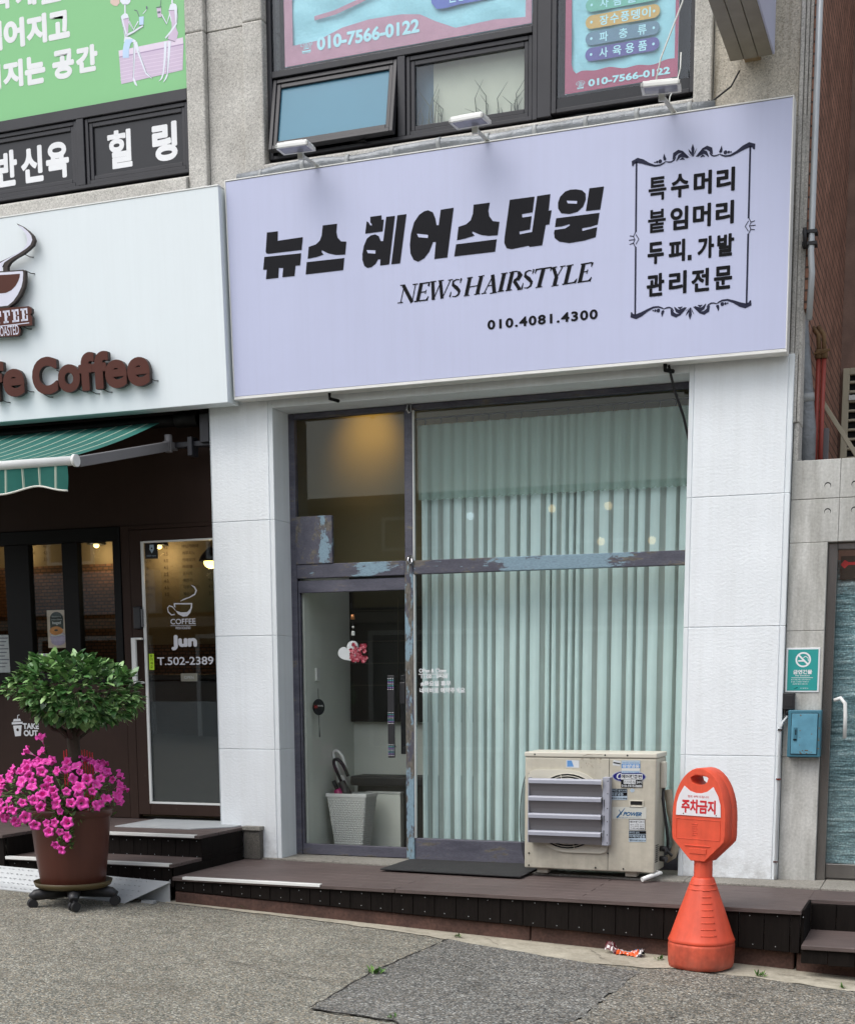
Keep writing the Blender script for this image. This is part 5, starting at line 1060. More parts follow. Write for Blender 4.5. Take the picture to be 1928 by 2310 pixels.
mb = MB(); mb.box(2.36, 2.43, .168, .175, .12, .42, 0) if False else mb.box(2.36, 2.42, .2, .21, .12, .4, 0); mb.box(2.445, 2.6, .2, .21, .12, .36, 1); mb.build('stored_crate', [M('crate_blue', (64, 104, 140), .5, .35, 6), M('crate_green', (92, 122, 122), .5, .35, 6)], cdr)
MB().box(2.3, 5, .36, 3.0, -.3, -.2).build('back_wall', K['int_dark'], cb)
rb_ = thing('brown_building', 'plain brown rear wall rising behind the concrete front', 'building', (3, 3.1, 0)); MB().box(2.076, 7, 3.05, 3.4, -.5, 9).build('wall', K['brick_rear'], rb_)
lv = thing('louvre_panel', 'beige metal louvre with dark slots on the brown rear wall', 'louvre', (2.5, 3.0, 3.2))
mb = MB(); frame(mb, 2.10, 3.2, 3.05, 3.92, 2.985, 3.03, .055)
for i in range(10): mb.box(2.155, 3.145, 2.988, 3.028, 3.108+.0765*i, 3.128+.0765*i)
mb.build('slats', K['louver'], lv, .004, 1); MB().box(2.105, 3.19, 3.032, 3.045, 3.06, 3.91).build('backing', K['dark_hole'], lv)
mb = MB(); mb.box(2.155, 2.6, 2.975, 3.0, 3.66, 3.70); mb.build('cable_duct', K['off_white'], lv)
br = thing('brace_bar', 'slanting beige steel bar in front of the louvre', 'brace', (2.24, 1, 3.0)); mb = MB(); mb.bar((2.11, 1.0, 3.32), (2.66, 1.0, 2.47), .04, .03); mb.build('bar', K['louver'], br, .002, 1)
bs2 = thing('steel_post', 'short dark grey post behind the concrete wall beside the pipes', 'post', (2.2, .75, 2.6)); MB().box(2.165, 2.2, .75, .8, 2.5, 3.07).build('post', K['ac_grey'], bs2, .002, 1)
# small things on the concrete
ns = thing('no_smoking_sign', 'teal no smoking notice with a white border on the concrete wall', 'sign', (2.15, .045, 1.264))
a, b, c, d = 2.045, 2.262, 1.264, 1.556
MB().box(a, b, .043, .05, c, d).build('board', K['white_print'], ns, .002, 1)
mb = MB(); mb.box(a+.011, b-.011, .0415, .0425, c+.011, d-.011); mb.build('panel', K['teal_sign'], ns)
mb = MB(); cx, cz = 2.155, 1.478; mb.disc(cx, cz, .05, .0405, 0, n=28, rin=.011); mb.ribbon([(cx-.033, cz+.033), (cx+.033, cz-.033)], .011, .0402); mb.box(cx-.033, cx+.012, .0404, .0408, cz-.013, cz-.003); mb.ribbon([(cx+.0, cz+.012), (cx+.014, cz+.022), (cx+.03, cz+.012), (cx+.034, cz-.01)], .005, .0404)
text(mb, '금연건물', 2.093, 2.215, 1.383, 1.412, .0405, 0, .02, heavy=.02); text(mb, 'No Smoking', 2.108, 2.20, 1.366, 1.379, .0405, 0, .01); mb.box(2.082, 2.222, .0405, .041, 1.358, 1.361)
for i, t in enumerate(('이 건물 전체는 금연구역입니다', '위반 시 과태료가 부과됩니다', '금연에 협조 바랍니다')): text(mb, t, 2.092, 2.205-.008*i, 1.343-.0145*i, 1.3515-.0145*i, .0405, 0, .008)
mb.box(2.083, 2.088, .0405, .041, 1.344, 1.349); mb.box(2.083, 2.088, .0405, .041, 1.33, 1.335)
text(mb, '시 보건소', 2.14, 2.195, 1.286, 1.295, .0405, 0, .008); mb.ribbon([(2.1, 1.285), (2.125, 1.296)], [.002, .005], .0404, 1); mb.build('lettering', [K['white_print'], K['ink_black']], ns)
bb = thing('black_box', 'small black junction box under the no smoking notice', 'junction box', (2.075, .0, 1.147)); MB().box(2.036, 2.112, .0, .05, 1.149, 1.262).build('casing', K['plastic_black'], bb, .006, 2); MB().box(2.055, 2.10, -.003, -.0002, 1.17, 1.245).build('cover', K['plastic_black'], bb, .003, 1); MB().tube([(2.068, .025, 1.149), (2.068, .025, 1.115)], .016, 8).build('gland', K['rubber'], bb)
eb = thing('fuse_box', 'weathered blue metal cabinet with a black edged door on the concrete', 'cabinet', (2.185, -.02, .839)); MB().box(2.079, 2.292, -.035, .05, .837, 1.147).build('casing', K['blue_edge'], eb, .006, 2)
MB().box(2.100, 2.273, -.0375, -.0355, .855, 1.128).build('door_gap', K['ink_black'], eb); o = MB().box(2.1035, 2.2695, -.043, -.0378, .8585, 1.1245).build('door', K['blue_box'], eb, .002, 1)
mb = MB(); mb.box(2.118, 2.142, -.049, -.0435, .945, 1.035); mb.build('latch', K['blue_edge'], o, .003, 1); mb = MB(); mb.box(2.118, 2.14, -.0505, -.0495, .95, .958); mb.box(2.13, 2.136, -.0505, -.0495, .985, 1.02); mb.build('slot', K['ink_black'], o)
mb = MB(); r5 = random.Random(3)
for i in range(26):
    x, z = (r5.uniform(2.14, 2.24), r5.uniform(.861, .885)) if i < 13 else (r5.choice((2.281, 2.282, 2.16, 2.235)), r5.uniform(.88, 1.12)); mb.disc(x, z, r5.uniform(.002, .007), -.0442, 0, r5.uniform(.001, .004), 7)
mb.build('rust_spot', K['rust'], o)
cdt = thing('conduit', 'thin grey conduit running down the pillar edge from the black box', 'conduit', (2.03, .0, 0)); mb = MB(); mb.tube([(2.068, .03, 1.12), (2.066, .025, 1.10), (2.04, .005, 1.065), (2.03, -.005, 1.03), (2.0285, -.006, .9), (2.027, -.006, .04), (2.03, .0, .0)], .010, 8); mb.build('pipe', K['galv'], cdt)
mb = MB()
for z in (1.01, .68, .12): mb.box(2.012, 2.043, -.02, .0, z, z+.012)
mb.build('clip', K['chrome'], cdt)

# ================================================================ OUTDOOR UNIT
ac = thing('air_conditioner', 'beige outdoor unit with grey deflector slats and many stickers', 'air conditioner', (.8, -.15, 0))
x0, x1, y0, y1, z0, z1 = .338, 1.258, -.30, .04, .05, .862
MB().box(x0, x1, y0, y1, z0, z1-.036).build('casing', K['ac_body'], ac, .01, 3)
MB().box(x0-.004, x1+.004, y0-.004, y1+.004, z1-.034, z1).build('top_cover', K['ac_top'], ac, .008, 3)
mb = MB(); mb.box(.934, .937, y0-.0012, y0+.01, z0+.01, z1-.038); mb.build('panel_seam', K['dark_hole'], ac)
fx, fz, fr = .651, .457, .262
mb = MB(); pts = []
for i in range(48):
    a = 2*math.pi*i/48; X, Z = fx+.285*math.cos(a), fz+.285*math.sin(a)
    if math.pi/2 < a < math.pi: X, Z = fx+.285*max(-1, math.cos(a)*1.35), fz+.285*min(1, math.sin(a)*1.35)
    if 3*math.pi/2 < a: X, Z = fx+.285*min(1, math.cos(a)*1.35), fz+.285*max(-1, math.sin(a)*1.35)
    pts.append((X, Z))
mb.prism(pts, y0-.016, y0-.0005); mb.build('fan_shroud', K['ac_top'], ac, .006, 2)
mb = MB(); mb.disc(fx, fz, .262, y0-.0172, n=44); fanb = mb.build('fan_opening', K['dark_hole'], ac)
mb = MB()
for r_4 in [.03+.0165*i for i in range(15)]: mb.tube([(fx+r_4*math.cos(a), y0-.022, fz+r_4*math.sin(a)) for a in [2*math.pi*i/40 for i in range(41)]], .0032, 5, caps=False)
for i in range(8): a = math.pi*i/4+.2; mb.tube([(fx+.02*math.cos(a), y0-.02, fz+.02*math.sin(a)), (fx+.26*math.cos(a), y0-.02, fz+.26*math.sin(a))], .003, 5)
mb.build('grille', K['ac_top'], fanb)
dfl = MB(); dfl.box(.908, .957, y0-.075, y0-.003, .235, .70); defl = dfl.build('deflector_bracket', K['ac_lip'], ac, .003, 1); MB().box(.388, .394, y0-.09, y0-.001, .24, .69).build('deflector_bracket', K['ac_lip'], ac, .002, 1)
mb = MB()
for z in (.675, .59, .49, .40, .31, .255): mb.disc(.945, z, .004, y0-.0758, n=8)
for z in (.50, .39, .29): mb.sheet([(.918, z+.05), (.925, z+.05), (.922, z-.045)], y0-.0757)
mb.build('slot', K['dark_hole'], defl)
for i in range(4):
    zt = .688-.1195*i; mb = MB(); zb = zt-.125 if i < 3 else .245; xa, xb = .395, .907
    prof = [(-.062, zt-.002), (-.100, zt-.004), (-.106, zt-.012), (-.106, zt-.034), (-.100, zt-.036), (-.086, zt-.06), (-.074, zt-.09), (-.066, zb+.006), (-.062, zb)]
    for k in range(len(prof)-1):
        (ya, za), (yb_, zb_) = prof[k], prof[k+1]; mb.add([(xa, y0+ya, za), (xb, y0+ya, za), (xb, y0+yb_, zb_), (xa, y0+yb_, zb_)], [(0, 3, 2, 1)], 0 if k < 4 else 1)
    mb.build('slat', [K['ac_lip'], K['ac_grey']], ac)
mb = MB()
for x in (.45, 1.08): mb.box(x-.035, x+.045, -.245, -.16, .012, .05); mb.box(x-.035, x+.045, -.1, .02, .012, .05)
mb.build('foot', K['ac_top'], ac, .004, 2)
mb = MB()
for x, z in ((.41, .845), (.906, .846), (1.06, .846), (.372, .155), (.372, .07), (.85, .072), (1.045, .072), (.935, .175), (.90, .185), (.372, .71), (.372, .57), (.95, .63)): mb.ball((x, y0-.004, z), .0062, 6, 0, (1, .4, 1))
mb.build('screw', K['dark_hole'], ac)
mb = MB(); hx0, hx1, hz0, hz1 = 1.078, 1.177, .498, .546
frame(mb, hx0, hx1, hz0, hz1, y0-.007, y0-.0005, .009); hnd = mb.build('hand_hold', K['ac_top'], ac, .003, 2); MB().box(hx0+.009, hx1-.009, y0-.0025, y0-.0008, hz0+.016, hz1-.009).build('hollow', K['dark_hole'], hnd)
YS = y0-.0014
def AP(x, y, c='S'): q = onY(c, x, y, YS); return q.x, q.z
def sticker(label, fn, mats):
    m_ = MB(); fn(m_); m_.build('sticker', mats, ac, label=label)
def box_s(m_, xa, ya, xb, yb_, mat=0, dy=0):
    P = [AP(xa, ya), AP(xb, ya), AP(xb, yb_), AP(xa, yb_)]; m_.sheet(P, YS-dy, mat)
def tx(m_, t, xa, ya, xb, yb_, mat=1, dy=.0008, off=.02):
    a, b = AP(xa, (ya+yb_)/2), AP(xb, (ya+yb_)/2); tz, bz = AP((xa+xb)/2, ya)[1], AP((xa+xb)/2, yb_)[1]; text(m_, t, a[0], b[0], bz, tz, YS-dy, mat, off)
def oval(m_):
    a, b = AP(870, 635), AP(1555, 635); cx, cz = (a[0]+b[0])/2, AP(1212, 630)[1]; rx = (b[0]-a[0])/2; rz = (AP(1212, 505)[1]-AP(1212, 755)[1])/2
    m_.disc(cx, cz, rx, YS, 1, rz, 36); m_.disc(cx, cz, rx*.975, YS-.0003, 0, rz*.955, 36); m_.disc(cx, cz, rx*.955, YS-.0006, 1, rz*.92, 36); m_.disc(cx, cz, rx*.935, YS-.0009, 0, rz*.88, 36)
    m_.ribbon([AP(1060, 568), AP(1020, 570), AP(985, 600), AP(975, 640), AP(1000, 672), AP(1050, 660)], [.004, .008, .009, .009, .008, .004], YS-.0012, 1)
sticker('navy oval emblem half covered by stickers', oval, [K['navy'], K['sticker_white']])
def s1(m_): box_s(m_, 1060, 310, 1432, 560, 0, .0014); box_s(m_, 1062, 378, 1430, 462, 1, .0018); tx(m_, '삼성냉동', 1078, 386, 1415, 455, 2, .0022, .03); tx(m_, '에어컨 설치 수리', 1085, 345, 1400, 370, 1, .0022, .01); tx(m_, '010-5273-1088', 1085, 530, 1410, 552, 1, .0022, .01); box_s(m_, 1065, 465, 1425, 515, 3, .0018)
sticker('blue and pale service sticker', s1, [K['sticker_pale'], K['sticker_blue'], K['sticker_white'], K['off_white']])
def s2(m_):
    box_s(m_, 1052, 580, 1478, 845, 0, .0026); tx(m_, '에어컨총판', 1062, 592, 1468, 668, 1, .003, .03); box_s(m_, 1052, 688, 1478, 845, 1, .003); box_s(m_, 1105, 695, 1205, 770, 0, .0034); box_s(m_, 1205, 695, 1345, 780, 0, .0034); tx(m_, '설치 수리', 1112, 710, 1200, 755, 1, .0038, .01); tx(m_, '이전 가스', 1212, 710, 1340, 770, 1, .0038, .01); tx(m_, '24시', 1360, 705, 1468, 770, 0, .0034, .02); tx(m_, '010-3410-8888', 1065, 790, 1465, 838, 0, .0034, .02)
sticker('large black and white service sticker', s2, [K['sticker_white'], K['ink_black']])
def s3(m_): box_s(m_, 838, 868, 1175, 1092, 0, .0006); box_s(m_, 840, 870, 1172, 935, 1, .001); tx(m_, '에어컨 설치수리', 850, 880, 1165, 925, 0, .0014, .01); box_s(m_, 840, 942, 1172, 1012, 1, .001); tx(m_, '대성냉동', 850, 948, 1100, 1006, 0, .0014, .02); tx(m_, '☎010-2173-8908', 850, 1040, 1168, 1082, 1, .001, .02)
sticker('black and grey service sticker near the seam', s3, [K['sticker_pale'], K['ink_black']])
def s4(m_):
    box_s(m_, 878, 1230, 1550, 1465, 0, 0); m_.ribbon([AP(1012, 1282), AP(1060, 1380)], [.004, .008], YS-.0006, 1); m_.ribbon([AP(1132, 1246), AP(1068, 1330), AP(968, 1444)], [.002, .008, .012], YS-.0006, 1)
    a, b = AP(1090, 1370), AP(1462, 1370); text(m_, 'POWER', a[0], b[0], AP(1270, 1412)[1], AP(1270, 1330)[1], YS-.0006, 1, .015, .35, heavy=.04); text(m_, 'INVERTER', AP(1005, 1440)[0], AP(1190, 1440)[0], AP(1100, 1447)[1], AP(1100, 1428)[1], YS-.0006, 1); m_.ribbon([AP(1200, 1446), AP(1450, 1446)], .002, YS-.0006, 1)
sticker('pale label with blue slanted power lettering', s4, [M('label_pale', (196, 198, 190), .45, .04, 5), K['xp_blue']])
def s5(m_): box_s(m_, 1205, 1475, 1530, 1690, 1, 0); box_s(m_, 1214, 1484, 1522, 1682, 0, .0004); tx(m_, '에어컨', 1220, 1500, 1390, 1550, 1, .0008, .02); tx(m_, '24시', 1410, 1495, 1510, 1550, 1, .0008, .0); tx(m_, '설치 이전 수리', 1230, 1570, 1500, 1590, 1, .0008, .01); tx(m_, '가스충전 철거', 1235, 1600, 1500, 1622, 1, .0008, .01); tx(m_, 'T. 031-442-8828', 1235, 1640, 1505, 1668, 1, .0008, .015)
sticker('white service sticker with black border and a torn corner', s5, [K['sticker_white'], K['ink_black']])
def s6(m_): box_s(m_, 1205, 1700, 1545, 1920, 0, .0006); box_s(m_, 1208, 1705, 1545, 1765, 1, .001); tx(m_, '에어컨 설치', 1215, 1715, 1410, 1755, 0, .0014, .01); box_s(m_, 1208, 1775, 1540, 1845, 1, .001); tx(m_, '이제이냉동', 1215, 1782, 1530, 1840, 0, .0014, .02); tx(m_, '☎010-8718-2714', 1215, 1870, 1535, 1910, 1, .001, .02)
sticker('black and grey service sticker lowest on the panel', s6, [K['sticker_pale'], K['ink_black']])
def s7(m_): m_.sheet([AP(*q) for q in ((900, 298), (1045, 325), (1030, 428), (886, 402))], YS, 0); m_.sheet([AP(*q) for q in ((902, 340), (1040, 365), (1036, 388), (897, 365))], YS-.0004, 1)
sticker('small tilted white sticker with a black band', s7, [K['sticker_white'], K['ink_black']])
def s8(m_):
    P = lambda x, y: AP(x, y, 'e'); m_.sheet([P(570, 225), (P(690, 232)), P(690, 300), P(568, 300)], YS, 0); m_.sheet([P(578, 232), P(620, 232), P(642, 290), P(578, 290)], YS-.0004, 1)
sticker('peeling white and blue sticker above the fan', s8, [K['sticker_white'], K['sticker_blue']])
def s9(m_): m_.disc(*AP(1275, 905), .016, YS, 0, .013, 9)
sticker('torn grey paper remnant', s9, [K['sticker_pale']])
mb = MB(); r6 = random.Random(9)
for i in range(46):
    x, y = (r6.uniform(255, 680), r6.choice((r6.uniform(262, 275), r6.uniform(300, 470)))); a = AP(x, y); mb.ribbon([(a[0], a[1]), (a[0]+r6.uniform(-.004, .004), a[1]-r6.uniform(.002, .014))], [.002, .0008], YS)
mb.ribbon([AP(300, 222), AP(400, 190), AP(520, 200), AP(680, 186)], [.001, .003, .001, .002], y0-.0052); mb.build('dirt_mark', K['rust'], ac)
# cover, cables, netting
mb = MB(); mb.box(x1+.0005, x1+.035, -.17, -.10, .62, .80); mb.build('cable_cover', K['ac_top'], ac, .01, 3)
mb = MB(); mb.tube([(x1+.02, -.14, .62), (x1+.02, -.16, .55), (x1+.045, -.17, .4), (x1+.06, -.15, .27), (x1+.05, -.1, .17)], .011, 8); mb.build('cable', K['rubber'], ac)
mb = MB(); mb.tube([(x1+.03, -.03, .60), (x1+.05, -.03, .45), (x1+.085, -.02, .33), (x1+.095, -.02, .22), (x1+.07, -.01, .14), (x1+.02, .0, .11)], .027, 10); mb.build('lagged_hose', M('hose_beige', (150, 140, 122), .8, .18, 12, .5, 50, .01), ac)
mb = MB(); mb.tube([(x1+.005, -.12, .20), (x1+.05, -.14, .20)], .02, 8); mb.tube([(x1+.005, -.12, .13), (x1+.05, -.14, .13)], .02, 8); mb.tube([(x1+.04, -.14, .2), (x1+.08, -.1, .15)], .01, 6); mb.build('valve', K['plastic_black'], ac)
mb = MB()
for i in range(9): mb.box(x1+.0002, x1+.003, -.28, -.19, .12+.014*i, .126+.014*i)
mb.build('side_vent', K['dark_hole'], ac)
mb = MB(); mb.tube([(x1-.02, -.22, .055), (x1+.03, -.23, .045), (x1-.02, -.29, .03), (x1-.07, -.36, .012)], [.012, .014, .016, .016], 10); mb.build('drain_hose', K['white_metal'], ac)
mb = MB()
def net_x(z): return x0-.085*math.sqrt(max(0, 1-((z-.38)/.36)**2))
for s_ in (-1, 1):
    for i in range(44):
        z = .0+.017*i; pts = []
        for k in range(12):
            zz = z+s_*.0125*k-(.07 if s_ > 0 else -.07); xx = x0+.002-.0085*k
            if .03 < zz < .73 and xx > net_x(zz): pts.append((xx, -.12-.02*k/12, zz))
        if len(pts) > 1: mb.tube(pts, .0016, 4)
mb.tube([(net_x(.03+.0145*i), -.13, .03+.0145*i) for i in range(49)], .003, 5); mb.build('coil_netting', K['rubber'], ac)

# ================================================================ NO PARKING STAND
ang = rad(-22); C0 = Vector((1.755, -1.315, gz(1.755)+.007))
np_ = thing('no_parking_stand', 'orange plastic no parking stand with a white plate by the kerb', 'parking stand', C0, rot=(0, 0, ang))
mb = MB(); mb.lathe([(.17, 0), (.183, .006), (.19, .03), (.193, .14), (.190, .155)], (0, 0, 0), 40, 0, True, .07); base = mb.build('base', K['orange_dirty'], np_)
mb = MB(); mb.lathe([(.1895, .155), (.194, .168), (.188, .18), (.178, .205), (.13, .35), (.085, .48), (.066, .535), (.06, .545)], (0, 0, 0), 40, 0, True, .07); body = mb.build('body', K['orange'], np_)
mb = MB()
def rr(z): return .178+(z-.20)*(.085-.178)/(.28)
for a0 in (-50, 130):
    for i in range(8):
        z = .215+.037*i; r_ = rr(z); pts = []
        for k in range(7):
            a = rad(a0-10+30*k/6); f = 1+.07*(abs(math.sin(2*a))-.5); pts.append(((r_*f+.001)*math.cos(a), (r_*f+.001)*math.sin(a), z))
        mb.tube(pts, .0042, 6)
for z in (.505, .475): mb.tube([((rr(z)+.0)*math.cos(a), (rr(z))*math.sin(a), z) for a in [2*math.pi*i/30 for i in range(31)]], .004, 6, caps=False)
mb.build('rib', K['orange'], body)
mb = MB(); mb.lathe([(.058, .535), (.055, .55), (.054, .70), (.052, .72)], (0, 0, 0), 24); nk = mb.build('neck', K['orange'], np_)
mb = MB(); mb.ball((-.03, -.0455, .575), .006, 8); mb.ball((-.03, -.0455, .62), .006, 8); mb.build('bolt', K['orange_dirty'], nk)
# head: arched plate with a hand hole, hollow and rounded
outl = []
hw, zb, zs, zt = .187, .755, .90, 1.198
outl += [(-.05, .645), (.05, .645), (hw-.03, zb-.01), (hw-.006, zb+.015), (hw, zb+.05), (hw, zs)]
for i in range(1, 20):
    a = math.pi*i/20; outl.append((hw*math.cos(a)*(1-.02*math.sin(a)), zs+(zt-zs)*math.sin(a)**.92))
outl += [(-hw, zs), (-hw, zb+.05), (-hw+.006, zb+.015), (-hw+.03, zb-.01)]
hole = [(.054*math.cos(a)*1.0, 1.128+.029*math.sin(a)) for a in [2*math.pi*i/16 for i in range(16)]]
hole = [(x*(1.15 if z > 1.128 else 1.0)+.0, z) for x, z in hole]
def head_mesh():
    m_ = MB(); dy = .07
    loops = [[Vector((p[0], p[1], 0)) for p in outl], [Vector((p[0], p[1], 0)) for p in hole[::-1]]]
    tri = tessellate_polygon(loops); allp = outl+hole[::-1]; no, nh = len(outl), len(hole)
    def cap(y, ins, flip):
        c = [(p[0]*(1-ins*.9), p[1]+(.9-p[1])*ins*.35) for p in outl]+[(p[0]*1.06, 1.128+(p[1]-1.128)*1.06) for p in hole[::-1]]
        fs = []
        for t in tri:
            a, b, cc = (Vector(c[i]) for i in t); cr = (b.x-a.x)*(cc.y-a.y)-(b.y-a.y)*(cc.x-a.x); u = t if cr > 0 else (t[0], t[2], t[1]); fs.append(u if not flip else (u[0], u[2], u[1]))
        m_.add([(p[0], y, p[1]) for p in c], fs, 0)
        return c
    c1 = cap(-dy, .05, False); c2 = cap(dy, .05, True)
    rings = [[(p[0], -dy, p[1]) for p in c1[:no]], [(p[0], -dy+.012, p[1]) for p in outl], [(p[0], -.004, p[1]) for p in outl], [(p[0]*.985, 0, p[1]) for p in outl], [(p[0], .004, p[1]) for p in outl], [(p[0], dy-.012, p[1]) for p in outl], [(p[0], dy, p[1]) for p in c2[:no]]]
    b = len(m_.v)
    for rg in rings: m_.v += [Vector(q) for q in rg]
    for k in range(len(rings)-1):
        for i in range(no):
            j = (i+1) % no; m_.f.append([b+k*no+i, b+k*no+j, b+(k+1)*no+j, b+(k+1)*no+i][::-1]); m_.m.append(0); m_.s.append(True)
    hl = hole[::-1]; b = len(m_.v)
    for y in (-dy, dy): m_.v += [Vector((p[0]*1.06, y, 1.128+(p[1]-1.128)*1.06)) for p in hl]
    for i in range(nh):
        j = (i+1) % nh; m_.f.append([b+i, b+j, b+nh+j, b+nh+i]); m_.m.append(0); m_.s.append(True)
    return m_
hd_ = head_mesh().build('head', K['orange'], np_)
mb = MB(); yf = -.0715
pl_ = [(-.152, .915), (.152, .915), (.148, .985), (.132, 1.035), (.098, 1.09), (.06, 1.062), (.02, 1.05), (-.02, 1.05), (-.06, 1.062), (-.098, 1.09), (-.132, 1.035), (-.148, .985)]
mb.prism(pl_, yf-.003, yf); plt = mb.build('plate', K['plate'], hd_)
mb = MB(); text(mb, '주차금지', -.115, .118, .93, 1.012, yf-.0036, 0, .02, heavy=.02); text(mb, '협조 부탁 드립니다', -.072, .072, 1.022, 1.036, yf-.0036, 0, .01); mb.build('lettering', K['red_ink'], plt)
mb = MB(); mb.ball((-.10, yf-.003, .925), .004, 6); mb.ball((.122, yf-.003, .925), .004, 6); mb.build('rivet', K['rust'], plt)
mb = MB(); frame(mb, -.15, .15, .775, .895, yf-.0015, yf+.002, .003); mb.box(-.085, .085, yf-.004, yf+.002, .735, .74); mb.box(-.055, .06, yf-.003, yf+.002, .69, .722)
for i in range(6): mb.box(-.04, -.01+.008*(i % 2), yf-.0015, yf+.002, .80+.013*i, .803+.013*i)
mb.build('moulding', K['orange'], hd_, .001, 1)

# ================================================================ POTTED TREE
PC = Vector((-2.545, -1.545, gz(-2.545))); PZ0 = PC.z
ds = thing('plant_dolly', 'black five armed castor base under the flower pot', 'dolly', PC)
fa = math.atan2(-.82, .57)
for k in range(5):
    a = fa+k*2*math.pi/5; d = Vector((math.cos(a), math.sin(a), 0)); mb = MB()
    mb.tube([PC+Vector((0, 0, .105)), PC+d*.16+Vector((0, 0, .10)), PC+d*.27+Vector((0, 0, .088)), PC+d*.30+Vector((0, 0, .07))], [.05, .046, .038, .028], 8); arm = mb.build('arm', K['plastic_black'], ds)
    s_ = Vector((-d.y, d.x, 0)); mb = MB(); c = PC+d*.29+Vector((0, 0, .031)); cs_ = math.cos(.6+k), math.sin(.6+k); ax = (d*cs_[0]+s_*cs_[1])
    mb.tube([c-ax*.03, c-ax*.005], .033, 14); mb.tube([c+ax*.005, c+ax*.03], .033, 14); mb.tube([c, c+Vector((0, 0, .05))], .012, 8); mb.build('caster', K['rubber'], arm)
MB().lathe([(.05, .07), (.055, .125)], PC, 16).build('hub', K['plastic_black'], ds)
SZ = PZ0+.128
sc2 = thing('saucer', 'olive plastic saucer between the pot and its castor base', 'saucer', (PC.x, PC.y, SZ)); mb = MB(); mb.lathe([(.235, 0), (.255, .012), (.268, .045), (.262, .045), (.25, .016), (.1, .010)], (PC.x, PC.y, SZ), 36); mb.build('dish', K['saucer'], sc2)
ptz = SZ+.014; pt = thing('flower_pot', 'large dark red brown plastic pot holding the tree and petunias', 'flower pot', (PC.x, PC.y, ptz)); top = .50-ptz
mb = MB(); mb.lathe([(.212, 0), (.218, .01), (.248, .24), (.270, top-.06), (.272, top-.055), (.283, top-.05), (.285, top-.008), (.281, top), (.267, top-.002), (.262, top-.05), (.24, top-.07)], (PC.x, PC.y, ptz), 48); mb.build('body', K['pot'], pt)
mb = MB(); mb.lathe([(.255, top-.075), (.2, top-.055), (.06, top-.045)], (PC.x, PC.y, ptz), 24); mb.build('soil', K['soil'], pt)
tr = thing('potted_tree', 'small rubber leaved tree with a flat wide crown growing in the brown pot', 'tree', (PC.x, PC.y, ptz+top-.06))
R2 = random.Random(21); tx_, ty_ = PC.x+.035, PC.y+.02
mb = MB(); mb.tube([(tx_, ty_, .42), (tx_-.004, ty_, .62), (tx_+.012, ty_, .8), (tx_+.0, ty_, .95), (tx_+.01, ty_, 1.06)], [.05, .043, .04, .042, .05], 10)
for i in range(11):
    a = i*2*math.pi/11+R2.uniform(-.2, .2); e = Vector((PC.x+.32*math.cos(a), PC.y+.31*math.sin(a), 1.24+R2.uniform(-.04, .12))); m_ = Vector((tx_+.13*math.cos(a), ty_+.13*math.sin(a), 1.03+R2.uniform(0, .06)))
    mb.tube([(tx_, ty_, .92+R2.uniform(0, .1)), m_, e], [.02, .013, .005], 6)
mb.build('trunk', K['bark'], tr)
def leaf_add(mb, base, dirv, up, L, Wd, cup=.15, mat=0):
    d = dirv.normalized(); s_ = d.cross(up); s_ = s_.normalized() if s_.length > .01 else Vector((1, 0, 0)); n_ = s_.cross(d).normalized()
    P = []
    for t, w_ in ((0, .12), (.2, .7), (.45, 1), (.72, .82), (.92, .35), (1, .02)):
        c = base+d*L*t-n_*(L*.18*t*t); P += [c-s_*Wd*w_/2+n_*cup*Wd*w_*.5, c, c+s_*Wd*w_/2+n_*cup*Wd*w_*.5]
    mb.add(P, [(3*i+j, 3*i+j+1, 3*i+j+4, 3*i+j+3) for i in range(5) for j in (0, 1)], mat, True)
mb = MB(); cc = Vector((PC.x+.085, PC.y, 1.29))
def crown_pt():
    while True:
        v = Vector((R2.uniform(-1, 1), R2.uniform(-1, 1), R2.uniform(-1, 1)))
        if .2 < v.length < 1: break
    q = v.length; v = v/q*(q**.45)
    lump = 1+.10*math.sin(4.2*math.atan2(v.y, v.x)+.6)+.06*math.sin(9*v.x+5*v.y)
    zz = v.z*(.25 if v.z > 0 else .19); return cc+Vector((v.x*.405*lump, v.y*.42*lump, zz-.12*v.x*.5 if False else zz-.05*(v.x+.1))), v
for i in range(720):
    p, v = crown_pt(); o = Vector((v.x, v.y, v.z*.9+.12)).normalized(); nleaf = R2.randint(2, 4)
    for k in range(nleaf):
        dv = (o+Vector((R2.uniform(-1, 1), R2.uniform(-1, 1), R2.uniform(-.9, .6)))*.8); leaf_add(mb, p, dv, Vector((R2.uniform(-.4, .4), R2.uniform(-.4, .4), 1)), R2.triangular(.03, .095, .062), R2.uniform(.028, .05))
mb.build('crown', K['leaf'], tr)
pk = thing('plant_guard', 'small red plastic fence stuck in the pot behind the trunk', 'plant guard', (PC.x, PC.y+.06, .5)); mb = MB()
for i in range(12): mb.box(PC.x-.12+.021*i, PC.x-.112+.021*i, PC.y+.12, PC.y+.125, .46, .885+.01*math.sin(i))
mb.box(PC.x-.125, PC.x+.13, PC.y+.1255, PC.y+.129, .80, .81); mb.build('pickets', K['red_ink'], pk)
pe = thing('petunia_plant', 'bright pink petunias spilling over the rim of the brown pot', 'flowers', (PC.x, PC.y, .5)); R3 = random.Random(5)
def fl_surface(u, v):   # mound over the pot rim, bulging toward the left, with a trail down the front
    a = u*2*math.pi; rx = .35+.25*max(0, math.cos(a-math.pi)) ; x = PC.x-.03+rx*math.sin(v)*math.cos(a); y = PC.y+(.40)*math.sin(v)*math.sin(a); z = .56+.25*math.cos(v)+.05*math.sin(3*a+1)*math.sin(v); return Vector((x, y, z))
pts = []
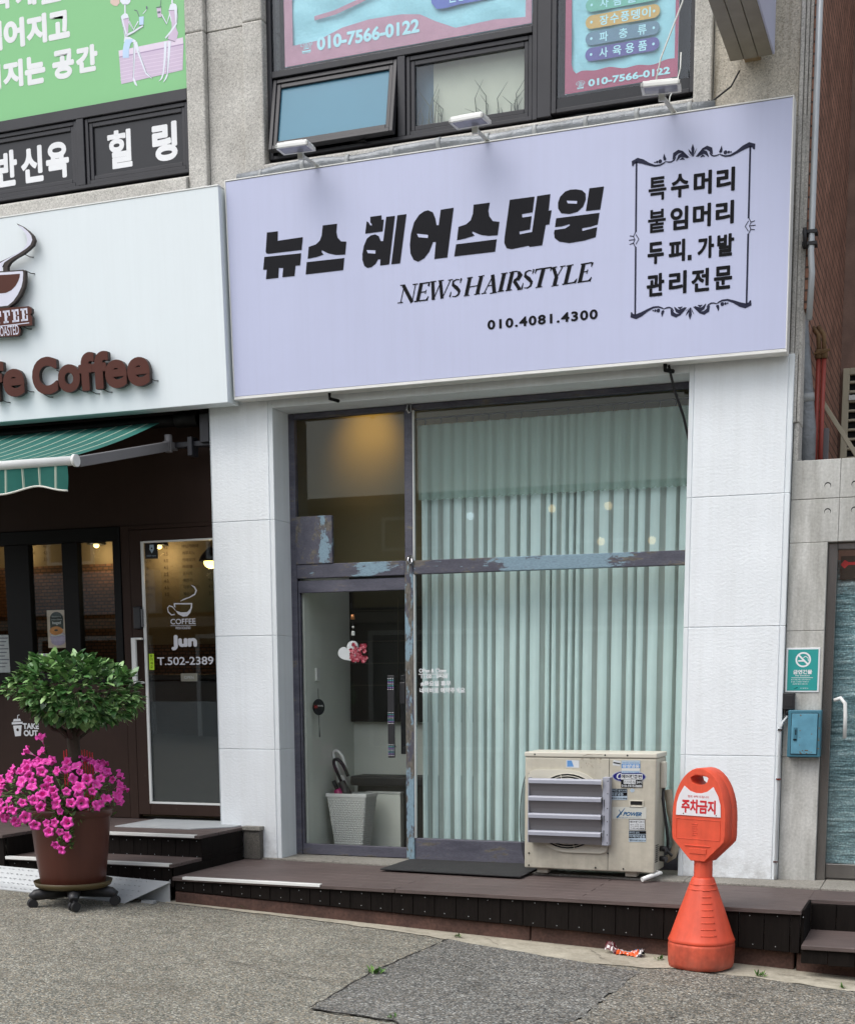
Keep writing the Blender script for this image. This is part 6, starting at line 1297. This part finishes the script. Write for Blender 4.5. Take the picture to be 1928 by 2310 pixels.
for i in range(3000):
    v = math.acos(R3.uniform(-.75, 1)); p = fl_surface(R3.random(), v)
    pts.append(p)
tr_ = [Vector((PC.x+.17-.0*i+R3.uniform(-.07, .07), PC.y-.31-.02*R3.random(), .50-.25*R3.random())) for i in range(300)]
fol = MB()
for i in range(1100):
    p = R3.choice(pts) if i < 850 else R3.choice(tr_); c0 = Vector((PC.x, PC.y, .5)); q = c0+(p-c0)*R3.uniform(.6, .98)
    leaf_add(fol, q, Vector((R3.uniform(-1, 1), R3.uniform(-1, 1), R3.uniform(-.3, 1))), Vector((R3.uniform(-.5, .5), R3.uniform(-.5, .5), 1)), R3.uniform(.025, .05), R3.uniform(.010, .02))
for i in range(60):
    p = R3.choice(pts); fol.tube([(PC.x+R3.uniform(-.1, .1), PC.y+R3.uniform(-.1, .1), .47), p+(Vector((PC.x, PC.y, .5))-p)*.3+Vector((0, 0, .02)), p], .003, 4)
sp = Vector((PC.x-.11, PC.y-.1, .94)); fol.tube([(PC.x-.06, PC.y-.1, .7), (PC.x-.10, PC.y-.1, .85), sp], .003, 4)
for k in range(12): leaf_add(fol, Vector((PC.x-.06-.004*k, PC.y-.1, .72+.018*k)), Vector((R3.uniform(-1, 1), R3.uniform(-1, 1), .5)), Vector((0, 0, 1)), .035, .012)
fol.build('foliage', K['leaf_small'], pe)
def blossom_mesh(seed, r, dark):
    r_ = random.Random(seed); m_ = MB(); n = 30; rings = [(.10, .0), (.25, .012), (.55, .030), (.85, .034), (1.0, .028)]; b = len(m_.v)
    for t, z in rings:
        for k in range(n):
            a = 2*math.pi*k/n; lobe = 1+.13*math.cos(5*a)*t+r_.uniform(-.025, .025)*t; m_.v.append(Vector((r*t*lobe*math.cos(a), r*t*lobe*math.sin(a), (z+.006*math.cos(5*a+1.5)*t*t+r_.uniform(-.002, .002)*t)*r/.034)))
    for i in range(len(rings)-1):
        for k in range(n):
            j = (k+1) % n; m_.f.append([b+i*n+k, b+i*n+j, b+(i+1)*n+j, b+(i+1)*n+k]); m_.m.append(1 if i == 0 else 0); m_.s.append(True)
    m_.f.append([b+k for k in range(n)]); m_.m.append(2); m_.s.append(False)
    e = len(m_.v); m_.v.append(Vector((0, 0, -.03)))
    for k in range(0, n, 3): m_.f.append([b+k, e, b+(k+3) % n]); m_.m.append(3); m_.s.append(True)
    return m_
protos = []
for s_ in range(5):
    o = blossom_mesh(s_, R3.uniform(.036, .042), s_ == 4).build('blossom', [K['petal'], K['throat'], K['throat_dark'], K['petal']], pe, xf=Matrix.Translation(OFF[pe])); protos.append(o)
chosen = []; cdir = (CAM-Vector((PC.x, PC.y, .5))).normalized(); tries = 0
extra = [Vector((PC.x-.11, PC.y-.12, .955)), Vector((PC.x-.18, PC.y-.14, .87)), Vector((PC.x-.12, PC.y-.1, .88)), Vector((PC.x-.55, PC.y-.2, .36)), Vector((PC.x-.50, PC.y-.25, .33)), Vector((PC.x-.57, PC.y-.15, .42)), Vector((PC.x+.13, PC.y-.35, .30)), Vector((PC.x+.19, PC.y-.35, .27)), Vector((PC.x+.22, PC.y-.32, .34)), Vector((PC.x+.10, PC.y-.36, .37)), Vector((PC.x+.17, PC.y-.36, .38)), Vector((PC.x+.15, PC.y-.36, .44)), Vector((PC.x+.23, PC.y-.34, .43)), Vector((PC.x+.08, PC.y-.36, .43)), Vector((PC.x-.02, PC.y-.36, .42)), Vector((PC.x-.1, PC.y-.36, .46))]
while len(chosen) < 83 and tries < 30000:
    tries += 1; p = R3.choice(pts); n_ = (p-Vector((PC.x, PC.y, .5))).normalized()
    if n_.dot(cdir) < .02 or p.z < (.40 if p.x < PC.x-.2 else .50): continue
    if all((p-q).length > .043 for q in chosen+extra): chosen.append(p)
for i, p in enumerate((chosen+extra)[:100]):
    o = protos[i] if i < 5 else protos[i % 5].copy()
    if i >= 5: COL.objects.link(o); o.parent = pe
    n_ = ((p-Vector((PC.x+.05, PC.y+.05, .46))).normalized()*.8+cdir*.55+Vector((R3.uniform(-.8, .8), R3.uniform(-.8, .8), R3.uniform(-.6, .6)))).normalized()
    k9 = R3.triangular(.6, 1.2, .98); o.scale = (k9, k9*R3.uniform(.8, 1.05), k9*R3.uniform(.7, 1.6)); o.location = p-OFF[pe]; o.rotation_euler = (n_.to_track_quat('Z', 'Y') @ Matrix.Rotation(R3.uniform(0, 6), 3, 'Z').to_quaternion()).to_euler()

# ================================================================ AWNING
aw = thing('awning', 'green striped retractable awning with a scalloped valance over the cafe', 'awning', (-4, -.5, 2.9))
XR = -2.625
mb = MB(); vs = []; ny = 10; xs_ = [XR-.05-.14*i for i in range(25)]
for j in range(ny+1):
    t = j/ny; y = -1.17+(.02+1.17)*t; z = 2.892+(3.318-2.892)*t-.02*math.sin(math.pi*t)
    for i, x in enumerate(xs_): vs.append((x+.0, y, z+.003*math.sin(i*1.2)))
nx_ = len(xs_); mb.add(vs, [(j*nx_+i, (j+1)*nx_+i, (j+1)*nx_+i+1, j*nx_+i+1) for j in range(ny) for i in range(nx_-1)], 0, True); mb.build('canopy', K['awning'], aw)
mb = MB(); mb.tube([(-6.2, -1.19, 2.862), (XR-.01, -1.19, 2.862)], .032, 16); mb.tube([(XR-.01, -1.19, 2.862), (XR+.012, -1.19, 2.862)], .042, 20); mb.build('front_bar', K['white_metal'], aw)
mb = MB(); vs = []; N_ = 120; rows_ = 4
for i in range(N_+1):
    x = XR-.06-3.4*i/N_; zb_ = 2.685-.022*math.cos((x+2.68)*2*math.pi/.56)
    for j in range(rows_+1): vs.append((x+.008*math.sin(j+i*.25)*j/4, -1.20-.012*math.sin(i*.42)*(j/rows_), 2.845+(zb_-2.845)*j/rows_))
mb.add(vs, [(i*(rows_+1)+j, i*(rows_+1)+j+1, (i+1)*(rows_+1)+j+1, (i+1)*(rows_+1)+j) for i in range(N_) for j in range(rows_)], 0, True); val = mb.build('valance', K['awning'], aw)
mb = MB(); mb.tube([Vector(vs[i*(rows_+1)+rows_]) for i in range(N_+1)], .007, 6); mb.build('trim', K['valance_trim'], val)
mb = MB(); mb.bar((XR-.02, -1.14, 2.86), (-2.60, .02, 3.14), .05, .07); a_ = mb.build('arm', K['ac_grey'], aw, .006, 2)
mb = MB(); mb.box(-2.63, -2.575, -.04, .10, 3.115, 3.17); mb.tube([(-2.6, .0, 3.09), (-2.6, .0, 3.22)], .03, 10); mb.build('elbow', K['ac_grey'], a_, .004, 1)
mb = MB(); mb.box(-2.60, -2.26, .05, .11, 3.13, 3.17); mb.box(-2.45, -2.41, .02, .12, 3.06, 3.2); mb.box(-2.34, -2.26, .02, .3, 3.15, 3.36); mb.build('bracket', K['alu_black'], aw, .004, 1)
mb = MB(); mb.tube([(-6.2, .05, 3.33), (-2.36, .05, 3.33)], .045, 14); mb.tube([(-2.55, .05, 3.33), (-2.36, .05, 3.33)], .058, 14); mb.build('roller', K['alu_dark'], aw)

# ================================================================ THINGS INSIDE THE SALON DOOR
bk = thing('umbrella_bin', 'white woven plastic bin standing inside the salon door', 'bin', (-1.42, .70, 0))
def bin_ring(z, k): return [(-1.42-k*.1725, .70-k*.12, z), (-1.42+k*.1725, .70-k*.12, z), (-1.42+k*.1725, .70+k*.12, z), (-1.42-k*.1725, .70+k*.12, z)]
mb = MB(); rg = [bin_ring(.003, .69), bin_ring(.435, 1.0)]; mb.add(rg[0]+rg[1], [(0, 3, 2, 1), (0, 1, 5, 4), (1, 2, 6, 5), (2, 3, 7, 6), (3, 0, 4, 7)]); b_o = mb.build('body', K['off_white'], bk, .012, 3)
mb = MB()
for i in range(22):
    z = .02+.0185*i; k = .69+.31*z/.435; q = bin_ring(z, k*1.004); m_ = 13
    for s_, (A_, B_) in enumerate(((q[0], q[1]), (q[1], q[2]))):
        for j in range(m_ if s_ == 0 else 9):
            cnt = m_ if s_ == 0 else 9; t = (j+.5+(.5 if i % 2 else 0))/cnt
            if t > .97: continue
            P_ = Vector(A_).lerp(Vector(B_), t); mb.ball(P_, .008, 6, 0, (1.1, .5, .8) if s_ == 0 else (.5, 1.1, .8))
mb.build('weave', K['off_white'], b_o)
mb = MB(); q = bin_ring(.436, 1.03); q2 = bin_ring(.462, 1.03); qi = bin_ring(.462, .95); mb.add(q+q2+qi, [(0, 1, 5, 4), (1, 2, 6, 5), (2, 3, 7, 6), (3, 0, 4, 7), (4, 5, 9, 8), (5, 6, 10, 9), (6, 7, 11, 10), (7, 4, 8, 11)]); mb.build('rim', K['white_metal'], bk, .004, 2)
for nm, base, tipp, mcol, hcol, lab in (('umbrella', (-1.47, .76, .36), (-1.62, .80, .73), K['off_white'], K['white_metal'], 'umbrella with a white crook handle leaning in the bin'), ('umbrella', (-1.42, .69, .36), (-1.555, .67, .67), K['rubber'], K['rubber'], 'black umbrella with a black crook handle in the bin'), ('umbrella', (-1.49, .67, .38), (-1.56, .65, .56), K['magenta'], K['rubber'], 'folded magenta umbrella in the bin')):
    u = thing(nm, lab, 'umbrella', base, 'umbrellas in the white bin'); a, b = Vector(base), Vector(tipp); d = (b-a).normalized(); mb = MB()
    mb.tube([a-d*.08, a+(b-a)*.3, a+(b-a)*.62], [.03, .042, .03], 9); mb.build('canopy', mcol, u)
    if 'magenta' not in lab:
        mb = MB(); e = a+(b-a)*.62; s_ = Vector((1, -.15, 0)).normalized(); hk = [e, b]; 
        for i in range(1, 9): an = math.pi*i/8; hk.append(b+s_*(.045-.045*math.cos(an))+d*.07*math.sin(an))
        hk.append(hk[-1]-d*.08); mb.tube(hk, .0135, 8); mb.build('handle', hcol, u)
    else: MB().tube([a+(b-a)*.6, b], .016, 8).build('handle', hcol, u)
wb = thing('white_box', 'plain white low box on the floor behind the woven bin', 'box', (-1.22, 1.0, 0)); MB().box(-1.40, -1.09, .93, 1.14, .0, .44).build('body', K['int_white'], wb, .006, 2); MB().box(-1.405, -1.085, .925, 1.145, .441, .455).build('lid', K['off_white'], wb, .003, 1)
bn = thing('bench', 'dark padded bench behind the white box inside the salon', 'bench', (-1.0, 1.15, 0)); MB().box(-1.55, -.4, .95, 1.24, .50, .58).build('seat', K['rubber'], bn, .015, 2); MB().box(-1.5, -.45, 1.0, 1.22, .0, .499).build('base', K['int_dark'], bn)
cbk = thing('display_cabinet', 'dark glass fronted cabinet on the wall inside the salon door', 'cabinet', (-1.1, 1.22, 1.02)); mb = MB(); mb.box(-1.635, -.3, 1.18, 1.249, 1.02, 2.268); mb.build('body', K['int_dark'], cbk, .004, 1)
mb = MB(); 
for z in (1.32, 1.50, 1.68, 1.93): mb.box(-1.63, -.31, 1.172, 1.1795, z, z+.006)
for x in (-1.2, -.85): mb.box(x, x+.006, 1.1725, 1.1795, 1.03, 2.03)
mb.build('shelf_edge', M('shelf_edge', (70, 66, 56), .5, .1, 6), cbk)
MB().box(-1.64, 1.37, 1.252, 1.30, .0, 2.268).build('back_wall', K['int_white'], bd)
hb = thing('door_chime', 'hanging chime with copper bell, white heart and red flowers on the glass door', 'door ornament', (-1.24, .33, 1.94)); YH = .345
mb = MB(); mb.tube([(-1.247, YH, 1.94), (-1.24, YH, 1.87)], .002, 5); mb.tube([(-1.236, YH, 1.82), (-1.232, YH, 1.64)], .002, 5); mb.ball((-1.247, YH, 1.94), .008, 8); mb.build('cord', K['rubber'], hb)
mb = MB(); mb.lathe([(.008, .04), (.014, .036), (.018, .0)], (-1.237, YH, 1.822), 12); mb.build('bell', M('copper', (196, 130, 84), .3, .1, 8, metal=.7), hb)
mb = MB(); mb.box(-1.247, -1.223, YH-.008, YH+.008, 1.70, 1.735); mb.ball((-1.235, YH, 1.765), .01, 8); mb.build('bead', K['off_white'], hb, .004, 1)
ht = []
for i in range(40):
    t = 2*math.pi*i/40; ht.append((.0056*16*math.sin(t)**3, .0056*(13*math.cos(t)-5*math.cos(2*t)-2*math.cos(3*t)-math.cos(4*t))))
ca, sa = math.cos(.55), math.sin(.55); ht = [(-1.265+ca*x-sa*z, 1.575+sa*x+ca*z) for x, z in ht]; mb = MB(); mb.prism(ht, YH-.012, YH+.006); mb.build('heart', K['white_print'], hb, .004, 2)
mb = MB(); r9 = random.Random(4)
for i in range(34):
    c = Vector((-1.185+r9.uniform(-.065, .065), YH-.02, 1.572+r9.uniform(-.07, .07)))
    for k in range(7): a = k*.9; leaf_add(mb, c, Vector((math.cos(a), -.5, math.sin(a))), Vector((0, -1, 0)), .02, .012)
mb.build('flowers', K['red_flower'], hb)
fn = thing('wall_fan', 'dark round paper fan with lettering and tassel hanging inside the door', 'fan', (-1.57, .4, 1.15)); mb = MB(); mb.disc(-1.565, 1.155, .052, .40, 0, .064, 24); mb.disc(-1.565, 1.155, .052, .404, 0, .064, 24); mb.build('face', K['panel_black'], fn)
mb = MB(); text(mb, '뉴스', -1.60, -1.572, 1.145, 1.172, .399, 1, .02); text(mb, '헤어스타일', -1.57, -1.525, 1.158, 1.172, .399, 0, .01); mb.build('lettering', [K['off_white'], K['red_ink']], fn); mb = MB(); mb.tube([(-1.565, .402, 1.09), (-1.562, .402, 1.0), (-1.56, .402, .92)], [.004, .003, .006], 6); mb.tube([(-1.565, .402, 1.22), (-1.567, .402, 1.30)], .003, 5); mb.build('tassel', K['int_dark'], fn)
sw = thing('wall_switch', 'pale wall switch with hanging cord on the salon side wall', 'switch', (-1.63, .55, 1.41)); mb = MB(); mb.box(-1.639, -1.622, .50, .56, 1.36, 1.46); mb.build('plate', K['white_metal'], sw, .003, 1)
# bulbs that are lit in the photograph
def point(name, loc, power, col, size=.04, parent=None):
    d = bpy.data.lights.new(name, 'POINT'); d.energy = power; d.color = col; d.shadow_soft_size = size; o = bpy.data.objects.new(name, d); COL.objects.link(o); o.location = loc
    if parent: o.parent = parent; o.location = Vector(loc)-OFF[parent]
    return o
sl = thing('spotlight', 'warm ceiling spotlight above the salon door glowing on the beige wall', 'lamp', (-1.42, .78, 3.56)); MB().lathe([(.03, .0), (.034, .03), (.02, .04)], (-1.42, .78, 3.555), 14).build('shade', K['off_white'], sl)
spd = bpy.data.lights.new('spotlight_bulb', 'SPOT'); spd.energy = 8; spd.color = (1, .62, .16); spd.spot_size = rad(80); spd.spot_blend = 1; spd.shadow_soft_size = .03
spo = bpy.data.objects.new('spotlight_bulb', spd); COL.objects.link(spo); spo.parent = sl; spo.location = Vector((-1.42, .80, 3.54))-OFF[sl]; spo.rotation_euler = (Vector((-1.42, .80, 3.54))-Vector((-1.47, 1.25, 3.31))).to_track_quat('Z', 'Y').to_euler()
for nm, x, y, z, lab, pw in (('pendant_lamp', -2.80, .95, 2.36, 'black pendant lamp with a glowing yellow bulb at the edge of the cafe door', 2), ('pendant_lamp', -4.55, 3.0, 2.74, 'small black pendant lamp lighting the menu wall behind the cafe door', 3.2), ('pendant_lamp', -5.30, 3.0, 2.78, 'small black pendant lamp lighting the brick wall behind the third folding pane', 2.6), ('pendant_lamp', -6.35, 3.0, 2.86, 'small black pendant lamp lighting the menu behind the second folding pane', 2.6)):
    t = thing(nm, lab, 'lamp', (x, y, z), 'cafe pendant lamps'); mb = MB(); mb.lathe([(.10, .0), (.085, .04), (.03, .10), (.015, .12)], (x, y, z), 20); mb.build('lamp_shade', K['alu_dark'], t); mb = MB(); mb.tube([(x, y, z+.11), (x, y, 3.24)], .004, 5); mb.build('cord', K['alu_dark'], t)
    MB().ball((x, y, z-.01), .06 if y < 2 else .03, 12, 0, (1, 1, .8)).build('bulb', K['bulb'], t); point('pendant_bulb', (x, y, z-.09), pw, (1, .76, .40), .05, t)
# bagel poster and papers on the cafe glass
bp = thing('poster', 'small bagel poster stuck inside the second cafe window', 'poster', (-3.92, .33, 1.64)); YP = .332
MB().box(-4.02, -3.826, YP, YP+.003, 1.645, 1.955).build('sheet', K['poster'], bp)
mb = MB(); pts_ = [(-3.925+.066*math.cos(math.pi*i/12), 1.885+.055*math.sin(math.pi*i/12)) for i in range(13)]+[(-3.991, 1.80), (-3.859, 1.80)]; mb.sheet(pts_, YP-.001, 0)
text(mb, 'Blueberry', -3.97, -3.88, 1.892, 1.908, YP-.002, 1); text(mb, 'cream cheese', -3.98, -3.87, 1.872, 1.886, YP-.002, 1); text(mb, 'bagel', -3.968, -3.885, 1.832, 1.864, YP-.002, 1, .02)
mb.disc(-3.932, 1.785, .066, YP-.003, 2, .036, 24); mb.disc(-3.918, 1.73, .078, YP-.002, 3, .05, 24); mb.disc(-3.918, 1.70, .07, YP-.0025, 3, .036, 24); mb.ribbon([(-3.985, 1.75), (-3.94, 1.742), (-3.87, 1.757), (-3.845, 1.74)], .012, YP-.0035, 4); mb.disc(-3.932, 1.79, .02, YP-.0035, 5, .008, 12)
mb.build('print', [K['poster_dark'], K['sticker_white'], K['bun'], K['lilac'], K['sticker_white'], K['poster_dark']], bp)
for x0_, x1_, z0_, z1_, m_, lab in ((-4.13, -4.02, 1.53, 1.60, 'white_print', 'white card with a green mark low in the second cafe window'), (-4.015, -3.90, 1.53, 1.61, 'sticker_white', 'blue topped white card low in the second cafe window'), (-4.66, -4.395, 1.445, 1.76, 'sticker_white', 'white paper notice at the bottom of the leftmost cafe pane')):
    t = thing('paper_notice', lab, 'notice', ((x0_+x1_)/2, .335, z0_)); MB().box(x0_, x1_, .333, .335, z0_, z1_).build('sheet', K[m_], t)
    mb = MB()
    if 'green' in lab: mb.disc(x0_+.03, z1_-.03, .018, .3325, 0)
    elif 'blue' in lab: mb.box(x0_+.005, x1_-.005, .332, .3328, z1_-.02, z1_-.004)
    else:
        for i in range(9): mb.box(x0_+.02, x1_-.03-.02*(i % 3), .332, .3328, z1_-.03-.03*i, z1_-.022-.03*i)
    mb.build('print', K['lime'] if 'green' in lab else K['sticker_blue'] if 'blue' in lab else K['line_print'], t)

# ================================================================ SMALL THINGS ON THE GROUND
wp_ = thing('snack_wrapper', 'crumpled orange, blue and dark red snack wrapper lying on the concrete strip', 'litter', (1.26, -1.21, gz(1.26))); mb = MB(); rw = random.Random(8); nx2, ny2 = 26, 10; vs = []
for j in range(ny2+1):
    for i in range(nx2+1):
        u, v = i/nx2, j/ny2; X = 1.145+.24*u; Y = -1.27+.10*v+.02*math.sin(3*u)+.03*(u < .3)*(1-u)
        Z = gz(X)+.010+.035*math.sin(math.pi*v)*(.7+.5*math.sin(7*u+1))+rw.uniform(-.006, .008)+(.018 if u < .2 else 0); vs.append((X+rw.uniform(-.003, .003), Y+rw.uniform(-.004, .004), Z))
for j in range(ny2):
    for i in range(nx2):
        a = j*(nx2+1)+i; u, v = i/nx2, j/ny2; m_ = 0 if u < .28 else (3 if u > .88 else (1 if v < .42 else (2 if u > .55 else 4)))
        if rw.random() < .16: m_ = 4
        mb.add([vs[a], vs[a+1], vs[a+nx2+2], vs[a+nx2+1]], [(0, 1, 2, 3)], m_)
mb.build('foil', [M('wrap_red', (92, 24, 34), .3, .4, 30), M('wrap_orange', (214, 92, 40), .3, .2, 30), M('wrap_blue', (96, 156, 216), .3, .2, 30), M('wrap_black', (30, 26, 36), .3, .3, 30), M('wrap_white', (214, 208, 206), .3, .15, 30)], wp_)
for c, x, y, lab, s_ in (('h', 1410, 532, 'small weed in the joint below the metal deck nosing', 1.0), ('h', 1285, 512, 'tiny weed beside the foot of the ramp', .55), ('m', 210, 198, 'grassy weed growing in the long left seam of the asphalt patch', 1.1), ('m', 475, 80, 'weed on the concrete strip at the patch corner', .7), ('m', 1122, 152, 'low weed beside the orange stand', .7), ('m', 1450, 206, 'upright weed to the right of the orange stand', .8), ('m', 1522, 175, 'tiny weed at the crack in the kerb', .5), ('m', 262, 342, 'tuft of grass at the near edge of the asphalt patch', .6), ('m', 1712, 245, 'thin grass blade at the far right road edge', .6)):
    P = onG(c, x, y); o = MB(); rr_ = random.Random(int(x))
    for k in range(int(16*s_)+6): leaf_add(o, P+Vector((rr_.uniform(-.03, .03)*s_, rr_.uniform(-.03, .03)*s_, .008)), Vector((rr_.uniform(-1, 1), rr_.uniform(-1, 1), rr_.uniform(.4, 1.4))), Vector((0, 0, 1)), rr_.uniform(.03, .06)*s_, rr_.uniform(.008, .016)*s_)
    tag(o.build('weed', K['weed']), lab, 'weed')
# ================================================================ ACROSS THE STREET (seen in the glass)
op = thing('opposite_building', 'plain brick shop row across the street', 'building', (0, -16, 0)); mb = MB(); mb.box(-22, 20, -19, -16, -2, 4.85); mb.build('wall', m_brick('opp_wall', (128, 92, 72), (104, 76, 60), (70, 60, 52), 5, 'X', .5, .28, .03), op); mb = MB(); mb.box(-22, 20, -16.0, -15.55, 2.55, 2.75); mb.box(-22, 20, -16.1, -15.8, 4.86, 5.02); mb.build('eave', M('opp_eave', (150, 140, 126), .8, .1, 2), op)
for i in range(10):
    x = -20+4*i; f_ = MB(); frame(f_, x, x+2.9, .0, 2.4, -15.98, -15.86, .09); frame(f_, x+.3, x+1.5, 3.95, 4.6, -15.98, -15.9, .06)
    f_.build('window', K['white_metal'], op); MB().box(x+.09, x+2.81, -15.97, -15.9, .09, 2.31).build('pane', K['alu_dark'], op)
    MB().box(x-.2, x+3.2, -15.9, -15.62, 2.85, 3.75).build('sign_panel', M('opp_sign', [(206, 120, 62), (196, 200, 204), (84, 120, 92), (190, 170, 120), (206, 206, 200)][i % 5], .6, .1, 2), op)
for x, z, lab in ((-4.07, 4.55, 'warm'), (-3.0, 4.55, 'warm'), (-3.13, 3.92, 'warm'), (-2.18, 3.9, 'warm'), (-5.68, 4.49, 'pale')):
    t = thing('wall_lamp', 'small round lit lamp on the shop row across the street, mirrored in the window', 'lamp', (x, -15.5, z), 'lamps across the street')
    MB().ball((x, -15.45, z), .075, 10).build('bulb', emit('street_bulb', (255, 226, 170) if lab == 'warm' else (210, 232, 255), 5), t); MB().box(x-.06, x+.06, -15.6, -15.52, z-.06, z+.06).build('base', K['off_white'], t)
